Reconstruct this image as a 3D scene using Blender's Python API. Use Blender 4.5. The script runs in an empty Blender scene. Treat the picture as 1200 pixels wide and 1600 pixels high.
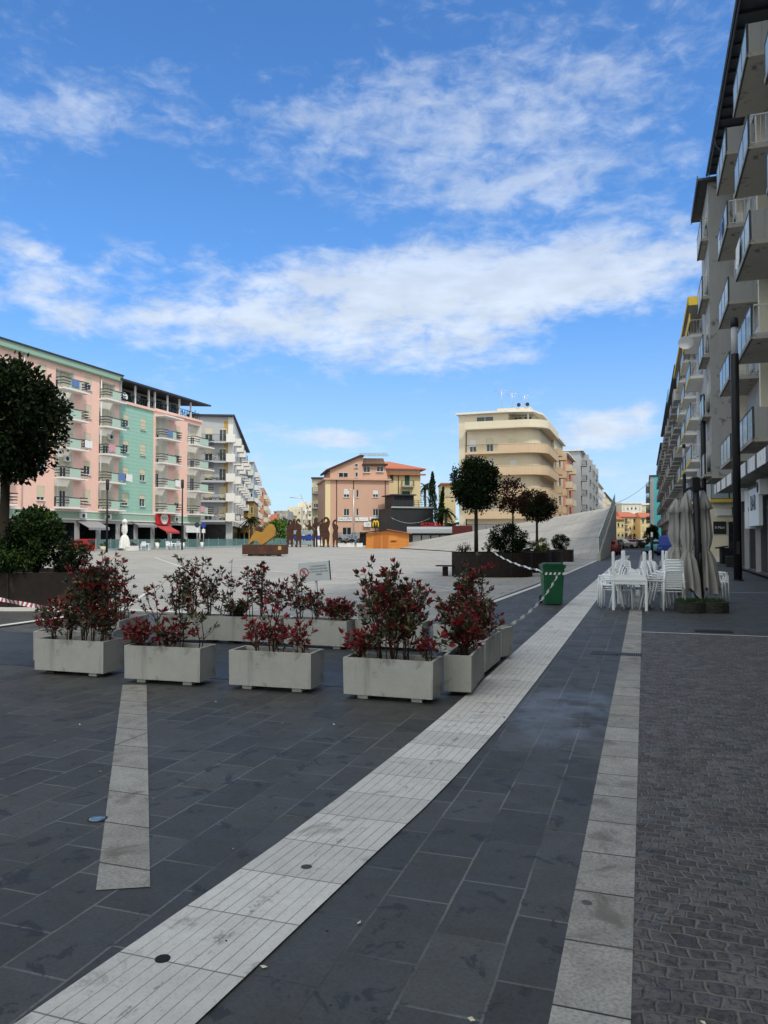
import bpy, bmesh, math, random
from mathutils import Vector, Matrix
random.seed(7)
PI = math.pi
R = math.radians
SC = bpy.context.scene
COL = SC.collection
# ---------------------------------------------------------------- camera, world, sun, exposure
EYE = 1.65
YAW = 0.32624378
PITCH = math.atan(40/1200)
FPX = 1200.0
cd = bpy.data.cameras.new('camera'); cam = bpy.data.objects.new('camera', cd); COL.objects.link(cam)
cd.sensor_fit = 'VERTICAL'; cd.sensor_height = 36; cd.sensor_width = 27; cd.lens = 36*FPX/1600
cd.clip_start = 0.1; cd.clip_end = 6000
cam.location = (0, 0, EYE); cam.rotation_euler = (PI/2+PITCH, 0, YAW)
SC.camera = cam
SC.render.resolution_x = 768; SC.render.resolution_y = 1024
SC.view_settings.view_transform = 'Standard'; SC.view_settings.look = 'None'
SC.view_settings.exposure = 0.25; SC.view_settings.gamma = 1
SC.cycles.max_bounces = 6
SUN_AZ = R(50); SUN_EL = R(54)          # azimuth measured from -Y towards +X
sd = Vector((math.sin(SUN_AZ)*math.cos(SUN_EL), -math.cos(SUN_AZ)*math.cos(SUN_EL), math.sin(SUN_EL)))
sl = bpy.data.lights.new('sun', 'SUN'); sl.energy = 2.0; sl.angle = R(6); sl.color = (1, .955, .88)
so = bpy.data.objects.new('sun', sl); COL.objects.link(so); so.rotation_euler = sd.to_track_quat('Z', 'Y').to_euler(); so.location = (0, 0, 60)
W = bpy.data.worlds.new('World'); SC.world = W; W.use_nodes = True

class NT:
    def __init__(s, tree): s.t = tree; s.n = tree.nodes; s.l = tree.links
    def new(s, typ, **kw):
        n = s.n.new(typ)
        for k, v in kw.items(): setattr(n, k, v)
        return n
    def put(s, sock, v):
        if hasattr(v, 'is_output') or isinstance(v, bpy.types.NodeSocket): s.l.new(v, sock)
        elif v is not None:
            try: sock.default_value = v
            except Exception:
                sock.default_value = (*v, 1) if len(v) == 3 else v
    def math(s, op, a, b=None, c=None, clamp=False):
        n = s.new('ShaderNodeMath', operation=op, use_clamp=clamp)
        s.put(n.inputs[0], a)
        if b is not None: s.put(n.inputs[1], b)
        if c is not None: s.put(n.inputs[2], c)
        return n.outputs[0]
    def vm(s, op, a, b=None):
        n = s.new('ShaderNodeVectorMath', operation=op); s.put(n.inputs[0], a)
        if b is not None: s.put(n.inputs[1], b)
        return n.outputs['Value'] if op in ('LENGTH', 'DOT_PRODUCT', 'DISTANCE') else n.outputs[0]
    def ramp(s, v, lo, hi, a=0, b=1, smooth=True):
        n = s.new('ShaderNodeMapRange'); n.interpolation_type = 'SMOOTHSTEP' if smooth else 'LINEAR'
        s.put(n.inputs['Value'], v); s.put(n.inputs['From Min'], lo); s.put(n.inputs['From Max'], hi)
        s.put(n.inputs['To Min'], a); s.put(n.inputs['To Max'], b)
        return n.outputs['Result']
    def noise(s, vec, scale, detail=4, rough=.55, dist=0):
        n = s.new('ShaderNodeTexNoise'); s.put(n.inputs['Vector'], vec)
        n.inputs['Scale'].default_value = scale; n.inputs['Detail'].default_value = detail
        n.inputs['Roughness'].default_value = rough; n.inputs['Distortion'].default_value = dist
        return n.outputs['Fac']
    def mix(s, f, a, b, mode='MIX'):
        n = s.new('ShaderNodeMix', data_type='RGBA', blend_type=mode); s.put(n.inputs[0], f)
        s.put(n.inputs[6], a if not isinstance(a, tuple) else (*a[:3], 1)); s.put(n.inputs[7], b if not isinstance(b, tuple) else (*b[:3], 1))
        return n.outputs[2]
    def mapping(s, vec, loc=(0, 0, 0), rot=(0, 0, 0), sc=(1, 1, 1)):
        n = s.new('ShaderNodeMapping'); s.put(n.inputs[0], vec)
        n.inputs[1].default_value = loc; n.inputs[2].default_value = rot; n.inputs[3].default_value = sc
        return n.outputs[0]

def build_world():
    T = NT(W.node_tree); T.n.clear()
    out = T.new('ShaderNodeOutputWorld'); bg = T.new('ShaderNodeBackground')
    sky = T.new('ShaderNodeTexSky'); sky.sky_type = 'NISHITA'; sky.sun_disc = False
    sky.sun_elevation = SUN_EL; sky.sun_rotation = math.atan2(sd.x, sd.y)
    sky.air_density = 1.0; sky.dust_density = 0.25; sky.ozone_density = 3.0
    hs = T.new('ShaderNodeHueSaturation'); hs.inputs['Saturation'].default_value = 1.18; hs.inputs['Value'].default_value = 1.0
    T.l.new(sky.outputs[0], hs.inputs['Color'])
    d = T.new('ShaderNodeTexCoord').outputs['Generated']
    sp = T.new('ShaderNodeSeparateXYZ'); T.l.new(d, sp.inputs[0]); x, y, z = sp.outputs
    az = T.math('ARCTAN2', x, y); el = T.math('ARCSINE', z)
    cmb = T.new('ShaderNodeCombineXYZ'); T.put(cmb.inputs[0], az); T.put(cmb.inputs[1], el); ae = cmb.outputs[0]
    zz = T.math('ADD', T.math('MAXIMUM', z, 0.0), 0.09)
    pc = T.new('ShaderNodeCombineXYZ'); T.put(pc.inputs[0], T.math('DIVIDE', x, zz)); T.put(pc.inputs[1], T.math('DIVIDE', y, zz))
    P = pc.outputs[0]
    # cloud banks: (px, py, rx, ry, weight) measured on the photograph and turned to azimuth / elevation
    E = [(130, 165, 240, 55, .42), (800, 110, 400, 100, .42), (720, 235, 400, 90, .50), (860, 300, 260, 45, .40), (880, 415, 420, 75, 1.0), (600, 470, 360, 75, .8), (700, 545, 330, 40, .3), (700, 350, 330, 26, -.35), (1040, 220, 120, 120, -.15),
         (330, 515, 230, 50, .5), (90, 455, 70, 60, .7), (190, 385, 60, 50, .55), (35, 380, 50, 30, .4), (700, 560, 210, 24, .5), (935, 672, 80, 36, 1.0), (520, 684, 95, 20, .85), (60, 600, 260, 40, .3), (640, 740, 500, 35, .25),
         (230, 310, 230, 75, -.45), (560, 30, 330, 60, -.3), (1000, 560, 260, 60, -.6), (450, 630, 330, 35, -.4), (250, 20, 300, 40, -.2), (1010, 640, 25, 22, .8)]
    tot = None
    for px, py, rx, ry, w in E:
        a = math.atan((px-600)/FPX); e = math.atan((840-py)*math.cos(a)/FPX)
        v = T.vm('SUBTRACT', ae, (a-YAW, e, 0)); v = T.vm('MULTIPLY', v, (FPX/rx, FPX/ry, 0)); l = T.vm('LENGTH', v)
        m = T.ramp(l, 1.35, .1, 0, w); tot = m if tot is None else T.math('ADD', tot, m)
    n1 = T.noise(T.mapping(P, rot=(0, 0, R(25)), sc=(1.0, 2.0, 1)), 2.0, 8, .58, .35)
    n2 = T.noise(T.mapping(ae, rot=(0, 0, R(-6)), sc=(1, 2.4, 1)), 9, 7, .6, .3)
    n3 = T.noise(T.mapping(ae, rot=(0, 0, R(14)), sc=(1, 1.9, 1)), 24, 7, .62, .45)
    n = T.math('ADD', T.math('ADD', T.math('MULTIPLY', n1, .26), T.math('MULTIPLY', n2, .38)), T.math('MULTIPLY', n3, .36))
    dens = T.math('ADD', T.math('MULTIPLY', T.math('SUBTRACT', n, .5), 4.6), tot)
    dens = T.ramp(dens, -.05, 1.15, 0, .92)
    dens = T.math('MULTIPLY', dens, T.ramp(el, .28, .44, 1.0, .66))
    base = T.ramp(el, 0.0, .30, .62, 0.0)     # pale air near the horizon
    shade = T.ramp(T.noise(T.mapping(ae, sc=(1, 3, 1)), 11, 4), .35, .7, .95, 1.12)
    cc = T.new('ShaderNodeVectorMath', operation='SCALE'); cc.inputs[0].default_value = (5.0, 5.6, 6.5); T.put(cc.inputs['Scale'], shade)
    skyc = T.mix(1.0, hs.outputs[0], (SKT[0], SKT[1], SKT[2], 1), 'MULTIPLY')
    skyc = T.mix(T.ramp(el, .0, .42, .85, 0.0), skyc, T.mix(1.0, skyc, (.5, .62, .74), 'MULTIPLY'))
    c1 = T.mix(base, skyc, (4.1, 5.3, 6.7))
    c2 = T.mix(dens, c1, cc.outputs[0])
    # unseen bright overcast, added overhead and behind the viewer as neutral fill light
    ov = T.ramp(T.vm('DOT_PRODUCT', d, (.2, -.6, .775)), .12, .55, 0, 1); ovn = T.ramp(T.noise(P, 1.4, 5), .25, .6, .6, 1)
    c2 = T.mix(T.math('MULTIPLY', ov, ovn), c2, FILL_OVC)
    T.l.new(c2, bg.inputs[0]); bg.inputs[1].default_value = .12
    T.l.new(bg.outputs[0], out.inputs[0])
SKT = (1.08, 1.28, 1.48)
FILL_OVC = (9.6, 9.7, 8.7)  # colour of the added out-of-view overcast that gives neutral fill
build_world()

# ---------------------------------------------------------------- picture -> place helpers (only used to read off real positions)
def _ray(x, y):
    b = 800-y; Fh = FPX*math.cos(PITCH)-b*math.sin(PITCH); U = FPX*math.sin(PITCH)+b*math.cos(PITCH); L = x-600
    return L*math.cos(YAW)-Fh*math.sin(YAW), Fh*math.cos(YAW)+L*math.sin(YAW), U, Fh
def zg(x, y):
    return 0.0075*max(0.0, min(-x, 60)-8) if y > 14 else 0.0075*max(0.0, min(-x, 60)-8)
def G(x, y):
    X, Y, U, F = _ray(x, y); z = 0
    for _ in range(12):
        t = (z-EYE)/min(U, -1e-3); t = min(t, .2); z = zg(X*t, Y*t)
    return Vector((X*t, Y*t, z))
def D(x, y, d):
    X, Y, U, F = _ray(x, y); t = d/F
    return Vector((X*t, Y*t, U*t+EYE))

# ---------------------------------------------------------------- materials
MATS = {}
def mat(name, col=(.5, .5, .5), rough=.7, metal=0, var=.12, vs=3.0, bump=0.0, bs=40, stain=None, st=(.62, .75), ssc=1.2, spec=.4, alpha=1, trans=0, ior=1.45, streak=0, coord='Object'):
    if name in MATS: return MATS[name]
    m = bpy.data.materials.new(name); m.use_nodes = True; T = NT(m.node_tree); T.n.clear()
    o = T.new('ShaderNodeOutputMaterial'); b = T.new('ShaderNodeBsdfPrincipled'); T.l.new(b.outputs[0], o.inputs[0])
    tc = T.new('ShaderNodeTexCoord').outputs[coord]
    c = T.mix(T.noise(tc, vs, 5, .6), tuple(v*(1-var) for v in col), tuple(min(1, v*(1+var)) for v in col))
    if stain:
        f = T.ramp(T.noise(T.mapping(tc, loc=(3, 1, 7)), ssc, 7, .62, .3), st[0], st[1]); c = T.mix(f, c, tuple(stain))
    if streak:
        f = T.ramp(T.noise(T.mapping(tc, sc=(6, 6, .5)), 1.0, 5, .6), .52, .75, 0, streak); c = T.mix(f, c, tuple(v*.45 for v in col))
    T.l.new(c, b.inputs['Base Color'])
    T.l.new(T.ramp(T.noise(tc, vs*2.3, 3), .3, .7, max(.03, rough-.08), min(1, rough+.08)), b.inputs['Roughness'])
    b.inputs['Metallic'].default_value = metal; b.inputs['Specular IOR Level'].default_value = spec
    b.inputs['Alpha'].default_value = alpha; b.inputs['Transmission Weight'].default_value = trans; b.inputs['IOR'].default_value = ior
    if bump:
        bn = T.new('ShaderNodeBump'); bn.inputs['Strength'].default_value = bump; bn.inputs['Distance'].default_value = .02
        T.l.new(T.noise(tc, bs, 5), bn.inputs['Height']); T.l.new(bn.outputs[0], b.inputs['Normal'])
    MATS[name] = m; return m

def brick_mat(name, c1, c2, mortar, bw, rh, ms, rot=0, loc=(0, 0, 0), rough=.6, off=.5, sq=1, stain=None, stainf=(.55, .7), ssc=1.5, stain2=None, bump=.4, mvar=.65, wet=None, varamt=.25, fine=.3):
    m = bpy.data.materials.new(name); m.use_nodes = True; T = NT(m.node_tree); T.n.clear()
    o = T.new('ShaderNodeOutputMaterial'); b = T.new('ShaderNodeBsdfPrincipled'); T.l.new(b.outputs[0], o.inputs[0])
    tc = T.new('ShaderNodeTexCoord').outputs['Object']
    br = T.new('ShaderNodeTexBrick'); br.offset = off; br.squash = sq
    wob = T.new('ShaderNodeTexNoise'); T.l.new(tc, wob.inputs['Vector']); wob.inputs['Scale'].default_value = 2.5
    dv = T.vm('MULTIPLY', T.vm('SUBTRACT', wob.outputs['Color'], (.5, .5, .5)), (.012, .012, 0))
    T.l.new(T.mapping(T.vm('ADD', tc, dv), loc=loc, rot=(0, 0, rot)), br.inputs['Vector'])
    br.inputs['Color1'].default_value = (*c1, 1); br.inputs['Color2'].default_value = (*c2, 1)
    br.inputs['Scale'].default_value = 1; br.inputs['Mortar Size'].default_value = ms; br.inputs['Mortar Smooth'].default_value = .2
    br.inputs['Brick Width'].default_value = bw; br.inputs['Row Height'].default_value = rh
    mc = T.mix(T.ramp(T.noise(tc, .9, 4), .42, .62), tuple(mortar), tuple(v*(1-mvar) for v in mortar)); T.l.new(mc, br.inputs['Mortar'])
    c = br.outputs['Color']
    c = T.mix(T.ramp(T.noise(tc, 6, 8, .65), .3, .75), c, T.mix(1, c, (1-varamt,)*3, 'MULTIPLY'))
    c = T.mix(T.ramp(T.noise(tc, 60, 4, .7), .35, .75), c, T.mix(1, c, (1-fine,)*3, 'MULTIPLY'))
    c = T.mix(T.ramp(T.noise(tc, .35, 3, .5), .35, .65), c, T.mix(1, c, (.86, .87, .9), 'MULTIPLY'))
    if stain:
        f = T.ramp(T.noise(T.mapping(tc, loc=(5, 2, 0)), ssc, 9, .68, .6), stainf[0], stainf[1], 0, .75); c = T.mix(f, c, tuple(stain))
    if stain2:   # small spots (gum, drips)
        v = T.new('ShaderNodeTexVoronoi'); v.inputs['Scale'].default_value = 1.7; v.inputs['Randomness'].default_value = 1
        T.l.new(T.vm('ADD', tc, T.vm('MULTIPLY', dv, (8, 8, 0))), v.inputs['Vector'])
        sz = T.ramp(T.noise(tc, 1.3, 2), .40, .60, .0, .10)
        f = T.math('LESS_THAN', v.outputs['Distance'], sz); c = T.mix(T.math('MULTIPLY', f, .75), c, tuple(stain2))
    b.inputs['Specular IOR Level'].default_value = .3
    T.l.new(c, b.inputs['Base Color'])
    r = T.ramp(T.noise(tc, 3.5, 6, .6), .3, .7, rough-.05, rough+.08)
    if wet:
        g = T.new('ShaderNodeSeparateXYZ'); T.l.new(tc, g.inputs[0])
        w = T.vm('LENGTH', T.vm('MULTIPLY', T.vm('SUBTRACT', tc, (wet[0], wet[1], 0)), (1/wet[2], 1/wet[3], 0)))
        f = T.math('MULTIPLY', T.ramp(w, 1.1, .55), T.ramp(T.noise(tc, 1.6, 5), .38, .55)); r = T.math('SUBTRACT', r, T.math('MULTIPLY', f, .22))
    T.l.new(r, b.inputs['Roughness'])
    h = T.math('ADD', T.math('MULTIPLY', br.outputs['Fac'], -1.0), T.math('MULTIPLY', T.noise(tc, 25, 6, .7), .5))
    bn = T.new('ShaderNodeBump'); bn.inputs['Strength'].default_value = bump; bn.inputs['Distance'].default_value = .006
    T.l.new(h, bn.inputs['Height']); T.l.new(bn.outputs[0], b.inputs['Normal'])
    MATS[name] = m; return m

def cobble_mat():
    m = bpy.data.materials.new('cobbles'); m.use_nodes = True; T = NT(m.node_tree); T.n.clear()
    o = T.new('ShaderNodeOutputMaterial'); b = T.new('ShaderNodeBsdfPrincipled'); T.l.new(b.outputs[0], o.inputs[0])
    tc = T.new('ShaderNodeTexCoord').outputs['Object']
    w1 = T.new('ShaderNodeTexNoise'); T.l.new(tc, w1.inputs['Vector']); w1.inputs['Scale'].default_value = 1.1
    w2 = T.new('ShaderNodeTexNoise'); T.l.new(tc, w2.inputs['Vector']); w2.inputs['Scale'].default_value = 9; w2.inputs['Detail'].default_value = 2
    p = T.vm('ADD', T.vm('ADD', tc, T.vm('MULTIPLY', w1.outputs['Color'], (.25, .25, 0))), T.vm('MULTIPLY', w2.outputs['Color'], (.05, .05, 0)))
    br = T.new('ShaderNodeTexBrick'); T.l.new(p, br.inputs['Vector']); br.offset = .5; br.inputs['Scale'].default_value = 1
    br.inputs['Mortar Size'].default_value = .009; br.inputs['Mortar Smooth'].default_value = 1.0; br.inputs['Brick Width'].default_value = .088; br.inputs['Row Height'].default_value = .078
    br.inputs['Color1'].default_value = (0, 0, 0, 1); br.inputs['Color2'].default_value = (1, 1, 1, 1); br.inputs['Mortar'].default_value = (.5, .5, .5, 1)
    sp = T.new('ShaderNodeSeparateColor'); T.l.new(br.outputs['Color'], sp.inputs[0])
    c = T.mix(sp.outputs[0], (.066, .065, .068), (.155, .146, .142)); c = T.mix(T.ramp(T.noise(tc, 2.3, 3), .45, .6, 0, .5), c, (.085, .062, .060))
    c = T.mix(T.ramp(T.noise(tc, 30, 6, .75), .46, .62, 0, .75), c, (.024, .024, .027)); c = T.mix(T.ramp(T.noise(tc, 75, 4, .75), .56, .68, 0, .55), c, (.20, .19, .18))
    c = T.mix(T.ramp(T.noise(tc, 4, 8, .8), .53, .62, 0, .6), c, (.030, .029, .031))
    jf = T.math('MULTIPLY', T.ramp(br.outputs['Fac'], .25, .7), T.ramp(T.noise(tc, 1.9, 6, .7), .36, .54, .1, .95))
    c = T.mix(jf, c, (.155, .147, .132)); T.l.new(c, b.inputs['Base Color']); b.inputs['Specular IOR Level'].default_value = .3
    T.l.new(T.ramp(T.noise(tc, 9, 4), .3, .7, .5, .85), b.inputs['Roughness'])
    h = T.math('ADD', T.math('ADD', T.math('MULTIPLY', br.outputs['Fac'], -1.2), T.math('MULTIPLY', sp.outputs[0], .35)), T.math('MULTIPLY', T.noise(tc, 35, 6, .7), .8))
    bn = T.new('ShaderNodeBump'); bn.inputs['Strength'].default_value = .55; bn.inputs['Distance'].default_value = .012
    T.l.new(h, bn.inputs['Height']); T.l.new(bn.outputs[0], b.inputs['Normal'])
    MATS['cobbles'] = m; return m

def tactile_mat():
    m = bpy.data.materials.new('tactile_stone'); m.use_nodes = True; T = NT(m.node_tree); T.n.clear()
    o = T.new('ShaderNodeOutputMaterial'); b = T.new('ShaderNodeBsdfPrincipled'); T.l.new(b.outputs[0], o.inputs[0])
    co = T.new('ShaderNodeTexCoord'); tc = co.outputs['Object']; uv = co.outputs['UV']
    s = T.new('ShaderNodeSeparateXYZ'); T.l.new(uv, s.inputs[0]); u, v = s.outputs[0], s.outputs[1]
    c = T.mix(T.noise(tc, 7, 8, .65), (.50, .48, .46), (.82, .80, .77))
    vc = T.math('FLOOR', T.math('MULTIPLY', v, 1/.42)); wn = T.new('ShaderNodeTexWhiteNoise', noise_dimensions='1D'); T.put(wn.inputs['W'], vc)
    c = T.mix(wn.outputs['Value'], c, T.mix(1, c, (.8, .8, .8), 'MULTIPLY'))
    fu = T.math('ABSOLUTE', T.math('SUBTRACT', T.math('FRACT', T.math('MULTIPLY', u, 9)), .5))
    gr = T.ramp(fu, .455, .49); edge = T.math('LESS_THAN', T.math('ABSOLUTE', T.math('SUBTRACT', u, .5)), .475)
    gr = T.math('MULTIPLY', gr, edge)
    gb = T.math('MULTIPLY', gr, T.ramp(T.noise(tc, 3, 4), .3, .6, .35, .95))
    fv = T.math('LESS_THAN', T.math('FRACT', T.math('MULTIPLY', v, 1/.42)), .018)
    c = T.mix(gb, c, (.16, .15, .14)); c = T.mix(T.math('MULTIPLY', fv, .85), c, (.13, .12, .11))
    mid = T.ramp(T.math('ABSOLUTE', T.math('SUBTRACT', T.math('ADD', u, T.math('MULTIPLY', T.noise(tc, 3, 3), .3)), .68)), .10, .02)
    st = T.math('MULTIPLY', mid, T.ramp(T.noise(T.mapping(tc, sc=(3, 1.2, 1)), 6, 7, .7), .55, .62)); c = T.mix(T.math('MULTIPLY', st, .7), c, (.16, .14, .13))
    c = T.mix(T.ramp(T.noise(tc, 3.2, 8, .7, .5), .57, .66, 0, .6), c, (.24, .215, .19))
    c = T.mix(T.ramp(T.noise(tc, 90, 3, .7), .5, .75, 0, .4), c, (.2, .19, .18))
    vo = T.new('ShaderNodeTexVoronoi'); vo.inputs['Scale'].default_value = 2.1; T.l.new(tc, vo.inputs['Vector'])
    c = T.mix(T.math('LESS_THAN', vo.outputs['Distance'], T.ramp(T.noise(tc, 1.0, 2), .4, .65, 0, .06)), c, (.05, .045, .045))
    T.l.new(c, b.inputs['Base Color']); b.inputs['Roughness'].default_value = .75
    bn = T.new('ShaderNodeBump'); bn.inputs['Strength'].default_value = .6; bn.inputs['Distance'].default_value = .005
    T.l.new(T.math('SUBTRACT', T.math('MULTIPLY', T.noise(tc, 50, 5), .4), T.math('MAXIMUM', gr, fv)), bn.inputs['Height']); T.l.new(bn.outputs[0], b.inputs['Normal'])
    MATS['tactile_stone'] = m; return m

slate = brick_mat('slate', (.064, .065, .064), (.096, .096, .093), (.19, .19, .18), .52, .303, .0062, rot=PI/2, loc=(.05, -.06, 0), rough=.60, stain=(.024, .025, .028), stainf=(.575, .615), ssc=5.5, stain2=(.025, .026, .03), varamt=.15, wet=(-.75, 7.4, .8, 1.4))
borderst = brick_mat('border_stone', (.38, .36, .325), (.50, .48, .44), (.07, .065, .06), 4.0, .47, .006, rough=.75, off=0, stain=(.13, .115, .10), stainf=(.52, .68), ssc=3, stain2=(.04, .04, .04), bump=.3, fine=.45)
plazast = brick_mat('plaza_stone', (.35, .335, .305), (.40, .382, .35), (.20, .198, .19), 1.6, .8, .018, rough=.7, stain=(.28, .275, .265), stainf=(.5, .75), ssc=.25, bump=.2, varamt=.1, fine=.12)
whitest = mat('pale_stripe_stone', (.58, .57, .55), .7, var=.1, vs=2)
greyslab = brick_mat('grey_slab', (.070, .074, .080), (.090, .094, .10), (.05, .05, .053), 1.1, .6, .008, rough=.6, stain=(.05, .052, .057), ssc=1.2, stain2=(.03, .03, .035))
ribbed = brick_mat('ribbed_slate', (.062, .078, .095), (.075, .092, .11), (.025, .030, .038), 2.4, .05, .008, rot=0, rough=.5, off=.5, stain=(.045, .052, .062), ssc=1.5, bump=.6)
asphalt = mat('asphalt', (.05, .052, .056), .85, var=.25, vs=1.5, bump=.3, bs=80, stain=(.035, .036, .04), ssc=.5)
cobble_mat(); tactile_mat()
def M(n): return MATS[n]
mat('concrete', (.46, .455, .425), .85, var=.16, vs=5, bump=.35, bs=60, stain=(.27, .265, .24), st=(.55, .68), ssc=4, streak=.7)
mat('soil', (.045, .032, .022), .95, var=.4, vs=30, bump=1, bs=40)
mat('dark_steel', (.022, .022, .025), .45, metal=.3, var=.3)
mat('corten', (.060, .026, .018), .8, metal=0, var=.35, vs=3, stain=(.10, .042, .02), st=(.5, .7), ssc=2.5, bump=.15)
mat('corten_dark', (.013, .008, .007), .75, var=.35, vs=3, stain=(.05, .026, .014), st=(.58, .72), ssc=2.2, bump=.15)
mat('yellow_steel', (.36, .19, .035), .7, var=.2, vs=2, stain=(.20, .09, .03), st=(.5, .75), ssc=2)
mat('white_plastic', (.84, .87, .90), .4, var=.05)
mat('white_paint', (.74, .75, .74), .6, var=.06, stain=(.5, .5, .48), st=(.58, .75), ssc=1)
mat('pink_wall', (.84, .545, .455), .85, var=.07, vs=.5, streak=.22, stain=(.74, .50, .42), st=(.52, .7), ssc=.35)
mat('green_wall', (.31, .53, .44), .8, var=.08, vs=.6, streak=.25)
mat('green_band', (.30, .44, .345), .8, var=.08, vs=.8, streak=.15)
mat('balcony_green', (.42, .56, .47), .7, var=.08)
mat('grey_wall', (.37, .375, .375), .9, var=.10, vs=.8, stain=(.17, .175, .18), st=(.54, .7), ssc=.9, streak=.3, bump=.2)
mat('stained_concrete', (.30, .305, .305), .9, var=.14, vs=.8, stain=(.14, .135, .13), st=(.57, .66), ssc=1.6, streak=.35, bump=.3)
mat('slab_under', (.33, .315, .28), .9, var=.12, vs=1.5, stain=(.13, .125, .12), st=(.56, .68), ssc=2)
mat('white_wall', (.74, .73, .70), .85, var=.05, vs=.7, stain=(.55, .54, .52), st=(.56, .75), ssc=.6, streak=.15)
mat('pale_grey_wall', (.43, .45, .48), .85, var=.06, vs=.7, streak=.12)
mat('blue_grey_wall', (.42, .50, .56), .85, var=.06)
mat('ochre_wall', (.46, .30, .10), .85, var=.2, vs=1.2, streak=.2)
mat('orange_wall', (.62, .30, .20), .85, var=.1)
mat('cream_wall', (.70, .64, .50), .85, var=.05, vs=.6, streak=.15)
mat('beige_wall', (.67, .60, .47), .85, var=.05, vs=.5, streak=.12, stain=(.62, .52, .36), st=(.55, .75), ssc=.4)
mat('beige_band', (.62, .47, .32), .85, var=.07, vs=.6, streak=.25)
mat('terracotta_wall', (.57, .36, .275), .85, var=.05, vs=.6, streak=.1)
mat('pale_yellow_wall', (.72, .60, .36), .85, var=.05)
mat('sunny_wall', (.85, .66, .34), .85, var=.06)
mat('turquoise_wall', (.10, .46, .52), .8, var=.04)
mat('roof_tile', (.42, .14, .08), .85, var=.3, vs=4, bump=.4, bs=30)
mat('dark_brown', (.05, .025, .02), .7, var=.2)
mat('dark_roof', (.045, .045, .05), .7, var=.2)
mat('shutter_beige', (.62, .57, .42), .7, var=.05)
mat('shutter_white', (.68, .70, .70), .7, var=.05)
mat('shutter_green', (.02, .10, .075), .6, var=.1)
mat('pane', (.035, .05, .06), .12, var=.4, vs=.6, spec=.7)
mat('pane_dark', (.012, .016, .02), .25, var=.5, vs=.8, spec=.5)
mat('frame_white', (.66, .67, .66), .5, var=.05)
mat('glass_blue', (.27, .36, .40), .3, var=.06, vs=1, spec=.5, streak=.15)
mat('glass_green', (.12, .24, .24), .2, var=.2, vs=.8, spec=.6, alpha=.62)
mat('yellow_paint', (.62, .44, .05), .7, var=.1)
mat('rail_dark', (.03, .04, .05), .5, var=.2)
mat('aluminium', (.55, .56, .57), .35, metal=.6, var=.1)
mat('bin_green', (.010, .10, .042), .42, var=.12, vs=3, spec=.4)
mat('rubber', (.012, .012, .013), .8, var=.2)
mat('red_paint', (.55, .02, .025), .5, var=.1)
mat('red_fabric', (.42, .06, .06), .8, var=.15)
mat('awning_grey', (.26, .26, .27), .85, var=.1)
mat('canvas', (.31, .305, .295), .9, var=.12, vs=5, bump=.2, bs=60, stain=(.26, .245, .215), st=(.5, .7), ssc=2)
mat('wood_orange', (.62, .24, .055), .65, var=.14, vs=2)
mat('wood_orange_dark', (.46, .16, .035), .65, var=.14, vs=2)
mat('sign_white', (.74, .79, .82), .5, var=.04)
mat('sign_text', (.03, .05, .08), .6, var=.05)
mat('sign_black', (.012, .014, .014), .5, var=.1)
mat('sign_yellow', (.85, .55, .03), .5, var=.03)
mat('navy_blue', (.02, .05, .30), .6, var=.1)
mat('black_cladding', (.022, .026, .032), .6, var=.25, vs=1)
mat('bark', (.028, .020, .014), .9, var=.3, vs=12, bump=.6, bs=30)
mat('stem_brown', (.05, .028, .02), .8, var=.3, vs=12)
mat('bark_pale', (.10, .08, .06), .9, var=.3, vs=6)
def leafmat(n, c, rough=.6, spec=.12): return mat(n, c, rough, var=.35, vs=5, spec=spec)
leafmat('leaf_dark', (.007, .015, .005)); leafmat('leaf_mid', (.015, .032, .009)); leafmat('leaf_light_green', (.036, .07, .016))  # three leaf greens, mixed at random within a crown
leafmat('leaf_olive', (.06, .07, .02)); leafmat('leaf_yellow', (.16, .19, .03)); leafmat('leaf_rusty', (.045, .012, .007)); leafmat('leaf_bright', (.12, .25, .04))
leafmat('photinia_red', (.25, .024, .028), .4, .3); leafmat('photinia_maroon', (.11, .018, .02), .4, .3); leafmat('photinia_green', (.035, .065, .026), .4, .3); leafmat('photinia_pale', (.20, .17, .10), .45, .3)
leafmat('leaf_bluegreen', (.06, .09, .06))
mat('dim_red', (.10, .02, .02), .8); mat('kiosk_grey', (.30, .33, .36), .6)
mat('car_dark', (.03, .03, .035), .25, metal=.2, var=.1); mat('car_silver', (.45, .46, .48), .25, metal=.4, var=.05); mat('car_red', (.35, .02, .02), .25, var=.05)
mat('car_teal', (.10, .32, .38), .3, var=.05); mat('car_white', (.7, .7, .7), .3, var=.05)
mat('cloth_blue', (.12, .2, .4), .9); mat('cloth_pink', (.6, .3, .35), .9); mat('cloth_white', (.75, .75, .75), .9)
mat('gold_plate', (.5, .36, .12), .4, metal=.5); mat('weed_green', (.03, .06, .02), .8); mat('stone_dark', (.035, .037, .03), .9, var=.35, vs=5, bump=.5, bs=25)
mat('graffiti', (.30, .28, .28), .8, var=.4, vs=3, stain=(.10, .16, .26), st=(.5, .55), ssc=1.2)
mat('glass_lens', (.12, .2, .3), .1, var=.1, spec=.8); mat('pier_dark', (.10, .10, .105), .8, var=.25, vs=2); mat('iron', (.03, .031, .034), .6, metal=.4, var=.3)

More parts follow.
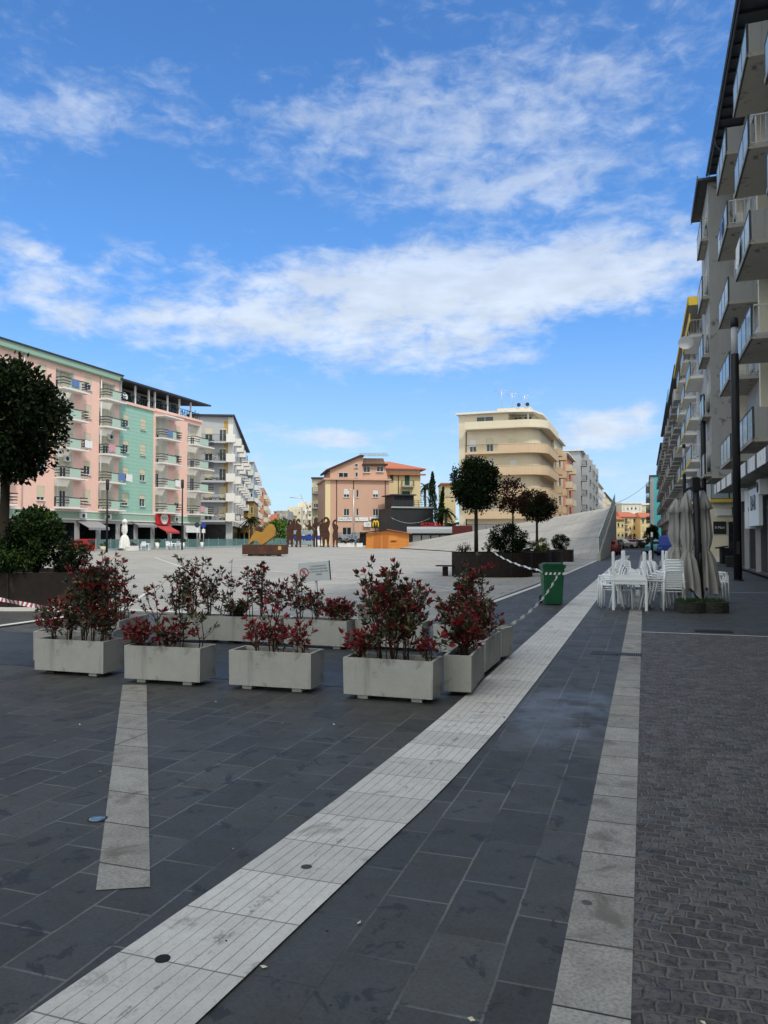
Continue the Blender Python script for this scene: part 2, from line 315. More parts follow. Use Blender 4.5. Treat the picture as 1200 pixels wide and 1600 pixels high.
# ---------------------------------------------------------------- mesh builder
class MB:
    def __init__(s): s.v = []; s.f = []; s.m = []; s.uv = None; s.smooth = []
    def _a(s, vs): n = len(s.v); s.v += [tuple(v) for v in vs]; return n
    def poly(s, vs, mi=0, sm=False):
        n = s._a(vs); s.f.append(tuple(range(n, n+len(vs)))); s.m.append(mi); s.smooth.append(sm)
    def box(s, lo, hi, mi=0, T=None):
        x0, y0, z0 = lo; x1, y1, z1 = hi
        P = [Vector(p) for p in ((x0, y0, z0), (x1, y0, z0), (x1, y1, z0), (x0, y1, z0), (x0, y0, z1), (x1, y0, z1), (x1, y1, z1), (x0, y1, z1))]
        if T is not None: P = [T @ p for p in P]
        n = s._a(P)
        for q in ((3, 2, 1, 0), (4, 5, 6, 7), (0, 1, 5, 4), (1, 2, 6, 5), (2, 3, 7, 6), (3, 0, 4, 7)):
            s.f.append(tuple(n+i for i in q)); s.m.append(mi); s.smooth.append(False)
    def bbox(s, lo, hi, mi=0, T=None, b=.01):    # box with chamfered vertical and horizontal edges
        bm = bmesh.new(); bmesh.ops.create_cube(bm, size=1)
        c = [(lo[i]+hi[i])/2 for i in range(3)]; d = [hi[i]-lo[i] for i in range(3)]
        for v in bm.verts: v.co = Vector((c[0]+v.co.x*d[0], c[1]+v.co.y*d[1], c[2]+v.co.z*d[2]))
        bmesh.ops.bevel(bm, geom=list(bm.edges), offset=b, segments=2, affect='EDGES')
        s.add_bm(bm, mi, T)
    def add_bm(s, bm, mi=0, T=None, sm=False):
        bm.verts.ensure_lookup_table(); n = len(s.v)
        s.v += [tuple((T @ v.co) if T is not None else v.co) for v in bm.verts]
        for f in bm.faces: s.f.append(tuple(n+v.index for v in f.verts)); s.m.append(mi); s.smooth.append(sm)
        bm.free()
    def prism(s, pts, z0, z1, mi=0, T=None):     # pts counter-clockwise in xy
        k = len(pts); P = [Vector((p[0], p[1], z0)) for p in pts]+[Vector((p[0], p[1], z1)) for p in pts]
        if T is not None: P = [T @ p for p in P]
        n = s._a(P); s.f.append(tuple(n+i for i in reversed(range(k)))); s.m.append(mi); s.smooth.append(False)
        s.f.append(tuple(n+k+i for i in range(k))); s.m.append(mi); s.smooth.append(False)
        for i in range(k):
            j = (i+1) % k; s.f.append((n+i, n+j, n+k+j, n+k+i)); s.m.append(mi); s.smooth.append(False)
    def tube(s, pts, rad, seg=8, mi=0, cap=True, sm=True):
        pts = [Vector(p) for p in pts]; k = len(pts); rr = rad if isinstance(rad, (list, tuple)) else [rad]*k
        n0 = len(s.v); up = Vector((0, 0, 1)); prev = None
        for i, p in enumerate(pts):
            d = (pts[min(i+1, k-1)]-pts[max(i-1, 0)]); d = d.normalized() if d.length > 1e-9 else up
            a = prev if prev is not None else (Vector((1, 0, 0)) if abs(d.z) > .9 else up)
            u = (a-d*a.dot(d)); u = u.normalized() if u.length > 1e-6 else d.orthogonal().normalized(); w = d.cross(u); prev = u
            for j in range(seg):
                t = 2*PI*j/seg; s.v.append(tuple(p+(u*math.cos(t)+w*math.sin(t))*rr[i]))
        for i in range(k-1):
            for j in range(seg):
                a = n0+i*seg+j; b = n0+i*seg+(j+1) % seg; s.f.append((a, b, b+seg, a+seg)); s.m.append(mi); s.smooth.append(sm)
        if cap:
            s.f.append(tuple(n0+j for j in reversed(range(seg)))); s.m.append(mi); s.smooth.append(False)
            s.f.append(tuple(n0+(k-1)*seg+j for j in range(seg))); s.m.append(mi); s.smooth.append(False)
    def lathe(s, prof, seg=20, mi=0, T=None, ripple=None, sm=True):
        n0 = len(s.v)
        for i, (r, z) in enumerate(prof):
            for j in range(seg):
                t = 2*PI*j/seg; q = r*(1+(ripple(i, t) if ripple else 0)); p = Vector((q*math.cos(t), q*math.sin(t), z))
                s.v.append(tuple((T @ p) if T is not None else p))
        for i in range(len(prof)-1):
            for j in range(seg):
                a = n0+i*seg+j; b = n0+i*seg+(j+1) % seg; s.f.append((a, b, b+seg, a+seg)); s.m.append(mi); s.smooth.append(sm)
        s.f.append(tuple(n0+j for j in reversed(range(seg)))); s.m.append(mi); s.smooth.append(False)
        e = n0+(len(prof)-1)*seg; s.f.append(tuple(e+j for j in range(seg))); s.m.append(mi); s.smooth.append(False)
    def leaf(s, p, size, mi=0, dirv=None, asp=.45):
        d = Vector(dirv) if dirv is not None else Vector((random.gauss(0, 1), random.gauss(0, 1), random.gauss(0, 1)))
        d = d.normalized() if d.length > 1e-6 else Vector((0, 0, 1))
        w = d.cross(Vector((random.gauss(0, 1), random.gauss(0, 1), random.gauss(0, 1)))); w = w.normalized() if w.length > 1e-6 else Vector((1, 0, 0))
        nn = d.cross(w); p = Vector(p); a = p; t = p+d*size; m1 = p+d*size*.5+w*size*asp*.5+nn*size*.08; m2 = p+d*size*.5-w*size*asp*.5+nn*size*.08
        n = s._a([a, m1, t, m2]); s.f.append((n, n+1, n+2)); s.f.append((n, n+2, n+3)); s.m += [mi, mi]; s.smooth += [False, False]
    def mesh(s, name, mats):
        me = bpy.data.meshes.new(name); me.from_pydata(s.v, [], s.f)
        for m in (mats if isinstance(mats, (list, tuple)) else [mats]): me.materials.append(MATS[m] if isinstance(m, str) else m)
        me.polygons.foreach_set('material_index', s.m); me.polygons.foreach_set('use_smooth', s.smooth)
        if s.uv:
            ul = me.uv_layers.new(name='UVMap')
            for li, lp in enumerate(me.loops): ul.data[li].uv = s.uv[lp.vertex_index]
        me.update(); return me
    def build(s, name, mats, parent=None, loc=None):
        return link(name, s.mesh(name, mats), parent, loc)
def link(name, me, parent=None, loc=None, rz=0):
    o = bpy.data.objects.new(name, me); COL.objects.link(o)
    if parent is not None: o.parent = parent
    if loc is not None: o.location = loc
    if rz: o.rotation_euler = (0, 0, rz)
    return o
def tag(o, label=None, cat=None, group=None, kind=None):
    if label: o['label'] = label
    if cat: o['category'] = cat
    if group: o['group'] = group
    if kind: o['kind'] = kind
    return o
def thing(name, loc, label, cat, group=None, rz=0):
    o = bpy.data.objects.new(name, None); COL.objects.link(o); o.empty_display_size = .3; o.location = loc; o.rotation_euler = (0, 0, rz)
    return tag(o, label, cat, group)
def kids(o): return [c for c in COL.objects if c.parent == o]
def copy_tree(o, parent=None):
    c = o.copy(); COL.objects.link(c); c.parent = parent
    for ch in kids(o): copy_tree(ch, c)
    return c
def dup(o, loc, rz=0, label=None):
    c = copy_tree(o); c.location = loc; c.rotation_euler = (0, 0, rz)
    if label: c['label'] = label
    return c
def text(name, s, size, mt, parent, loc, rot, depth=.002, align='CENTER'):
    cu = bpy.data.curves.new(name, 'FONT'); cu.body = s; cu.size = size; cu.align_x = align; cu.align_y = 'CENTER'; cu.extrude = depth
    t = bpy.data.objects.new(name, cu); COL.objects.link(t)
    bpy.context.view_layer.update(); dg = bpy.context.evaluated_depsgraph_get()
    me = bpy.data.meshes.new_from_object(t.evaluated_get(dg)); bpy.data.objects.remove(t)
    me.materials.clear(); me.materials.append(M(mt)); o = link(name, me, parent, loc); o.rotation_euler = rot; return o
# ================================================================ ground
def sheet(name, pts, z, mt, uv=None):
    b = MB(); b.poly([(p[0], p[1], z if not callable(z) else z(p[0], p[1])) for p in pts], 0)
    o = b.build(name, mt); tag(o, kind='structure'); return o
sheet('ground', [(-1500, -400), (1500, -400), (1500, 2600), (-1500, 2600)], -.06, 'asphalt')
def strip_mesh(name, L, Rr, z, mt):
    b = MB(); b.uv = []; n = len(L); d = 0
    for i in range(n):
        if i: d += (Vector(L[i])-Vector(L[i-1])).length
        b.v += [(L[i][0], L[i][1], z), (Rr[i][0], Rr[i][1], z)]; b.uv += [(0, d), (1, d)]
    for i in range(n-1): b.f.append((2*i, 2*i+1, 2*i+3, 2*i+2)); b.m.append(0); b.smooth.append(False)
    return tag(b.build(name, mt), kind='structure')
sheet('slate_paving', [(-62, -12), (-.325, -12), (-.325, 104), (-62, 104)], -.004, 'slate')
sheet('border_strip', [(-.325, -12), (-.06, -12), (-.06, 80), (-.325, 80)], -.002, 'border_stone')
sheet('cobbled_pavement', [(-.06, -12), (30, -12), (30, 14.25), (-.06, 14.25)], -.004, 'cobbles')
sheet('smooth_pavement', [(-.06, 14.25), (30, 14.25), (30, 80), (-.06, 80)], -.004, 'grey_slab')
for yy, w in ((14.25, .07), (25.4, .09), (40, .12), (62, .2)):
    sheet('pale_stripe', [(-.05, yy-w/2), (5.0, yy-w/2), (5.0, yy+w/2), (-.05, yy+w/2)], .001, whitest)
ys = [-2, 1.2, 2.1, 2.74, 3.3, 3.8, 4.6, 5.3, 6.1, 7, 9, 12, 20, 35, 74]
xl = [-2.35, -2.13, -2.04, -1.98, -1.93, -1.89, -1.85, -1.825, -1.80, -1.785, -1.78, -1.79, -1.81, -1.80, -1.8]
xr = [-1.62, -1.55, -1.475, -1.425, -1.385, -1.35, -1.285, -1.25, -1.225, -1.20, -1.19, -1.19, -1.2, -1.2, -1.2]
strip_mesh('tactile_path', list(zip(xl, ys)), list(zip(xr, ys)), .004, 'tactile_stone')
for a, bq in (((-2.45, 3.03), (-2.23, 3.14)),):
    sheet('pale_diagonal_strip', [a, bq, (-5.30, 7.36), (-5.56, 7.28)], .0, 'border_stone')
sheet('ribbed_band', [(-16, 7.95), (-1.83, 7.95), (-1.83, 10.75), (-16, 10.75)], .0, 'ribbed_slate')
# the raised pale square
def plaza():
    b = MB(); xs = [-3.35, -5, -8, -12, -16, -20, -25, -30, -35, -40, -45, -50, -55, -60.5]; ys = [14.45, 18, 24, 32, 42, 55, 70, 88, 110, 135]
    for y in ys:
        for i, x in enumerate(xs):
            xx = x if i else -3.95+(.65*min(1, (y-14.45)/30)); b.v.append((xx, y, zg(xx, y)+.004))
    n = len(xs)
    for j in range(len(ys)-1):
        for i in range(n-1): b.f.append((j*n+i+1, j*n+i, j*n+n+i, j*n+n+i+1)); b.m.append(0); b.smooth.append(True)
    for i in range(n-1):   # front lip
        x0, x1 = b.v[i][0], b.v[i+1][0]; b.poly([(x1, 14.45, -.05), (x0, 14.45, -.05), (x0, 14.45, zg(x0, 15)+.004), (x1, 14.45, zg(x1, 15)+.004)])
    return tag(b.build('plaza', 'plaza_stone'), kind='structure')
plaza()
def stripe(pts, w, mt=None, lift=.009, name='pale_stripe'):
    b = MB()
    for (x0, y0), (x1, y1) in zip(pts, pts[1:]):
        d = Vector((x1-x0, y1-y0)); L = d.length; d /= L; nrm = Vector((-d.y, d.x))*w/2; k = max(1, int(L/3))
        for i in range(k):
            a = Vector((x0, y0))+d*L*i/k; c = Vector((x0, y0))+d*L*(i+1)/k
            b.poly([(p.x, p.y, zg(p.x, p.y)+lift) for p in (a-nrm, c-nrm, c+nrm, a+nrm)])
    return tag(b.build(name, mt or whitest), kind='structure')
stripe([(-60, 14.55), (-4.0, 14.55)], .17)
stripe([(-3.83, 15), (-3.47, 26), (-3.22, 57)], .16)
stripe([(-11.25, 9.6), (-11.25, 12.9)], .14); stripe([(-3.95, 11.9), (-3.95, 14.2)], .13)
stripe([(-11.3, 14.8), (-14, 19.5), (-9, 27), (-17, 33)], .09); stripe([(-8.6, 14.8), (-5.6, 24), (-9.6, 29)], .09); stripe([(-24, 15), (-19, 30), (-34, 48)], .1)
for a in (((-19, 16), (-38, 60)), ((-12, 30), (-44, 44)), ((-9, 40), (-30, 95)), ((-12, 50), (-50, 88))):
    stripe(a, .22, 'border_stone', .008, 'stone_joint_band')
def fan(name, cx, cy, r0, r1, z, mt):
    b = MB(); k = 28
    for i in range(k):
        a, c = 2*PI*i/k, 2*PI*(i+1)/k
        b.poly([(cx+r0*math.cos(a), cy+r0*math.sin(a), z), (cx+r1*math.cos(a), cy+r1*math.sin(a), z), (cx+r1*math.cos(c), cy+r1*math.sin(c), z), (cx+r0*math.cos(c), cy+r0*math.sin(c), z)])
    return tag(b.build(name, mt), kind='structure')
# tilted wing of the square climbing towards the far right
def ramp():
    F = Vector((-3.2, 58, .006)); K = Vector((-3.2, 91, 5.0)); L = Vector((-33.5, 104, .45)); b = MB()
    nL, nK = 14, 14
    row = []
    L0 = G(648, 857); L0 = Vector((-32.5, 100, .3))
    for i in range(nL+1):
        s = i/nL; a = F.lerp(L0, s); c = K.lerp(L, s); row.append((a, c))
    for i in range(nL):
        for j in range(6):
            p = row[i][0].lerp(row[i][1], j/6); q = row[i+1][0].lerp(row[i+1][1], j/6); r = row[i+1][0].lerp(row[i+1][1], (j+1)/6); s_ = row[i][0].lerp(row[i][1], (j+1)/6)
            b.poly([q, p, s_, r], 0)
    # crest kerb, back wall and street side wall
    for i in range(nL):
        a, c = row[i][1], row[i+1][1]; up = Vector((0, 0, .16)); bk = Vector((.1, .35, 0))
        b.poly([c, a, a+up, c+up], 1); b.poly([c+up, a+up, a+up+bk, c+up+bk], 1)
        b.poly([a+bk+up, Vector((a.x+.1, a.y+.35, -.05)), Vector((c.x+.1, c.y+.35, -.05)), c+bk+up], 1)
    b.poly([F, Vector((F.x, F.y, -.05)), Vector((K.x, K.y, -.05)), K], 2)
    b.prism([(-3.2, 56.6), (-2.95, 56.6), (-2.95, 91), (-3.2, 91)], -.05, .12, 2)
    n = len(b.v); x0, x1 = -3.2, -2.96; ty = lambda y: max(0, (y-58)/33*5.0)
    for (ya, yb) in ((57, 91.3),):
        P = [(x0, ya, 0), (x1, ya, 0), (x1, yb, 0), (x0, yb, 0), (x0, ya, .55), (x1, ya, .55), (x1, yb, 5.5), (x0, yb, 5.5)]
        P = [Vector(p) for p in P]
        for q in ((4, 5, 6, 7), (0, 1, 5, 4), (1, 2, 6, 5), (2, 3, 7, 6), (3, 0, 4, 7)): b.poly([P[i] for i in q], 2)
    o = b.build('sloping_plaza_wing', ['plaza_stone', whitest, 'concrete']); tag(o, kind='structure')
    # stair slots
    def onr(s, t): return row[0][0].lerp(row[-1][0], s).lerp(row[0][1].lerp(row[-1][1], s), t)
    for s0, s1, t0, t1 in ((.18, .62, .56, .60), (.05, .22, .70, .74), (.0, .3, .33, .35), (.3, .55, .8, .83)):
        m = MB(); z = Vector((0, 0, .012)); m.poly([onr(s1, t0)+z, onr(s0, t0)+z, onr(s0, t1)+z, onr(s1, t1)+z]); tag(m.build('shaded_step_band', 'border_stone'), kind='structure')
ramp()
rt = thing('glass_balustrade', (-3.08, 57, 0), 'green tinted glass balustrade climbing along the right edge of the tilted square', 'balustrade')
for i in range(14):
    y0, y1 = i*34.2/14+.05, (i+1)*34.2/14-.05; zt = lambda y: .55+(y/34.3)*4.95
    m = MB(); P = [(-.015, y0, zt(y0)), (.015, y0, zt(y0)), (.015, y1, zt(y1)), (-.015, y1, zt(y1)), (-.015, y0, zt(y0)+1.1), (.015, y0, zt(y0)+1.1), (.015, y1, zt(y1)+1.1), (-.015, y1, zt(y1)+1.1)]
    P = [Vector(p) for p in P]
    for q in ((3, 2, 1, 0), (4, 5, 6, 7), (0, 1, 5, 4), (1, 2, 6, 5), (2, 3, 7, 6), (3, 0, 4, 7)): m.poly([P[k] for k in q])
    m.build('glass_panel', 'glass_green', rt)
    m = MB(); m.box((-.03, y0-.07, zt(y0)-.1), (.03, y0-.03, zt(y0)+1.05)); m.build('post', 'aluminium', rt)
m = MB(); m.tube([(0, 0, 1.7), (0, 34.2, 6.62)], .03, 6); m.build('handrail', 'aluminium', rt)
# grates, covers and marker tiles set in the paving
def grate(loc, sx, sy, n, label):
    m = MB(); m.box((-sx/2, -sy/2, -.02), (sx/2, sy/2, .0015)); o = thing('drain_grate', loc, label, 'grate'); m.build('frame', 'iron', o)
    for i in range(n):
        m = MB(); x = -sx/2+sx*(i+.5)/n; m.box((x-sx/n*.28, -sy/2+.02, .002), (x+sx/n*.28, sy/2-.02, .012)); m.build('bar', 'dark_steel', o)
grate((1.14, 14.72, 0), .62, .36, 16, 'dark iron drain grate just beyond the thin pale line on the right pavement')
o = MB(); o.prism([(.30*math.cos(t*PI/12), .30*math.sin(t*PI/12)) for t in range(24)], -.02, .004); q = o.build('manhole_cover', 'iron', loc=(2.1, 27.6, 0)); tag(q, 'round iron manhole cover in the pavement in front of the nearest lamp post', 'manhole cover')
def tiles():
    r = thing('tactile_marker', (-.38, 11.45, 0), 'short dark band of studded tactile tiles crossing the beige border strip', 'tactile marker')
    m = MB(); m.box((-.36, -.12, -.02), (.33, .12, .004)); m.build('tile', 'ribbed_slate', r)
    m = MB()
    for i in range(26):
        for j in range(7):
            x = -.34+i*.0262; y = -.105+j*.035; m.box((x-.006, y-.008, .004), (x+.006, y+.008, .010))
    s = m.build('studs', 'grey_slab', r); s['kind'] = 'stuff'
tiles()
def uplight(loc, label):
    r = thing('ground_light', loc, label, 'ground light')
    m = MB(); m.lathe([(.058, -.02), (.058, .0), (.05, .001)], 24); m.build('rim', 'iron', r)
    m = MB(); m.lathe([(.048, -.01), (.048, .0025), (.02, .003)], 24); m.build('lens', 'glass_lens', r)
uplight((-3.06, 3.79, 0), 'round in-ground light with a bluish lens left of the pale diagonal strip')
m = MB(); m.lathe([(.03, -.01), (.03, .0065)], 18); tag(m.build('paving_stud', 'rubber', loc=(-1.8, 2.62, 0)), 'small round black cap set in the nearest part of the white tactile path', 'paving stud')
# ================================================================ buildings
WC = {}
def win_parts(kind, w, h, fr):
    key = (kind, round(w, 2), round(h, 2), round(fr, 2))
    if key in WC: return WC[key]
    P = []; f = MB(); t = .06
    def ring(mb, x0, x1, z0, z1, y0, y1, t):
        mb.box((x0, y0, z0), (x0+t, y1, z1)); mb.box((x1-t, y0, z0), (x1, y1, z1)); mb.box((x0+t, y0, z0), (x1-t, y1, z0+t)); mb.box((x0+t, y0, z1-t), (x1-t, y1, z1))
    x0, x1 = -w/2+.002, w/2-.002
    ring(f, x0, x1, .002, h-.002, -.05, .03, t)
    if w > .75 and kind != 'green': f.box((-.03, -.045, t), (.03, .02, h-t))
    if kind in ('roll', 'white', 'green', 'plain'): f.box((-w/2-.06, -.24, -.06), (w/2+.06, -.055, -.005))
    fm = f.mesh('window', 'frame_white')
    p = MB(); p.box((x0+t, .0, t), (x1-t, .02, h-t)); P.append(('pane', p.mesh('pane', 'pane' if kind != 'dark' else 'pane_dark')))
    if kind == 'green':
        s = MB()
        for a, b in ((x0+t, -.01), (.01, x1-t)):
            s.box((a, -.09, t), (b, -.055, h-t))
            n = max(4, int(h/.12))
            for i in range(n): z = t+(h-2*t)*(i+.25)/n; s.box((a+.05, -.105, z), (b-.05, -.0905, z+(h-2*t)/n*.5))
        P.append(('shutter', s.mesh('shutter', 'shutter_green')))
    elif fr > .03:
        s = MB(); zl = h-t-(h-2*t)*fr; n = max(2, int((h-t-zl)/.11))
        s.box((x0+.03, -.085, zl), (x1-.03, -.055, h-.03))
        for i in range(n): z = zl+(h-.03-zl)*i/n; s.box((x0+.03, -.094, z+.012), (x1-.03, -.0855, z+(h-.03-zl)/n-.012))
        P.append(('shutter', s.mesh('shutter', 'shutter_white' if kind in ('white', 'wdoor') else 'shutter_beige')))
    WC[key] = (fm, P); return WC[key]

class Bld:
    def __init__(s, name, poly, zt, mats, label, group=None, z0=-.05, zones=None):
        s.o = Vector((poly[0][0], poly[0][1], 0)); s.poly = [Vector((p[0], p[1], 0))-s.o for p in poly]; s.zt = zt; s.z0 = z0
        s.mats = mats if isinstance(mats, (list, tuple)) else [mats]; s.root = thing(name, s.o, label, 'building', group); s.holes = {}; s.zones = zones or {}
        s.backs = []; s.n = {}
    def edge(s, e):
        a = s.poly[e]; b = s.poly[(e+1) % len(s.poly)]; u = (b-a); L = u.length; u = u/L; return a, u, Vector((u.y, -u.x, 0)), L
    def ray(s, e, px, py):     # picture point -> (u, z) on that wall
        a, u, n, L = s.edge(e); X, Y, U, F = _ray(px, py); d = Vector((X, Y, U)); o = Vector((0, 0, EYE))-s.o-a; o.z = EYE
        t = -o.dot(n)/d.dot(n) if abs(d.dot(n)) > 1e-9 else 0
        p = o+d*t; return p.dot(u), p.z
    def uc(s, e, px): return s.ray(e, px, 840)[0]
    def ok(s, kind):
        s.n[kind] = s.n.get(kind, 0)+1; return s.n[kind] <= 100
    def win(s, e, u, z, w, h, kind='roll', fr=.5, dep=.16, cut=True, off=0):
        a, ud, n, L = s.edge(e)
        if u-w/2 < .05 or u+w/2 > L-.05 or not s.ok('window'): return
        if cut:
            for H in s.holes.get(e, []):
                if u-w/2 < H[1]+.02 and u+w/2 > H[0]-.02 and z < H[3]+.02 and z+h > H[2]-.02: return
            s.holes.setdefault(e, []).append((u-w/2, u+w/2, z, z+h, dep, None))
        fm, P = win_parts(kind, w, h, fr)
        loc = a+ud*u-n*((dep-.06) if cut else off)+Vector((0, 0, z)); rz = math.atan2(ud.y, ud.x)
        o = link('window' if kind not in ('door', 'wdoor') else 'balcony_door', fm, s.root, loc, rz)
        for nm, me in P: link(nm, me, o)
        return o
    def wpx(s, e, x0, y0, x1, y1, kind='roll', fr=.5):
        u0, z1 = s.ray(e, x0, y0); u1, _ = s.ray(e, x1, y0); um, z0 = s.ray(e, (x0+x1)/2, y1); zt = s.ray(e, (x0+x1)/2, y0)[1]
        return s.win(e, (u0+u1)/2, z0, abs(u1-u0), zt-z0, kind, fr)
    def hole(s, e, u0, u1, z0, z1, dep, mi): s.holes.setdefault(e, []).append((u0, u1, z0, z1, dep, mi))
    def part(s, name, mb, mt): return mb.build(name, mt, s.root)
    def balc(s, e, u, z, w, d, style='green', side='bars', h=1.0, fr=None, slab='white_wall', slit=0, th=.18, dx=0):
        """balcony whose floor slab runs from u to u+w on wall e"""
        if not s.ok('balcony'): return
        a, ud, n, L = s.edge(e); rz = math.atan2(ud.y, ud.x); key = ('b', round(w, 2), round(d, 2), style, side, round(h, 2), slab, fr, th)
        if key not in WC:
            m = MB(); m.box((0, -d, -th), (w, .25, 0)); P = []
            def bars(mb, x0, x1, y0, y1, z0=.08, z1=h, step=.13):
                Lb = max(abs(x1-x0), abs(y1-y0)); k = max(1, int(Lb/step))
                dxb, dyb = (x1-x0)/k, (y1-y0)/k
                for i in range(k+1): mb.box((x0+dxb*i-.009, y0+dyb*i-.009, z0), (x0+dxb*i+.009, y0+dyb*i+.009, z1))
                if abs(x1-x0) > abs(y1-y0):
                    mb.box((min(x0, x1), y0-.022, z1), (max(x0, x1), y0+.022, z1+.05)); mb.box((min(x0, x1), y0-.012, z0-.04), (max(x0, x1), y0+.012, z0))
                else:
                    mb.box((x0-.022, min(y0, y1), z1), (x0+.022, max(y0, y1), z1+.05)); mb.box((x0-.012, min(y0, y1), z0-.04), (x0+.012, max(y0, y1), z0))
            def panel(mb, x0, x1, y0, y1, z0=.06, z1=h):
                if abs(x1-x0) > abs(y1-y0): mb.box((x0, y0-.02, z0), (x1, y0+.02, z1))
                else: mb.box((x0-.02, min(y0, y1), z0), (x0+.02, max(y0, y1), z1))
            yf = -d+.05
            if style == 'green':
                p = MB(); panel(p, w*(fr or .25), w*((fr or .25)+.42), yf, yf); P.append(('front_panel', p, 'balcony_green'))
                b = MB(); b.box((.03, yf-.05, .93), (w-.03, yf-.021, 1.0))
                for zz in (.35, .62, .95): b.box((.03, yf-.02, zz), (w*(fr or .25), yf+.03, zz+.09)); b.box((w*((fr or .25)+.42), yf-.02, zz), (w-.03, yf+.03, zz+.09))
                b.box((w-.05, yf+.04, .06), (w-.01, -.05, .10)); 
                for zz in (.35, .62, .95): b.box((w-.05, yf+.04, zz), (w-.01, 0, zz+.09)); b.box((.01, yf+.04, zz), (.05, 0, zz+.09))
                P.append(('railing', b, 'rail_dark'))
            elif style == 'solid':
                p = MB(); p.box((0, -d, .002), (w, -d+.10, h)); p.box((0, -d+.10, .002), (.1, 0, h)); p.box((w-.1, -d+.10, .002), (w, 0, h)); P.append(('parapet', p, slab))
            elif style == 'bars':
                b = MB(); bars(b, .04, w-.04, yf, yf); bars(b, .04, .04, yf+.06, -.03); bars(b, w-.04, w-.04, yf+.06, -.03); P.append(('railing', b, 'rail_dark'))
            elif style in ('glass', 'yglass'):
                k = max(1, round(w/1.45))
                for i in range(k):
                    p = MB(); panel(p, w*i/k+.05, w*(i+1)/k-.05, yf, yf, -.12 if style == 'glass' else .06, h); P.append(('glass_panel', p, 'glass_blue'))
                f = MB(); f.box((0, yf-.035, h), (w, yf+.035, h+.05)); f.box((0, yf-.03, -.17 if style == 'glass' else .0), (w, yf+.03, -.125 if style == 'glass' else .05))
                for i in range(k+1): xx = min(max(w*i/k, .02), w-.02); f.box((xx-.02, yf-.03, -.1), (xx+.02, yf+.03, h))
                P.append(('railing', f, 'rail_dark'))
                if side == 'concrete':
                    for xa, xb in ((0, .12), (w-.12, w)): p = MB(); p.box((xa, -d+.1, .002), (xb, 0, h+.02)); P.append(('side_wall', p, 'stained_concrete'))
                else:
                    for xa in (.03, w-.03): b = MB(); bars(b, xa, xa, yf+.08, -.03, step=.16); P.append(('side_railing', b, 'aluminium' if style == 'glass' else 'frame_white'))
                if style == 'yglass':
                    y = MB(); y.box((-.02, -d-.03, -th-.02), (w+.02, -d+.0, -.0)); y.box((-.03, -d, -th-.02), (-.002, 0, 0)); P.append(('yellow_edge', y, 'yellow_paint'))
            WC[key] = (m.mesh('balcony', slab), [(nm, q.mesh(nm, mt)) for nm, q, mt in P])
        me, P = WC[key]; o = link('balcony', me, s.root, a+ud*u+n*.0+Vector((0, 0, z)), rz)
        for nm, q in P: link(nm, q, o)
        return o
    def finish(s, roof=True, rmat=0):
        m = MB()
        for e in range(len(s.poly)):
            a, ud, n, L = s.edge(e); H = s.holes.get(e, []); Z = s.zones.get(e, [])
            us = sorted({0, L} | {min(max(x, 0), L) for h in H for x in h[:2]} | {x for z in Z for x in z[:2] if 0 < x < L}); zs = sorted({s.z0, s.zt} | {x for h in H for x in h[2:4]} | {x for z in Z for x in z[2:4] if s.z0 < x < s.zt})
            for i in range(len(us)-1):
                run = None
                for j in range(len(zs)-1):
                    cu, cz = (us[i]+us[i+1])/2, (zs[j]+zs[j+1])/2
                    if us[i+1]-us[i] < 1e-5 or zs[j+1]-zs[j] < 1e-5: continue
                    inh = any(h[0] < cu < h[1] and h[2] < cz < h[3] for h in H)
                    mi = 0
                    for z in Z:
                        if z[0] < cu < z[1] and z[2] < cz < z[3]: mi = z[4]
                    if inh: continue
                    P = [a+ud*us[i]+Vector((0, 0, zs[j])), a+ud*us[i+1]+Vector((0, 0, zs[j])), a+ud*us[i+1]+Vector((0, 0, zs[j+1])), a+ud*us[i]+Vector((0, 0, zs[j+1]))]
                    m.poly(P, mi)
            for h in H:
                u0, u1, z0, z1, dep, mi = h; k = mi if mi is not None else 0; b = -n*dep
                q = lambda u, z: a+ud*u+Vector((0, 0, z))
                m.poly([q(u0, z0), q(u0, z0)+b, q(u0, z1)+b, q(u0, z1)], k); m.poly([q(u1, z0)+b, q(u1, z0), q(u1, z1), q(u1, z1)+b], k)
                m.poly([q(u0, z0), q(u1, z0), q(u1, z0)+b, q(u0, z0)+b], k); m.poly([q(u0, z1)+b, q(u1, z1)+b, q(u1, z1), q(u0, z1)], k)
                if mi is not None: m.poly([q(u0, z0)+b, q(u1, z0)+b, q(u1, z1)+b, q(u0, z1)+b], k)
        if roof: m.poly([p+Vector((0, 0, s.zt)) for p in s.poly], rmat)
        s.wall = m.build('wall', s.mats, s.root); return s
def prismx(mb, pts, y0, y1, mi=0):   # polygon in xz extruded along y
    mb.prism([(p[0], -p[1]) for p in pts][::-1], 0, 1, mi, Matrix(((1, 0, 0, 0), (0, 0, y1-y0, y0), (0, -1, 0, 0), (0, 0, 0, 1))))
def pxY(px, X):                       # where the plane X = const is crossed by a picture column
    t = (px-600)/1200; c, s_ = math.cos(YAW), math.sin(YAW); return X*(c+t*s_)/(t*c-s_)

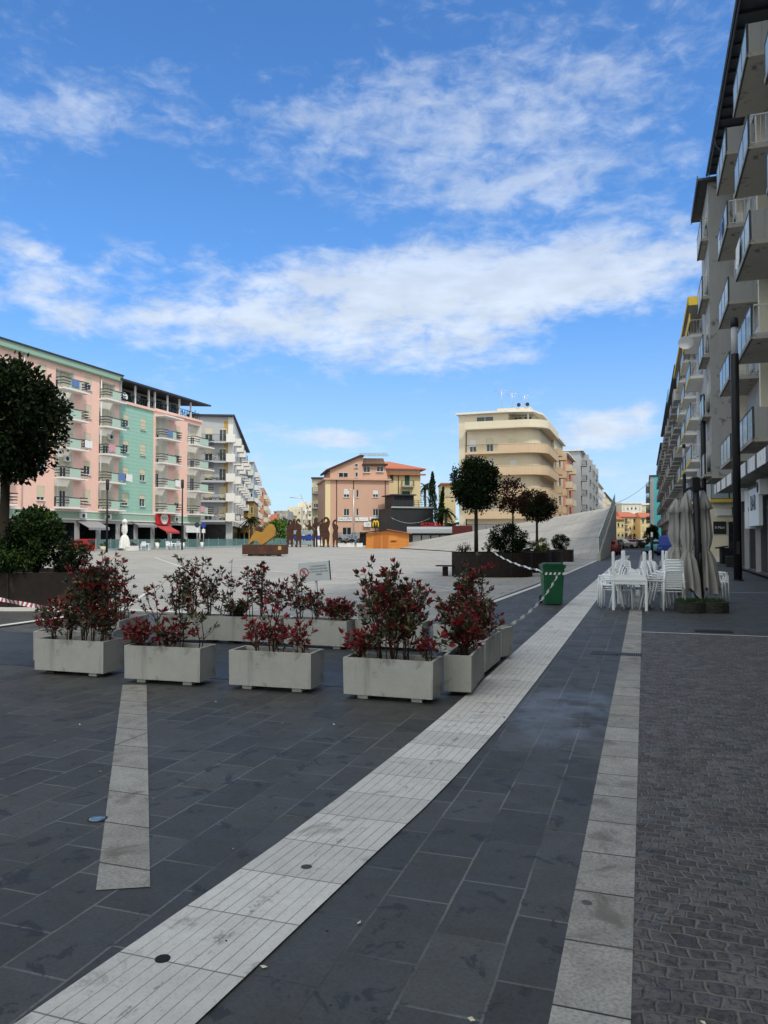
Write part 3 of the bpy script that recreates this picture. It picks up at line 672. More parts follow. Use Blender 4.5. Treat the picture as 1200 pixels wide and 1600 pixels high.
# ---------------------------------------------------------------- long pink and green block on the left
LX = -56.0
def left_block(name, y0, y1, zt, wallm, label, bays, wins, pent=False):
    mats = [wallm, 'white_wall', 'pane_dark', 'green_band', 'grey_wall', 'pink_wall']
    B = Bld(name, [(LX, y0), (LX, y1), (LX-13, y1), (LX-13, y0)], zt, mats, label)
    L = y1-y0; B.zones[0] = [(0, L, -.1, 3.55, 4), (0, L, 3.55, 4.45, 3)]
    fl = [6.05+3.02*k-.75 for k in range(5)]
    n = max(2, round(L/3.4))
    for i in range(n): B.hole(0, L*(i+.12)/n, L*(i+.88)/n, .3, 3.2, 1.3, 2)
    for (ya, yb, yc) in bays:
        ua, ub = ya-y0, yb-y0; top = zt-.45
        B.hole(0, ua, ub, 4.75, top, .75, 1)
        for k in range(5):
            z = 4.75+3.02*k
            if z+1.90 > top: continue
            fr = random.choice([.15, .5, .95, .7, .35])
            for q, dw in (((.27, .8), (.72, .95)) if ub-ua > 2.6 else ((.45, .95),)):
                B.win(0, ua+(ub-ua)*q, z+.02, dw, 1.85 if k == 4 else 2.15, 'door', random.choice([.2, .5, .95, .8]), cut=False, off=.72)
            B.balc(0, ua+.0, z, yc-ya, 1.0, 'green', fr=.28)
    for yw in wins:
        for k in range(5 if zt > 19 else 4):
            kind = 'green' if (k == 0 and yw < 60) else 'roll'
            B.win(0, yw-y0, fl[k], 1.05, 1.42, kind, random.choice([.95, .95, .6, .5, .35, .8]))
    m = MB()
    m.box((.0, -.02, 4.35), (.06, L+.0, 4.47)); m.box((0, -.02, 3.5), (.14, L, 3.62)); B.part('cornice', m, 'white_wall')
    B.finish(); return B
A = left_block('apartment_block', 36, 72.2, 19.2, 'pink_wall', 'long pink apartment block with a green roof edge at the far left',
    [(44, 47, 48.3), (52.2, 56, 58.2) if 0 else (51.5, 54.6, 56.6), (pxY(84, LX), pxY(113, LX), pxY(125, LX)), (pxY(153, LX), pxY(178, LX), pxY(190, LX)-.6)], [pxY(63, LX), pxY(135, LX), 49.8, 42])
m = MB(); m.box((-13.2, -.3, 19.2), (.35, 36.3, 19.26)); m.box((.30, -.3, 19.27), (.42, 36.3, 19.95)); m.box((-13.1, -.2, 19.27), (.28, 36.2, 19.9), 1); m.box((.43, -.3, 19.86), (.55, 36.3, 20.0), 1)
A.part('roof_edge', m, ['green_band', 'dark_roof'])
m = MB()
for y in (33.0-.0, 22.0, 12): m.tube([(.12, y, 3.6), (.12, y, 19.2)], .06, 6)
A.part('drainpipe', m, 'white_wall')
Gb = left_block('stair_block', 72.2, 78.6, 16.9, 'green_wall', 'narrow green tiled block between the two pink blocks with a covered roof terrace', [], [pxY(195, LX), pxY(222, LX)])
Pb = left_block('corner_block', 78.6, 89.2, 17.0, 'pink_wall', 'pink corner block with stacked balconies and a covered roof terrace right of the green strip', [(pxY(242, LX), pxY(261, LX), pxY(273, LX)), (pxY(292, LX), 88.95, 90.9)], [pxY(276, LX)])
m = MB()   # joints in the tiled green wall
for k in range(28): m.box((0, .0, 4.9+.43*k), (.012, 6.4, 4.915+.43*k))
Gb.part('wall_joints', m, 'green_band')
for B, L in ((Gb, 6.4), (Pb, 10.6)):
    m = MB(); m.box((-12.9, 0, B.zt), (.2, L, B.zt+.12)); m.box((.08, 0, B.zt+.12), (.2, L, B.zt+.3)); B.part('terrace_edge', m, 'pink_wall')
    m = MB(); m.box((-9, 0, B.zt+.12), (-2.6, L-(0 if B is Gb else 1.5), 19.4)); B.part('penthouse_wall', m, 'pale_grey_wall')
    for k in range(int(L/3.2)):
        m = MB(); m.box((-2.6, 1+3.2*k, B.zt+.2), (-2.52, 2.1+3.2*k, 19.1)); B.part('terrace_door', m, 'pane_dark')
    for k in range(int(L/2.7)+1):
        m = MB(); m.box((-.12, .15+2.6*k, B.zt+.3), (.06, .33+2.6*k, 19.35)); B.part('terrace_post', m, 'white_paint')
    m = MB(); r = random.Random(3)
    for k in range(int(L*2)): m.box((.0, .1+.5*k, B.zt+.3), (.04, .14+.5*k, B.zt+1.1))
    m.box((-.02, 0, B.zt+1.1), (.06, L, B.zt+1.15)); B.part('terrace_railing', m, 'rail_dark')
    m = MB(); pts = [(.75, 19.35), (.75, 19.55), (-13, 20.6), (-13, 20.4)]
    for y0, y1 in ((-.4 if B is Gb else 0, L+(1.2 if B is Pb else 0)),): prismx(m, [(-13, 20.4), (.75, 19.35), (.75, 19.55), (-13, 20.6)], y0, y1)
    B.part('canopy_roof', m, 'dark_roof')
    m = MB()
    for k in range(14):
        for _ in range(26): m.leaf((-.5+random.uniform(-.4, .3), random.uniform(.3, L-.3), B.zt+.4+random.random()*.9), .28, random.randrange(2))
    B.part('terrace_plants', m, ['leaf_mid', 'leaf_dark'])['kind'] = 'stuff'
# washing hung over the balcony rails
def washing(B, e, u, z, off, w, h, mt):
    a, ud, n, L = B.edge(e); T_ = Matrix.Translation(a+ud*u+n*off+Vector((0, 0, z))) @ Matrix.Rotation(math.atan2(ud.y, ud.x), 4, 'Z'); m = MB(); k = 8
    for i in range(k):
        x0, x1 = w*i/k, w*(i+1)/k; y0, y1 = -.03*math.sin(i*1.9), -.03*math.sin((i+1)*1.9); b0, b1 = .04*math.sin(i*2.3), .04*math.sin((i+1)*2.3)
        m.poly([T_ @ Vector(v) for v in ((x0, y0-.02, -h+b0), (x1, y1-.02, -h+b1), (x1, 0, 0), (x0, 0, 0))])
    B.part('washing', m, mt)
for B_, px, z, mt in ((A, 172, 7.77+1.02, 'cloth_blue'), (A, 184, 7.77+1.02, 'cloth_white'), (A, 118, 10.8+1.02, 'cloth_white'), (A, 156, 10.8+1.02, 'cloth_pink'), (A, 96, 16.83+1.02, 'cloth_blue'), (Pb, 302, 4.75+1.02, 'cloth_pink'), (Pb, 249, 13.8+1.02, 'cloth_blue'), (Pb, 262, 7.77+1.02, 'cloth_white')): washing(B_, 0, B_.uc(0, px), z, 1.03, 1.1, .8, mt)
m = MB(); u0, u1 = Pb.uc(0, 241), Pb.uc(0, 271); m.prism([(0, u0), (1.4, u0), (1.4, u1), (0, u1)], 16.35, 16.5); Pb.part('top_awning', m, 'white_paint')
# shop fronts under it
def awning(B, e, u0, u1, z, d, mt, drop=.75, name='awning'):
    a, ud, n, L = B.edge(e); m = MB(); p = lambda u, dd, zz: a+ud*u+n*dd+Vector((0, 0, zz))
    for q in ([p(u0, 0, z), p(u0, d, z-drop), p(u1, d, z-drop), p(u1, 0, z)], [p(u0, d, z-drop), p(u0, d, z-drop-.25), p(u1, d, z-drop-.25), p(u1, d, z-drop)],
              [p(u0, 0, z), p(u0, 0, z-.06), p(u0, d, z-drop-.06), p(u0, d, z-drop)], [p(u1, 0, z-.06), p(u1, 0, z), p(u1, d, z-drop), p(u1, d, z-drop-.06)], [p(u1, 0, z-.06), p(u1, d, z-drop-.06), p(u0, d, z-drop-.06), p(u0, 0, z-.06)]): m.poly(q)
    return B.part(name, m, mt)
awning(A, 0, A.uc(0, 119), A.uc(0, 152), 3.45, 1.6, 'awning_grey')
awning(Gb, 0, 2.6, 6.2, 3.4, .8, 'awning_grey', .3)
awning(Pb, 0, Pb.uc(0, 241), Pb.uc(0, 262), 3.2, 1.7, 'red_fabric', .8)
u0 = Pb.uc(0, 241); u1 = Pb.uc(0, 263)
m = MB(); m.box((.16, u0, 3.25), (.32, u1, 4.45)); sb = Pb.part('shop_sign', m, 'red_paint')
m = MB(); m.lathe([(.72, 0), (.72, .12)], 28, 0, Matrix.Translation((.33, (u0+u1)/2, 4.0)) @ Matrix.Rotation(PI/2, 4, 'Y')); rd_ = m.build('roundel', 'white_paint', sb); text('lettering', 'PIZZA', .42, 'dark_brown', rd_, (.46, (u0+u1)/2, 4.0), (PI/2, 0, PI/2), .004)
u0 = Pb.uc(0, 288); u1 = Pb.uc(0, 309); m = MB(); m.box((.16, u0, 2.3), (.3, u1, 3.2)); Pb.part('shop_sign', m, 'white_paint')
def ac(B, e, u, z, off=0):
    a, ud, n, L = B.edge(e); Tm = Matrix.Translation(a+ud*u+Vector((0, 0, z))+n*off) @ Matrix.Rotation(math.atan2(ud.y, ud.x), 4, 'Z')
    m = MB(); m.box((-.42, -.34, 0), (.42, -.04, .6), 0, Tm); o = B.part('air_conditioner', m, 'white_paint')
    m = MB(); m.lathe([(.22, 0), (.22, .02), (.05, .03)], 16, 0, Tm @ Matrix.Translation((-.08, -.341, .3)) @ Matrix.Rotation(PI/2, 4, 'X')); m.build('fan_grille', 'rail_dark', o)
ac(A, 0, A.uc(0, 127), 3.65); ac(A, 0, A.uc(0, 168)-.2, 3.65); ac(Pb, 0, Pb.uc(0, 273), 3.65); ac(A, 0, A.uc(0, 176), 12.6, -.6); ac(A, 0, A.uc(0, 108), 9.5, -.6)
m = MB(); a, ud, n, L = A.edge(0); y = A.uc(0, 186)
m.lathe([(.02, 0), (.3, .05), (.42, .14)], 18, 0, Matrix.Translation((.5, y, 17.6)) @ Matrix.Rotation(R(80), 4, 'Y')); A.part('satellite_dish', m, 'white_paint')

# ---------------------------------------------------------------- white block beyond it
c0 = D(296, 840, 119); c1 = D(363, 840, 120); c2 = D(384, 840, 171); c3 = c2+(c0-c1)
B = Bld('apartment_block', [c0.xy, c1.xy, c2.xy, c3.xy], 20.6, ['pale_grey_wall', 'white_wall', 'pane_dark', 'ochre_wall'], 'white apartment block with solid white corner balconies, next past the pink block')
L0 = B.edge(0)[3]; L1 = B.edge(1)[3]
B.zones = {1: [(0, L1, -1, 30, 1)], 0: [(L0-1.4, L0-.75, 4, 19.9, 3), (L0-.75, L0, 4, 30, 1)]}
B.hole(0, 1.5, L0-1, .3, 3.7, 1.5, 2); B.hole(1, .5, L1-3, .3, 3.5, 1, 2)
for k in range(5):
    z = 4.35+3.07*k; u0 = B.uc(0, 312); u1 = B.uc(0, 352.5)
    B.win(0, B.uc(0, 347), z+.05, 1.1, 2.1, 'door', random.choice([.1, .9, .5])); B.win(0, B.uc(0, 325), z+.05, 1.2, 2.1, 'door', random.choice([.1, .9, .5]))
    B.balc(0, u0, z, u1-u0, 1.1, 'bars', slab='pale_grey_wall', th=.3); B.balc(0, u1+.03, z, L0-u1+.35, 1.25, 'solid', slab='white_wall', h=1.1)
    for i in range(11):
        u = 2.2+i*4.4
        B.win(1, u, z+.5, 1.1, 1.5, 'roll', random.choice([.2, .9, .5, .6]));
        if i % 2 == 0: B.balc(1, u+1.2, z, 2.6, 1.1, random.choice(['solid', 'solid', 'bars']), slab='white_wall')
        B.win(1, u+2.2, z+.05, .9, 2.1, 'door', random.choice([.2, .9]))
m = MB()
for k in range(1): m.box((-.3, -.2, 20.6), (0, 0, 20.7))
m = MB(); T0 = B.edge(0)
m.prism([(p.x, p.y) for p in (B.poly[0]+Vector((-.3, -.6, 0)), B.poly[1]+Vector((.6, -.6, 0)), B.poly[2]+Vector((.6, .6, 0)), B.poly[3])], 20.6, 20.85); B.part('roof_slab', m, 'dark_roof')
u = B.uc(0, 352); m = MB(); m.box((u, -1.35, 4.6), (u+1.5, -1.28, 5.5)); 
B.finish()
for k in (0, 1, 2, 3):
    m = MB(); a, ud, n, L = B.edge(0)
    for _ in range(160): m.leaf(a+ud*random.uniform(B.uc(0, 318), B.uc(0, 350))+n*random.uniform(.7, 1.1)+Vector((0, 0, 4.35+3.07*k+.15+random.random()*.9*(1.2 if k in (0, 3) else .35))), .22, random.randrange(3))
    B.part('balcony_plants', m, ['leaf_olive', 'leaf_dark', 'leaf_mid'])['kind'] = 'stuff'

# ---------------------------------------------------------------- small helper for far houses
def far_house(name, px0, px1, d0, d1, ytop, depth, mats, label, rows=3, cols=4, kind='roll', roof=None, side=None, balc=None, zfloor=3.05, group=None, ov=.5, ground=True, wallz=0, wh=1.35):
    a = D(px0, 840, d0); b = D(px1, 840, d1); n = Vector((b.y-a.y, a.x-b.x, 0)).normalized()
    zt = EYE+(840-ytop)/1200*(d0+d1)/2
    if side: c = D(side[0], 840, side[1]); poly = [a.xy, b.xy, c.xy, (c+(a-b)).xy]
    else: poly = [a.xy, b.xy, (b-n*depth).xy, (a-n*depth).xy]
    B = Bld(name, poly, zt, mats, label, group)
    for e in ((0, 1) if side else (0,)):
        L = B.edge(e)[3]; nc = cols if e == 0 else max(2, int(L/4.2)); 
        for r in range(rows):
            z = zt-zfloor*(r+1)+.15
            if z < .6: continue
            for c in range(nc):
                u = L*(c+.5)/nc
                if balc and (c+r*0) % balc[0] == balc[1]:
                    B.win(e, u, z+.02, min(1.0, L/nc*.6), 2.0, 'door', random.choice([.1, .6, .9])); B.balc(e, u-L/nc*.45, z, L/nc*.9, 1.0, balc[2], slab=balc[3])
                else: B.win(e, u, z+.6, min(1.1, L/nc*.5), wh, kind, random.choice([.1, .4, .6, .95]))
        if ground and zt > 8:
            for c in range(nc): B.hole(e, L*(c+.12)/nc, L*(c+.88)/nc, .3, 2.7, .5, len(mats)-1)
    B.finish()
    if roof:
        m = MB(); P = [B.poly[i]+(B.poly[i]-sum(B.poly, Vector())/4).normalized()*ov for i in range(4)]; cen = sum(B.poly, Vector())/4
        if roof[0] == 'hip':
            m.poly([p+Vector((0, 0, zt)) for p in P[::-1]], 0); r1 = (P[0]+P[3])/2*.0+((P[0]+P[3])/2).lerp(cen, .45)+Vector((0, 0, zt+roof[1])); r2 = ((P[1]+P[2])/2).lerp(cen, .45)+Vector((0, 0, zt+roof[1])); Q = [p+Vector((0, 0, zt+.05)) for p in P]
            m.poly([Q[0], Q[1], r2, r1]); m.poly([Q[1], Q[2], r2]); m.poly([Q[2], Q[3], r1, r2]); m.poly([Q[3], Q[0], r1])
        else: m.prism([(p.x, p.y) for p in P], zt+.003, zt+roof[1])
        B.part('roof', m, roof[2])
    return B
far_house('apartment_block', 379, 396, 176, 176, 722, 20, ['blue_grey_wall', 'white_wall', 'pane_dark'], 'blue grey apartment block with a pale flat roof beyond the white one', 5, 2, side=(404, 214), balc=(2, 1, 'solid', 'white_wall'), roof=('flat', .4, 'white_wall'))
far_house('old_house', 374, 397, 160, 160, 785, 16, ['ochre_wall', 'pane_dark'], 'weathered ochre house with a dark eave in front of the blue grey block', 2, 3, 'green', roof=('flat', .25, 'dark_brown'), side=(403, 178))
far_house('apartment_block', 402, 412, 206, 206, 762, 14, ['orange_wall', 'cream_wall', 'pane_dark'], 'orange red block with cream balconies past the ochre house', 4, 2, side=(419, 250), balc=(2, 0, 'solid', 'cream_wall'))
far_house('small_house', 416, 431, 235, 235, 815, 14, ['cream_wall', 'pane_dark'], 'low cream house with a red tiled roof, left end of the far row', 2, 3, roof=('hip', 2.5, 'roof_tile'))
far_house('small_house', 428, 441, 300, 300, 800, 14, ['orange_wall', 'pane_dark'], 'distant salmon house half hidden behind the red roofed cottage', 3, 3, roof=('flat', .3, 'roof_tile'))
far_house('apartment_block', 432, 450, 250, 250, 798, 12, ['grey_wall', 'pane_dark'], 'grey far apartment block behind the bright green tree', 4, 4, balc=(2, 1, 'solid', 'grey_wall'))
far_house('apartment_block', 448, 470, 262, 262, 792, 12, ['cream_wall', 'cream_wall', 'pane_dark'], 'cream far block with a stepped roof behind the embracing steel figures', 4, 4, balc=(2, 0, 'solid', 'cream_wall'))
far_house('apartment_block', 466, 492, 270, 270, 785, 12, ['cream_wall', 'cream_wall', 'pane_dark'], 'taller cream far block just left of the block with dark balconies', 4, 5, balc=(2, 1, 'solid', 'white_wall'))
far_house('apartment_block', 487, 512, 157, 157, 748, 14, ['cream_wall', 'pink_wall', 'pane_dark'], 'narrow cream block with grey balconies squeezed left of the terracotta house', 4, 2, balc=(1, 0, 'bars', 'grey_wall'), roof=('flat', .3, 'dark_roof'))
m = MB(); p = D(478, 786, 262); m.tube([(0, 0, -12), (0, 0, 0)], .16, 5); m.tube([(1, 0, -2), (-2, 0, 3.0)], .16, 5); m.tube([(-1.4, 0, 1.6), (-6, 0, 2.0)], .12, 5)
cr = m.build('crane_arm', 'aluminium', loc=(p.x, p.y, p.z)); tag(cr, 'thin bent crane arm sticking up over the cream far blocks', 'crane')  # bent crane arm above the far blocks

# ---------------------------------------------------------------- terracotta house, yellow house
a = D(508, 840, 134); b = D(608, 840, 136); nn = Vector((b.y-a.y, a.x-b.x, 0)).normalized()
B = Bld('town_house', [a.xy, b.xy, (b-nn*14).xy, (a-nn*14).xy], 11.75, ['terracotta_wall', 'pale_yellow_wall', 'pane_dark', 'graffiti'], 'terracotta town house with a sloping attic and solar panels on its roof')
L0 = B.edge(0)[3]; B.zones = {0: [(0, B.uc(0, 516), -1, 20, 1), (B.uc(0, 527), B.uc(0, 572), -.1, 2.6, 3)]}
for y0, y1 in ((766, 777), (795, 806)):
    B.wpx(0, 537, y0, 546, y1, 'white', .6 if y0 < 780 else .0); B.wpx(0, 556.5, y0-.5, 560.5, y1, 'plain', 0); B.wpx(0, 582.5, y0, 591, y1, 'white', .6 if y0 < 780 else 0)
B.wpx(0, 535, 824, 549, 836, 'dark', 0)
for x0 in (562, 590): B.hole(0, B.uc(0, x0), B.uc(0, x0+12), .2, 2.6, .6, 2)
B.finish(roof=False)
a_, ud, n, L = B.edge(0)
m = MB(); m.prism([(-.3, -.5), (L+.3, -.5), (L+.3, 14), (-.3, 14)], 11.752, 12.05, 0, Matrix.Rotation(math.atan2(ud.y, ud.x), 4, 'Z')); B.part('cornice', m, 'terracotta_wall')
Tm = Matrix.Rotation(math.atan2(ud.y, ud.x), 4, 'Z')
def uz(px, py): return B.ray(0, px, py)
pts = [uz(516, 748), uz(567, 748), uz(567, 714), uz(562, 713.5), uz(516, 731)]; pts = [(p[0], max(p[1], 12.052)) for p in pts]
def wallpoly(B, pts, y0, y1, mt, name, mi=0):
    m = MB(); T2 = Tm @ Matrix(((1, 0, 0, 0), (0, 0, -1, 0), (0, 1, 0, 0), (0, 0, 0, 1))); m.prism(pts, -y1, -y0, mi, T2); return B.part(name, m, mt)
att = wallpoly(B, pts, .1, 11, 'terracotta_wall', 'attic_wall')
wallpoly(B, [uz(511, 736), uz(562, 713.8), uz(568, 714), uz(568, 711.2), uz(562, 711), uz(509.5, 733.5)], -.45, 11.5, 'dark_brown', 'sloping_roof')
q0, q1 = uz(567.5, 748), uz(602, 725); wallpoly(B, [(q0[0], 12.053), (uz(606, 748)[0], 12.053), (uz(606, 748)[0], 12.6), (q1[0], uz(602, 727)[1]), (q0[0], uz(567, 727)[1])], .5, 11, 'terracotta_wall', 'attic_wall')
wallpoly(B, [uz(566, 726.8), uz(606, 726.8), uz(606, 724.5), uz(566, 724.5)], -.1, 11, 'dark_brown', 'eave')
wallpoly(B, [uz(567.3, 724.4), uz(606, 724.4), uz(603, 714), uz(567.3, 713.5)], 2.5, 9.5, 'terracotta_wall', 'roof_storey')
for (x0, y0, x1, y1), y in (((529, 738, 544, 746), .1), ((555, 737.5, 559.5, 745.5), .1), ((554.5, 724, 559.5, 730), .1), ((568.5, 728, 579, 738), .5), ((589, 728, 600, 737), .5)):
    u0, z1 = uz(x0, y0); u1, z0 = uz(x1, y1); fm, P = win_parts('dark' if y0 == 738 else 'plain', u1-u0, z1-z0, .01); o = link('attic_window', fm, B.root, Tm @ Vector(((u0+u1)/2, y-.04, z0)), math.atan2(ud.y, ud.x))
    for nm, me in P: link(nm, me, o)
for k in range(6):
    u0, z0 = uz(565.5+k*7.4, 711); u1, z1 = uz(572.4+k*7.4, 704.5); m = MB(); P = [Tm @ Vector(v) for v in ((u0, 1.2, z0), (u1, 1.2, z0), (u1, 3.2, z1), (u0, 3.2, z1), (u0, 1.2, z0-.08), (u1, 1.2, z0-.08), (u1, 3.2, z1-.08), (u0, 3.2, z1-.08))]
    for q in ((0, 1, 2, 3), (7, 6, 5, 4), (4, 5, 1, 0), (5, 6, 2, 1), (6, 7, 3, 2), (7, 4, 0, 3)): m.poly([P[i] for i in q])
    B.part('solar_panel', m, 'glass_blue')
for px in (526, 552.5, 602): u, z = uz(px, 750); m = MB(); m.tube([Tm @ Vector((u, -.07, .1)), Tm @ Vector((u, -.07, 11.7))], .07, 6); B.part('drainpipe', m, 'dark_brown')
def flatsign(B, e, x0, y0, x1, y1, mt, txt=None, tm='sign_text', size=.6, out=.1, name='sign_board'):
    a, ud, n, L = B.edge(e); u0, z1 = B.ray(e, x0, y0); u1, _ = B.ray(e, x1, y0); z0 = B.ray(e, x0, y1)[1]; rz = math.atan2(ud.y, ud.x)
    m = MB(); T_ = Matrix.Translation(a) @ Matrix.Rotation(rz, 4, 'Z'); m.box((u0, -out-.06, z0), (u1, -out+.04, z1), 0, T_); o = B.part(name, m, mt)
    if txt: text('lettering', txt, size, tm, o, T_ @ Vector(((u0+u1)/2, -out-.065, (z0+z1)/2)), (PI/2, 0, rz), .006)
    return o
flatsign(B, 0, 528, 808.5, 550, 814, 'sign_white', 'GALLUPO', size=.52); flatsign(B, 0, 555, 808.5, 575, 814, 'sign_white', 'R - - - -', size=.45, tm='bin_green'); flatsign(B, 0, 577.5, 807.5, 600.5, 812.5, 'sign_white', 'FARMACIA', size=.42)
flatsign(B, 0, 568, 816, 580, 823, 'sign_white', 'CA', size=.5, out=.4); flatsign(B, 0, 596, 816, 608, 821, 'sign_white', 'ANNA', size=.35, out=.3)
a = D(604, 840, 141); b = D(657, 840, 142); nn = Vector((b.y-a.y, a.x-b.x, 0)).normalized()
Yh = Bld('town_house', [a.xy, b.xy, (b-nn*13).xy, (a-nn*13).xy], EYE+106/1200*141.5, ['pale_yellow_wall', 'white_wall', 'pane_dark'], 'yellow town house with dark green shutters and a red hipped roof'); L0 = Yh.edge(0)[3]
Yh.zones = {0: [(0, L0, EYE+103/1200*141, 40, 1)]}
Yh.wpx(0, 609, 740.5, 615, 752, 'green'); Yh.wpx(0, 632, 741, 640.5, 758.5, 'green'); Yh.wpx(0, 627.5, 767, 641, 778, 'green')
u, z = Yh.ray(0, 627, 760); Yh.balc(0, u, z, 2.3, 1.0, 'bars', slab='grey_wall'); Yh.finish()
_ud = Yh.edge(0)[1]; Ty = Matrix.Rotation(math.atan2(_ud.y, _ud.x), 4, 'Z'); zt = Yh.zt
m = MB(); m.box((-.3, -.7, zt-1.0), (L0+.9, 0, zt-.75), 0, Ty); m.box((-.3, -.9, zt), (L0+.9, 13.5, zt+.18), 0, Ty)
Q = [Ty @ Vector(v) for v in ((-.3, -.9, zt+.19), (L0+.9, -.9, zt+.19), (L0+.9, 13.5, zt+.19), (-.3, 13.5, zt+.19), (-.3, 6, zt+2.1), (1.5, 6, zt+2.1))]
for q in ((0, 1, 5, 4), (1, 2, 5), (2, 3, 4, 5), (3, 0, 4)): m.poly([Q[i] for i in q])
Yh.part('roof', m, 'roof_tile')
m = MB(); u, z = Yh.ray(0, 622.5, 735); m.tube([Ty @ Vector((u, -.08, 1)), Ty @ Vector((u, -.08, zt-1.1))], .07, 6); Yh.part('drainpipe', m, 'dark_brown')
# black clad structure and kiosk
a = D(612, 840, 127); b = D(677, 840, 129); nn = Vector((b.y-a.y, a.x-b.x, 0)).normalized()
K = Bld('black_pavilion', [a.xy, b.xy, (b-nn*8).xy, (a-nn*8).xy], EYE+46/1200*128, ['black_cladding', 'pane_dark'], 'black clad pavilion with a railed roof deck below the yellow house'); K.finish()
T_ = Matrix.Rotation(math.atan2(-(a-b).y, -(a-b).x), 4, 'Z'); L0 = K.edge(0)[3]; zt = K.zt
m = MB(); m.box((-.1, -.25, zt+.003), (L0, 0, zt+.25), 0, T_); K.part('deck_edge', m, 'aluminium')
m = MB(); m.box((1, 2, zt+.01), (L0*.62, 7.5, zt+2.2), 0, T_); K.part('upper_room', m, 'black_cladding')
m = MB(); m.box((.5, 1.4, zt+2.21), (L0*.66, 7.9, zt+2.4), 0, T_); K.part('canopy_roof', m, 'dark_roof')
m = MB()
for i in range(12): m.box((.1+i*(L0-.2)/11-.03, -.1, zt+.25), (.1+i*(L0-.2)/11+.03, -.05, zt+1.25), 0, T_)
for z in (.6, .95, 1.25): m.box((.1, -.1, zt+z), (L0-.1, -.06, zt+z+.05), 0, T_)
K.part('railing', m, 'rail_dark')
m = MB()
for i in range(9): m.box((i*L0/9+.02, -.03, .1), ((i+1)*L0/9-.02, -.002, zt-.1), 0, T_)
K.part('cladding_panels', m, 'black_cladding')
m = MB(); pts = []
for i in range(13): t = i/12; pts.append(T_ @ Vector((-.5+t*(L0-.5), -1.4, 4.9-1.6*4*t*(1-t)*.55)))
m.tube(pts, .03, 5); o_ = m.build('string_of_lights', 'aluminium', loc=K.o); tag(o_, 'thin pale cable sagging in front of the black pavilion', 'cable')
r = thing('kiosk', D(678, 840, 117), 'low grey kiosk with a rounded roof and a red sign, right of the wooden hut', 'kiosk'); r.location.z = 0
T_ = Matrix.Rotation(YAW*.9, 4, 'Z'); W2 = 38/1200*117
m = MB(); m.box((-W2, 0, 0), (W2*.93, 5, 2.3), 0, T_); m.build('wall', 'black_cladding', r)
for i in range(5): m = MB(); m.box((-W2+.5+i*1.4, -.04, .3), (-W2+1.7+i*1.4, -.003, 2.0), 0, T_); m.build('rolling_shutter', 'grey_wall', r)
m = MB(); pr = [(-1, 2.32), (-1, 2.55), (-.96, 2.95), (-.8, 3.2), (-.4, 3.3), (5.2, 3.3), (5.2, 2.32)]
T3 = T_ @ Matrix(((0, 0, 1, 0), (1, 0, 0, 0), (0, 1, 0, 0), (0, 0, 0, 1))); m.prism(pr, -W2-.4, W2*.93, 0, T3); m.build('roof', 'kiosk_grey', r)
m = MB(); m.box((-W2*.5, .3, 3.31), (W2*.25, .36, 3.5), 0, T_); sg = m.build('sign_board', 'dim_red', r); text('lettering', 'PIZZERIA', .78, 'red_paint', sg, T_ @ Vector((-W2*.12, .19, 3.62)), (PI/2, 0, YAW*.9), .01)

# ---------------------------------------------------------------- rounded beige building
YB = 113.0; XL, XR = -26.3, -14.3; RC = 2.2
arc = [(XR-RC+RC*math.sin(t*PI/12), YB+RC-RC*math.cos(t*PI/12)) for t in range(0, 7)]
poly = [(XL, YB)]+arc+[(XR, 128), (XL, 128)]
B = Bld('apartment_block', poly, 17.7, ['beige_wall', 'beige_band', 'pane_dark', 'white_wall'], 'rounded beige apartment building with wraparound orange tinted balconies and roof aerials')
ne = len(poly); side_e = 7
SL = [14.3, 11.1, 7.85, 4.7]
B.hole(0, 1.2, 11.7-RC, .2, 3.7, .35, 3)
for i, z in enumerate(SL):
    for px in (739.5, 766, 802.5, 826):
        B.win(0, B.uc(0, px), z+.15, 1.05, 1.95 if px < 800 else 1.85, 'white' if (i+int(px)) % 2 else 'plain', [.3, .95, .45, .6][(i+int(px)) % 4])
    for u in (1.0, 4.2, 6.4, 9.5): B.win(side_e, u, z+.15, 1.0, 1.9, 'plain', .4)
pp = [Vector((p[0], p[1], 0))-B.o for p in [(XL+1.2, YB)]+arc+[(XR, 128)]]
def offs(P, d):
    out = []
    for i, p in enumerate(P):
        t = (P[min(i+1, len(P)-1)]-P[max(i-1, 0)]).normalized(); out.append(p+Vector((t.y, -t.x, 0))*d)
    return out
def band(P, d0, d1, z0, z1, mb, mi=0):
    A_, C_ = offs(P, d0), offs(P, d1)
    for i in range(len(P)-1):
        lo = [A_[i], C_[i], C_[i+1], A_[i+1]]; L_ = [v+Vector((0, 0, z0)) for v in lo]; H_ = [v+Vector((0, 0, z1)) for v in lo]
        mb.poly(L_[::-1], mi); mb.poly(H_, mi); mb.poly([L_[1], L_[2], H_[2], H_[1]], mi); mb.poly([L_[3], L_[0], H_[0], H_[3]], mi)
        if i == 0: mb.poly([L_[0], L_[1], H_[1], H_[0]], mi)
        if i == len(P)-2: mb.poly([L_[2], L_[3], H_[3], H_[2]], mi)
for i, z in enumerate(SL):
    m = MB(); band(pp, 0, 1.15, z-.28, z, m); o = B.part('balcony', m, 'beige_band'); q = pp if i else [Vector((6.2, 0, 0))]+pp[1:]
    m = MB(); band(q, 1.03, 1.15, z+.003, z+1.02, m); m.build('parapet', 'beige_band', o)
    m = MB(); band(q, 1.0, 1.19, z+1.025, z+1.1, m); m.build('coping', 'beige_wall', o)
    if i == 0:
        m = MB()
        for k in range(34): m.box((1.25+k*.15, -1.1, z), (1.27+k*.15, -1.08, z+1.05))
        m.box((1.2, -1.12, z+1.05), (6.2, -1.06, z+1.1)); m.build('railing', 'rail_dark', o)
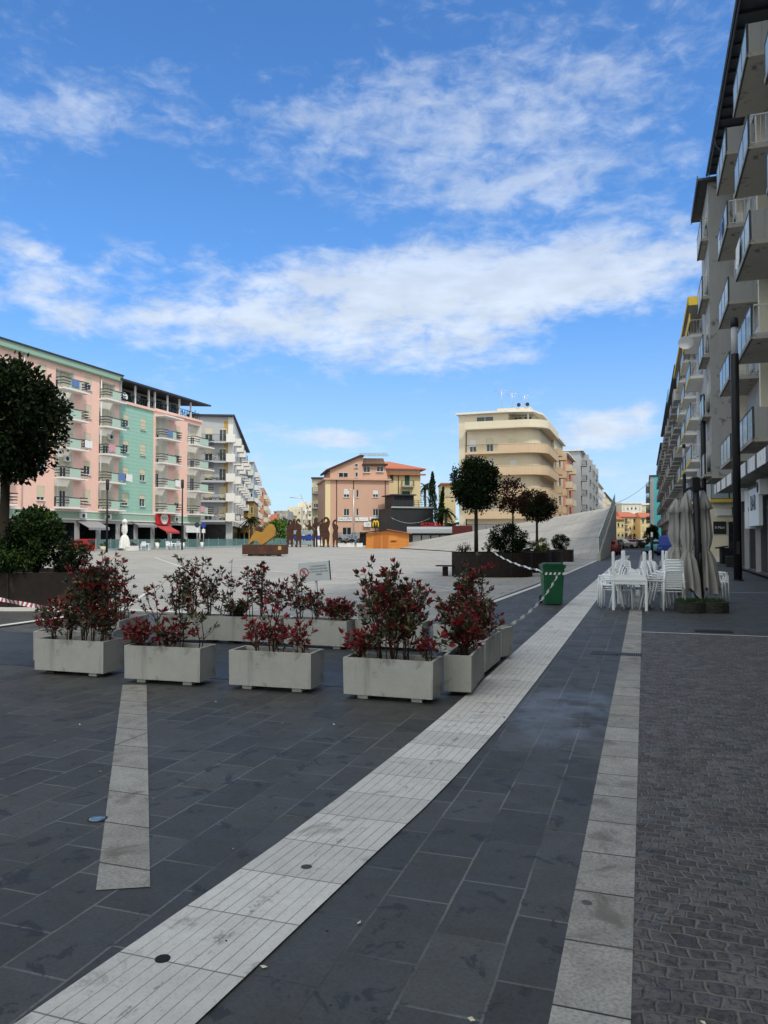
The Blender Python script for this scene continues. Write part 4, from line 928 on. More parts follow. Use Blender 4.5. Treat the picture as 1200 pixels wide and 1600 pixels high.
m = MB(); band(pp, -.1, 1.25, 17.7, 17.95, m); band(pp, 1.0, 1.2, 17.955, 18.85, m, 1); B.part('roof_parapet', m, ['beige_wall', 'cream_wall'])
m = MB(); m.box((0, 0, 17.703), (7.5, 14, 20.1)); B.part('attic_wall', m, 'beige_wall')
m = MB(); m.box((7.52, 2.8, 17.703), (10.9, 13, 20.05)); B.part('attic_wall', m, 'beige_wall')
m = MB(); m.prism([(-.35, -.5), (7.4, -.8), (11.1, .2), (12.1, 4), (12.1, 14.5), (-.35, 14.5)], 20.11, 20.4); B.part('roof_slab', m, 'white_wall')
fm, P = win_parts('white', 2.6, 1.5, .02); o = link('attic_window', fm, B.root, Vector((4.0, -.03, 18.2)))
for nm, me in P: link(nm, me, o)
for u in (8.5, 10.0): fm, P = win_parts('plain', 1.2, 1.9, .02); o = link('attic_window', fm, B.root, Vector((u, 2.75, 17.95))); [link(nm, me, o) for nm, me in P]
m = MB(); m.box((10.2, .6, 17.96), (10.38, .78, 20.1)); B.part('terrace_post', m, 'white_paint')
m = MB(); m.prism([(5.3, 3), (10.4, 3), (10.4, 8), (5.3, 8)], 20.41, 21.3); B.part('roof_hut', m, 'beige_wall')
for x, h in ((5.8, 3.2), (7.4, 2.6), (9.3, 2.2)):
    m = MB(); m.tube([(x, 4, 21.3), (x, 4, 21.3+h)], .05, 5); m.tube([(x-1.0, 4, 21+h), (x+1.0, 4, 21.05+h)], .035, 5); m.tube([(x-.6, 4, 20.6+h), (x+.7, 4, 20.6+h)], .03, 5); B.part('aerial', m, 'aluminium')
for x in (8.6, 9.9): m = MB(); m.lathe([(.02, 0), (.2, .04), (.3, .10)], 16, 0, Matrix.Translation((x, 2.9, 21.7)) @ Matrix.Rotation(R(100), 4, 'X')); B.part('satellite_dish', m, 'rail_dark')
m = MB()
for k in range(5): m.box((1.3+k*1.45, -.05, .3), (2.6+k*1.45, .3, 3.4))
B.part('rolling_shutter', m, 'pale_grey_wall')
m = MB()
for _ in range(260): m.leaf((random.uniform(7.6, 10.6), random.uniform(-.5, .6), 18.2+random.random()*.9), .25, random.randrange(2))
B.part('terrace_plants', m, ['leaf_mid', 'leaf_olive'])['kind'] = 'stuff'
m = MB(); u = B.uc(0, 729); m.tube([(u, -.08, .5), (u, -.08, 17.6)], .07, 6); B.part('drainpipe', m, 'dark_brown')
B.finish()
# row running on behind it
def rowhouse(name, y0, y1, x, zt, mats, label, floors, step=3.6, style='solid', slab='beige_band', depth=12, endwins=0, x2=None, roofm='white_wall', balw=2.6, slot=0):
    B = Bld(name, [(x-depth, y0), (x, y0), (x if x2 is None else x2, y1), (x-depth, y1)], zt, mats, label); L = y1-y0
    for k in range(floors):
        z = zt-3.1*(k+1)+.1
        for i in range(int(L/step)):
            u = step*(i+.5); B.win(1, u, z+.1 if i % 2 == 0 else z+.7, 1.0, 2.0 if i % 2 == 0 else 1.3, 'door' if i % 2 == 0 else 'roll', random.choice([.1, .5, .95]))
            if i % 2 == 0: B.balc(1, u-balw/2, z, balw, 1.15, style, slab=slab)
        for j in range(endwins): B.win(0, depth*(j+.6)/endwins, z+.7, 1.0, 1.3, 'roll', .6)
    m = MB(); m.box((-.4, -.4, zt+.003), (depth+.6, y1-y0+.3, zt+.25)); B.part('roof_slab', m, roofm); B.finish(); return B
rowhouse('apartment_block', 128.1, 143, -13.9, 18.3, ['beige_wall', 'pane_dark'], 'beige block with projecting orange tinted balconies directly behind the rounded building', 5)
rowhouse('apartment_block', 143.1, 160, -13.5, 17.0, ['orange_wall', 'pane_dark'], 'orange red block with balconies between the beige and the grey blocks', 5, slab='beige_wall')
Bg = rowhouse('apartment_block', 165, 212, -12.4, 19.8, ['pale_grey_wall', 'pane_dark'], 'tall grey block with rows of railed balconies and pale vertical fins', 6, style='bars', slab='grey_wall', depth=13, endwins=0, step=3.3)
for k in range(4): m = MB(); m.box((13, 6+k*12, .2), (14.3, 6.5+k*12, 19.6)); Bg.part('fin_wall', m, 'pale_grey_wall')
m = MB(); Q = [Vector(v) for v in ((-.4, -.4, 20.1), (9, -.4, 20.1), (9, 30, 20.1), (-.4, 30, 20.1), (2, 8, 22.5), (2, 25, 22.5))]
for q in ((0, 1, 4), (1, 2, 5, 4), (2, 3, 5), (3, 0, 4, 5)): m.poly([Q[i] for i in q])
Bg.part('tiled_roof', m, 'roof_tile')
rowhouse('apartment_block', 218, 262, -12.8, 17.5, ['blue_grey_wall', 'pane_dark'], 'blue grey block after the tall grey one, row on the right side of the square', 5, style='solid', slab='white_wall')
rowhouse('apartment_block', 266, 330, -12.6, 16.5, ['cream_wall', 'pane_dark'], 'cream block near the far end of the row beyond the tilted square', 5, slab='cream_wall', roofm='dark_brown', step=4.5)
rowhouse('apartment_block', 336, 420, -12.0, 16.5, ['orange_wall', 'pane_dark'], 'last reddish block at the far end of the row beyond the tilted square', 5, slab='cream_wall', roofm='dark_brown', step=6)
# ================================================================ right side of the street
def rb(name, y0, y1, X, zt, mats, label, z0=-.05, X2=None): return Bld(name, [(X, y1), (X, y0), (X+14, y0), (X+14, y1)], zt, mats, label, z0=z0)
NY0, NY1, WX, FX = -14, 47.2, 5.0, 3.7
N = rb('apartment_block', NY0, NY1, WX, 22.6, ['grey_wall', 'stained_concrete', 'pane_dark', 'cream_wall'], 'nearest grey apartment block at right with blue glass fronted balconies over a shop canopy')
FL = [5.25, 8.95, 12.4, 15.9, 19.3]
UN = lambda y: NY1-y
N.zones[0] = [(0, UN(NY0), 4.6, 30, 0)]
stacks = [(37.7, 42.2), (30.2, 34.5), (21.5, 26), (13, 17.5)]
for si, (ya, yb) in enumerate(stacks):
    for k, z in enumerate(FL):
        if si > 1 and k > 4: continue
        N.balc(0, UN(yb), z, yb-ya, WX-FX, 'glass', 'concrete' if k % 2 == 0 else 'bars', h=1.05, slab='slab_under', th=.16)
        N.win(0, UN((ya+yb)/2+.9), z+.03, 1.5, 2.35, 'door', random.choice([.1, .4, .7])); N.win(0, UN((ya+yb)/2-1.2), z+.03, 1.1, 2.35, 'wdoor', random.choice([.2, .9, .6]))
for y in (44.6, 36.0, 28.2, 19):
    for z in FL: N.win(0, UN(y), z+.9, 1.2, 1.5, 'roll', random.choice([.3, .6, .95]))
m = MB()
for y in (43.6, 36.9, 29.4, 20.2): m.tube([(-.08, y-NY1, 4.6), (-.08, y-NY1, 22.3)], .055, 7)
N.part('drainpipe', m, 'cream_wall')
m = MB()
for y in (42.7, 35.2, 30-.6, 26.4): m.box((-.35, y-.18-NY1, 4.6), (-.002, y+.18-NY1, 22.6))
N.part('wall_pier', m, 'cream_wall')
m = MB(); m.box((-1.2, NY0-NY1, 22.61), (3, 0.3, 22.72), 0); m.box((-1.24, NY0-NY1, 22.45), (-1.205, .3, 22.85), 1); m.box((-1.2, NY0-NY1, 22.73), (3, .3, 22.95), 1)
for i in range(60): y = NY0-NY1+i*1.02; m.box((-1.18, y, 22.5), (-.0, y+.1, 22.605), 1)
N.part('eaves', m, ['rail_dark', 'dark_roof'])
m = MB(); m.tube([(-1.33, NY0-NY1, 22.6), (-1.33, .3, 22.6)], .07, 6); m.tube([(-1.3, -4.4, 22.5), (-1.2, -4.4, 22.0), (-.12, -4.4, 20.8), (-.1, -4.4, 19)], .05, 6); N.part('gutter', m, 'rail_dark')
# canopy with fascia panels above the shops
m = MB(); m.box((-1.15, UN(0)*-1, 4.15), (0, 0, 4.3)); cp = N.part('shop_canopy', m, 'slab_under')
for i in range(16):
    y1 = -i*2.1-.05; 
    for j in range(4):
        m = MB(); ya = y1-.5*j-.47; m.box((-1.2, ya, 4.1), (-1.155, ya+.43, 4.62)); m.build('fascia_panel', 'white_paint' if (i*4+j) % 5 not in (2,) else 'rail_dark', cp)
# shop fronts: columns, glazing, door frames, signs
m = MB()
N.hole(0, .8, UN(NY0)-1, .12, 4.0, 1.0, 2)
for i in range(14):
    y = -1.6-i*3.3
    m = MB(); m.box((.0, y-.25, 0), (.45, y+.25, 4.0)); N.part('shop_column', m, 'pier_dark')
    if i < 11:
        m = MB()
        for q in (-.42, -.95, -1.7, -2.4, -2.85): m.box((.3, y+q-.035, .12), (.37, y+q+.035, 3.4))
        m.box((.3, y-3.0, 3.0), (.37, y-.3, 3.1)); m.box((.3, y-3.0, .12), (.37, y-.3, .2)); N.part('shop_frame', m, 'aluminium')
        m = MB(); m.box((.33, y-2.85, .2), (.34, y-.42, 3.0)); N.part('shop_glass', m, 'pane')
for (y, z0, z1) in ((36.6, 2.15, 3.75),):
    m = MB(); m.box((-.55, y-2.0-NY1, z0), (-.4, y+1.1-NY1, z1)); s_ = N.part('sign_board', m, 'sign_white')
    text('lettering', 'BAR', .95, 'sign_text', s_, (-.56, y-.4-NY1, 3.1), (PI/2, 0, -PI/2), .006)
    m = MB(); m.box((-.7, y+1.15-NY1, z0-.1), (.0, y+1.25-NY1, z1)); g = N.part('sign_board', m, 'sign_white')
    text('lettering', 'BAR', .26, 'sign_text', g, (-.35, y+1.14-NY1, 2.9), (PI/2, 0, 0), .006)
for y in (39.6, 33.6):
    a_ = UN(y); ac(N, 0, a_, 3.35, .35)
for yy in (-9.6, -5.6): m = MB(); m.box((-.3, yy, .12), (-.1, yy+.08, 2.9)); N.part('door_post', m, 'aluminium')
for y, z, o in ((33.6, 12.4, .35), (40.9, 9.0, .35), (31.3, 5.3, .6), (38.6, 15.95, .5)): ac(N, 0, UN(y), z+.02, o)
washing(N, 0, UN(33.9), 12.4+1.0, 1.33, 1.4, .9, 'cloth_white'); washing(N, 0, UN(40.3), 15.9+1.0, 1.33, 1.2, .8, 'cloth_blue')
N.finish(rmat=1)
m = MB(); m.box((0, 0, 0), (1, 1, 1))
tag(sheet('shop_step', [(4.6, -10), (6.2, -10), (6.2, 47), (4.6, 47)], .10, 'grey_slab')); 

# second block: stained end wall, raised over an open arcade
S = rb('apartment_block', 47.5, 53.0, 3.72, 22.2, ['stained_concrete', 'grey_wall', 'pane_dark'], 'tall narrow concrete block with a stained blank side wall, raised above an open passage', z0=5.15)
S.zones[0] = [(0, 6, 0, 40, 1)]
for k, z in enumerate([5.3, 8.75, 12.2, 15.6, 19.0]):
    S.balc(0, 2.0, z, 3.4, .42, 'glass', 'bars', slab='slab_under', th=.14, h=1.15); S.win(0, 3.4, z+.05, 1.4, 2.2, 'door', random.choice([.3, .8]))
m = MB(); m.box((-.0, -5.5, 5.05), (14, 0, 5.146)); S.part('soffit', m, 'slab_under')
m = MB(); m.prism([(-.55, -5.9), (14, -5.9), (14, .4), (-.55, .4)], 22.21, 22.34); m.box((-.6, -5.9, 22.1), (-.555, .4, 22.5)); S.part('eaves', m, 'dark_roof')
for x in (3.1, 9): m = MB(); m.box((x, -.7, -.02), (x+.5, -.2, 5.04)); S.part('pillar', m, 'stained_concrete')
S.finish()
# third block: cream walls, yellow trims
T3_ = rb('apartment_block', 57.0, 84, 4.15, 18.0, ['pale_grey_wall', 'cream_wall', 'pane_dark', 'white_paint'], 'pale block with yellow edged balconies and a yellow trimmed roof edge')
T3_.zones[1] = [(0, 4.0, -1, 3.9, 1)]
for k in range(5):
    z = 4.25+2.98*k
    for ya, yb in ((58.6, 64), (67, 72.4), (75.5, 81)):
        T3_.balc(0, 84-yb, z, yb-ya, .95, 'yglass', 'bars', slab='white_wall', th=.2)
        T3_.win(0, 84-(ya+yb)/2, z+.03, 1.2, 2.2, 'door', .5)
    for y in (65.5, 74, 82.4): T3_.win(0, 84-y, z+.9, 1.1, 1.4, 'roll', .6)
T3_.balc(1, .15, 4.25, 2.3, .9, 'yglass', 'bars', slab='white_wall', th=.2); T3_.win(1, 1.3, 4.3, 1.1, 2.1, 'door', .4)
T3_.win(1, 1.9, .1, 1.3, 2.7, 'dark', 0)
m = MB(); m.box((-1.05, -27.2, 18.0+.003), (6, .0, 18.3), 0); m.box((-1.05, -27.26, 17.75), (4, -27.203, 18.35), 1); m.box((-1.1, -27.2, 17.95), (-1.053, 0, 18.35), 1); m.box((-1.0, -27.2, 16.6), (-.95, -17, 17.2), 1)
T3_.part('roof_edge', m, ['slab_under', 'yellow_paint'])
a_, ud, n, L = T3_.edge(1)
m = MB(); m.box((.35, -27.09, 1.9), (1.15, -27.003, 2.75)); s_ = T3_.part('sign_board', m, 'sign_black'); text('lettering', 'Il Mari', .24, 'white_paint', s_, (.75, -27.095, 2.33), (PI/2, 0, 0), .004)
m = MB(); m.box((.55, -27.3, 3.15), (1.5, -27.003, 3.6)); T3_.part('light_box', m, 'white_paint')
awning(T3_, 1, 1.5, 3.6, 3.7, .9, 'sign_black', .6)
m = MB(); m.box((-.02, -27.06, -.02), (1.2, -27.003, .32)); T3_.part('plinth', m, 'white_paint')
m = MB(); m.lathe([(.02, 0), (.38, .06), (.52, .18)], 18, 0, Matrix.Translation((-1.2, -25.9, 15.4)) @ Matrix.Rotation(R(75), 4, 'X')); T3_.part('satellite_dish', m, 'pale_grey_wall')
T3_.finish()
def dark_row(y0, y1, X, zt, label, step, mats, floors, slab):
    B = rb('apartment_block', y0, y1, X, zt, mats, label); L = y1-y0
    for k in range(floors):
        z = 4.2+3.05*k
        for i in range(int(L/step)):
            B.balc(0, step*(i+.12), z, step*.76, .95, 'bars' if (i+k) % 2 else 'solid', slab=slab, h=1.0); B.win(0, step*(i+.5), z+.03, 1.2, 2.2, 'door', random.choice([.2, .6, .95]))
    n = int(L/4)
    for i in range(n): B.hole(0, L*(i+.1)/n, L*(i+.85)/n, .2, 3.1, 1, len(mats)-1)
    m = MB(); m.box((-.9, -L-.2, zt+.003), (6, .1, zt+.25)); B.part('eaves', m, 'dark_roof'); B.finish(); return B
dark_row(86, 112, 4.1, 19.6, 'dark weathered block with close rows of balconies after the yellow trimmed one', 5.2, ['stained_concrete', 'pane_dark'], 5, 'stained_concrete')
B = dark_row(113, 150, 4.0, 20.2, 'second dark block further down the street with a rooftop railing', 5.2, ['grey_wall', 'pane_dark'], 5, 'stained_concrete')
m = MB()
for i in range(24): m.box((-.6, -36.8+i*.4, 20.5), (-.55, -36.76+i*.4, 22.2))
m.box((-.62, -37, 22.2), (-.53, -27.4, 22.28)); B.part('roof_railing', m, 'car_teal')
dark_row(151, 196, 3.9, 19.0, 'farthest dark block, next before the turquoise wall', 6.2, ['stained_concrete', 'pane_dark'], 5, 'stained_concrete')
Tq = rb('apartment_block', 206, 240, 1.6, 17.2, ['grey_wall', 'turquoise_wall', 'pane_dark'], 'block with a bright turquoise end wall near the end of the street')
Tq.zones[1] = [(.9, 14, -1, 40, 1)]; Tq.win
for k in range(5):
    for i in range(5): Tq.balc(0, 2+i*6.4, 3.2+2.9*k, 4.5, 1.0, 'bars', slab='grey_wall')
m = MB(); m.box((-.2, -34.2, 17.2), (14, 0, 17.5)); Tq.part('roof_slab', m, 'dark_brown'); Tq.finish()
# block closing the street
def endblock(px0, px1, d, ytop, label, mats, rows, cols, roof, balc=None, zf=3.0, depth=14):
    return far_house('apartment_block', px0, px1, d, d, ytop, depth, mats, label, rows, cols, roof=roof, balc=balc, zfloor=zf)
e1 = endblock(957, 976, 236, 812, 'sunlit yellow wing with a red roof at the left end of the street closing block', ['sunny_wall', 'pane_dark'], 2, 3, ('hip', 1.6, 'roof_tile'))
e2 = endblock(969, 1001, 244, 808, 'sunlit yellow block with balconies closing the far end of the street', ['sunny_wall', 'sunny_wall', 'pane_dark'], 3, 5, ('hip', 1.9, 'roof_tile'), (3, 1, 'bars', 'white_wall'), zf=2.4)
e3 = endblock(1001, 1032, 240, 809, 'sunlit pale yellow wing right of the balconied block at the end of the street', ['sunny_wall', 'sunny_wall', 'pane_dark'], 3, 4, ('hip', 1.9, 'roof_tile'), (4, 2, 'bars', 'white_wall'), zf=2.4)
endblock(972, 1003, 285, 787, 'white block with roof terraces rising behind the yellow one', ['white_wall', 'pane_dark'], 3, 5, ('flat', .4, 'white_wall'), depth=10)
endblock(1000, 1036, 290, 789, 'plain beige block rising behind the pale yellow wing', ['beige_wall', 'pane_dark'], 1, 3, ('flat', .5, 'white_wall'), depth=10)
m = MB(); p0 = D(950, 790, 180); p1 = D(1026, 742, 200); pts = []
for i in range(17): t = i/16; q = Vector(p0).lerp(p1, t); q.z -= 4*1.2*t*(1-t); pts.append(q-p0)
m.tube(pts, .05, 4); c_ = m.build('overhead_cable', 'rail_dark', loc=p0); tag(c_, 'thin overhead cable crossing the street from the far right roofs', 'cable')

# ================================================================ lamp posts
def lamp_post(loc, H, r, label):
    t = thing('lamp_post', loc, label, 'lamp post', 'dark cylindrical lamp posts along the right pavement')
    m = MB(); m.lathe([(r, 0), (r, H*.86), (r*.96, H*.862)], 20); m.build('pole', 'dark_steel', t)
    m = MB(); m.lathe([(r*.8, H*.862), (r*.8, H*.965)], 20); m.build('light_cylinder', 'pale_grey_wall', t)
    m = MB(); m.lathe([(r*1.0, H*.965), (r*1.05, H*.985), (r*.9, H), (r*.4, H*1.003)], 20); m.build('cap', 'dark_steel', t)
    m = MB(); m.lathe([(r*1.4, 0), (r*1.4, .03), (r*1.05, .035)], 20); m.build('base_plate', 'dark_steel', t)
    m = MB(); m.box((-r*.4, -r-.01, 1.0), (r*.4, -r+.03, 1.5)); m.build('service_hatch', 'dark_steel', t)
    return t
lamp_post((3.42, 32.5, 0), 10.2, .15, 'nearest dark cylindrical lamp post, standing in front of the shop canopy')
lamp_post((3.42, 49.5, 0), 10.2, .15, 'second dark cylindrical lamp post, between the closed umbrellas and the arcade')
lamp_post((3.3, 70, 0), 9.6, .14, 'third lamp post, mostly hidden behind the pale closed umbrella')

# ================================================================ concrete planters and red tipped shrubs
def planter(fl, fr, L=None, label='', kind='concrete planter', feet=True, wide=.38, h=.375, key=[0]):
    a = Vector((*G(*fl).xy, 0)); b = Vector((*G(*fr).xy, 0)); d = (b-a).normalized(); L = L or (b-a).length; rz = math.atan2(d.y, d.x)
    key[0] += 1; rd = random.Random(key[0])
    t = thing('concrete_planter', a, label, 'planter', 'rectangular concrete planters fencing off the paving', rz)
    bm = bmesh.new(); w = .03
    def bx(lo, hi):
        r = bmesh.ops.create_cube(bm, size=1); c = [(lo[i]+hi[i])/2 for i in range(3)]; s = [hi[i]-lo[i] for i in range(3)]
        for v in r['verts']: v.co = Vector((c[0]+v.co.x*s[0], c[1]+v.co.y*s[1], c[2]+v.co.z*s[2]))
    # hollow box as one profile
    z0, z1, zi = .045, .045+h, .045+h-.09; V = []
    for (x0, y0, x1, y1, z) in ((0.006, .006, L-.006, wide-.006, z0), (0, 0, L, wide, z1), (w, w, L-w, wide-w, z1), (w+.004, w+.004, L-w-.004, wide-w-.004, zi)):
        V.append([bm.verts.new((x + rd.uniform(-.003, .003), y, z)) for x, y in ((x0, y0), (x1, y0), (x1, y1), (x0, y1))])
    bm.faces.new(V[0][::-1]); bm.faces.new(V[3])
    for i in range(3):
        for j in range(4): bm.faces.new((V[i][j], V[i][(j+1) % 4], V[i+1][(j+1) % 4], V[i+1][j]))
    bmesh.ops.bevel(bm, geom=[e for e in bm.edges if e.calc_face_angle(0) > .5], offset=.007, segments=2, affect='EDGES')
    m = MB(); m.add_bm(bm); m.build('box', 'concrete', t)
    for x in (.14, L-.24):
        m = MB(); m.box((x, .05, 0), (x+.11, wide-.05, .047)); m.build('foot', 'stone_dark' if rd.random() < .3 else 'concrete', t)
    m = MB(); nx = 14
    for i in range(nx):
        for j in range(5):
            pass
    g = [[Vector((w+.006+(L-2*w-.012)*i/nx, w+.006+(wide-2*w-.012)*j/5, zi+.012+rd.uniform(0, .03))) for j in range(6)] for i in range(nx+1)]
    for i in range(nx):
        for j in range(5): m.poly([g[i][j], g[i+1][j], g[i+1][j+1], g[i][j+1]])
    m.build('soil', 'soil', t)
    return t, L, wide, zi
def photinia(par, L, wide, zi, stems, label, seed):
    """stems: (x along planter, height, spread, density, redness, lean)"""
    rd = random.Random(seed); st = random.getstate(); random.seed(seed)
    t = thing('red_tipped_shrub', par.matrix_basis @ Vector((L/2, wide/2, zi)), label, 'shrub', 'red tipped shrubs in the concrete planters', par.rotation_euler.z)
    s = MB(); f = MB(); x0 = L/2
    for (x, H, sp, dens, red, lean) in stems:
        n = max(2, int(dens*2.2))
        for k in range(n):
            bx = x-x0+rd.uniform(-.05, .05)*sp*4; by = rd.uniform(-.08, .08); hh = H*rd.uniform(.62, 1.0) if k else H
            dx = lean+rd.uniform(-1, 1)*sp; dy = rd.uniform(-1, 1)*sp*.7; pts = []; K = 7; w1, w2 = rd.uniform(-.04, .04), rd.uniform(-.04, .04)
            for i in range(K+1):
                q = i/K; pts.append(Vector((bx+dx*q**1.3+w1*math.sin(q*5), by+dy*q**1.3+w2*math.sin(q*4+1), .0+hh*q)))
            s.tube(pts, [.0065*(1-.75*i/K)+.0015 for i in range(K+1)], 5)
            tips = [(pts[-1], (pts[-1]-pts[-2]).normalized())]
            nb = int(3+dens*2.2)
            for b in range(nb):
                q = rd.uniform(.2, .96); i = min(K-1, int(q*K)); p = pts[i].lerp(pts[i+1], q*K-i); a = rd.uniform(0, 2*PI); ln = rd.uniform(.07, .17)*(1.25-q*.5)*(1+sp)
                e = p+Vector((math.cos(a)*ln, math.sin(a)*ln, ln*rd.uniform(.5, 1.2))); s.tube([p, p.lerp(e, .5)+Vector((0, 0, -.01)), e], [.0032, .0025, .0015], 4, cap=False); tips.append((e, (e-p).normalized()))
                for _ in range(int(3+dens*1.6)):
                    r = rd.random(); c = p.lerp(e, rd.uniform(.2, .95)); dv = Vector((rd.gauss(0, 1), rd.gauss(0, 1), rd.gauss(.35, .6)))
                    f.leaf(c, rd.uniform(.042, .075), rd.choices((0, 1, 2, 3), (red*.35, red*.9+.15, 1.0-red*.45, .3))[0], dv, .42)
            for e, dv in tips:     # whorls of new leaves
                isred = rd.random() < red; k_ = rd.randint(5, 9)
                for _ in range(k_):
                    v = dv*rd.uniform(.4, 1.2)+Vector((rd.gauss(0, .55), rd.gauss(0, .55), rd.gauss(.15, .4))); f.leaf(e, rd.uniform(.05, .092), (0 if rd.random() < .75 else 1) if isred else rd.choice((1, 2, 2, 3)), v, .36)
    s.build('stems', 'stem_brown', t); f.build('leaves', ['photinia_red', 'photinia_maroon', 'photinia_green', 'photinia_pale'], t)
    random.setstate(st); return t
# front row, then the row behind
PL = {
 'A': ((53, 1052), (161, 1059), 'weathered concrete planter, leftmost of the front row', [(.15, .5, .08, 2.2, .7, -.03), (.35, .75, .12, 2.5, .35, .05), (.6, .9, .15, 3.2, .35, .08), (.78, 1.1, .10, 3.0, .5, .06), (.9, .45, .1, 2.0, .6, .05)], 'tall dense red and green shrub in the leftmost front planter'),
 'B': ((193, 1066), (312, 1073), 'streaked concrete planter at the end of the pale diagonal strip', [(.12, .25, .06, 2.5, .95, -.02), (.35, .72, .10, 1.2, .6, -.12), (.5, .3, .08, 2, .8, 0), (.62, .62, .06, 1.3, .35, .04), (.85, .42, .08, 1.2, .35, .05)], 'thin shrub with bare stalks in the planter at the end of the pale diagonal strip'),
 'C': ((357, 1076), (486, 1084), 'clean pale concrete planter with only three low plants, second from right in the front row', [(.25, .36, .04, 1.6, 1.0, -.01), (.50, .30, .05, 1.6, 1.0, 0), (.45, .62, .05, .8, .8, -.03), (.8, .36, .09, 1.5, 1.0, .02)], 'three low bright red shoots in the clean pale planter'),
 'D': ((536, 1091), (677, 1101), 'concrete planter with a dark scuff at its foot, right end of the front row', [(.14, .26, .05, 2.4, .9, 0), (.36, .95, .14, 2.4, .42, -.12), (.5, 1.06, .12, 3.9, .45, -.02), (.62, .85, .16, 2.6, .42, .1), (.9, .26, .07, 1.7, .7, 0)], 'big bushy red shrub in the scuffed planter at the right end of the front row'),
 'G': ((243, 1003), (329, 1004.5), 'concrete planter in the back row, behind the streaked one', [(.25, .7, .15, 2.4, .3, -.03), (.5, .95, .18, 2.8, .35, 0), (.75, .8, .15, 2.4, .25, .05), (.97, .6, .1, 1.0, .2, .15)], 'dense round topped shrub in the back row planter behind the streaked one'),
 'H': ((341, 1005), (437, 1009), 'concrete planter in the back row, behind the clean pale planter', [(.12, .92, .03, 1.0, .15, -.02), (.42, .8, .06, 1.8, .5, -.02), (.6, .9, .06, 2.4, .7, .04), (.85, .62, .07, 2.0, .6, .06), (.2, .22, .06, 3, .05, 0)], 'loose shrub with tall bare tipped stalks in the back row, left of the notice'),
 'I': ((443, 1010), (537, 1015.5), 'concrete planter in the back row, with the notice post behind it', [(.15, .7, .1, 2.6, .45, -.04), (.4, .45, .08, 2.2, .6, 0), (.72, .34, .1, 2.4, .7, 0), (.9, .28, .08, 2.4, .7, .03)], 'low red and dark shrub in front of the notice post'),
 'J': ((555, 1013), (656, 1018.5), 'concrete planter in the back row, hidden behind the biggest red shrub', [(.2, .5, .1, 2, .5, 0), (.8, .55, .08, 1.3, .2, .05), (.62, .3, .08, 2.0, .7, 0)], 'sparse shrub half hidden behind the biggest red one'),
 'K': ((677, 1022), (742, 1028), 'concrete planter in the back row, mostly hidden behind the two turned planters', [(.12, .42, .07, 2.6, .5, -.04), (.4, .95, .07, 4.0, .4, .0), (.58, 1.05, .05, 1.6, .35, .05)], 'tall narrow shrub with pale flowers, rightmost of the back row'),
 'M': ((51, 1037), (150, 1037), 'concrete planter pushed up behind the leftmost front one', [(.8, .5, .1, 2.2, .6, .05)], 'small shrub in the planter pushed up behind the leftmost front one'),
 'L': ((186, 1015), (245, 996), 'concrete planter turned at an angle behind the gap at left', [(.15, .95, .07, 2.0, .55, .0), (.35, .78, .10, 2.2, .5, .05), (.5, .5, .1, 1.5, .5, .05)], 'tall sparse shrub in the angled planter at left'),
}
for i, (k, (fl, fr, lab, stems, pl)) in enumerate(PL.items()):
    L = 1.05 if k in 'GHIJKML' else None
    t, L_, w_, zi = planter(fl, fr, L, lab); photinia(t, L_, w_, zi, [(x*L_, *r) for x, *r in stems], pl, 100+i)
for k, p, q, lab, stems, pl in (('E', (694, 1086), (737, 1089), 'concrete planter turned endwise, standing on the edge of the white tactile path', [(.5, .34, .10, 2.4, .6, -.05), (.42, .46, .08, 2.4, .65, -.04)], 'bright red shrub in the endwise planter at the tactile path'),
                               ('F', (712, 1053.5), (759, 1056.5), 'second endwise planter on the tactile path, behind the nearer one', [(.35, .5, .16, 3.2, .45, 0), (.7, .45, .14, 3.2, .5, .03)], 'wide bushy red shrub in the second endwise planter')):
    a = G(*p); b = G(*q); a = Vector((a.x, a.y, 0)); b = Vector((b.x, b.y, 0))
    far = G(*((757, 1062) if k == 'E' else (791, 1028.5))); far = Vector((far.x, far.y, 0)); d = (far-b).normalized(); ln = (b-a).length
    # long axis runs away from the viewer: box frame starts at the near right corner
    L = 1.02; t, L_, w_, zi = planter(p, q, L, lab, wide=ln if k == 'F' else ln)
    t.location = b; t.rotation_euler = (0, 0, math.atan2(d.y, d.x)); w = ln
    photinia(t, L_, w_, zi, [(x*L_, *r) for x, *r in stems], pl, 200+ord(k))
# rounded pale slab behind the hidden planter
m = MB(); pts = [(-.5, 0)]+[(-.5*math.cos(i*PI/16), .34+.5*math.sin(i*PI/16)) for i in range(17)]+[(.5, 0)]
p = G(606, 1003); q = Matrix.Translation((0, 0, 0)); m.prism(pts[::-1] if 0 else [(x, z) for x, z in pts][::-1], -.06, .06, 0, Matrix(((1, 0, 0, 0), (0, 0, 1, 0), (0, 1, 0, 0), (0, 0, 0, 1))))
o = m.build('rounded_stone', 'concrete', loc=(p.x, p.y+.05, 0)); o.rotation_euler = (0, 0, .05); tag(o, 'pale round topped stone slab standing behind the biggest red shrub', 'stone slab')

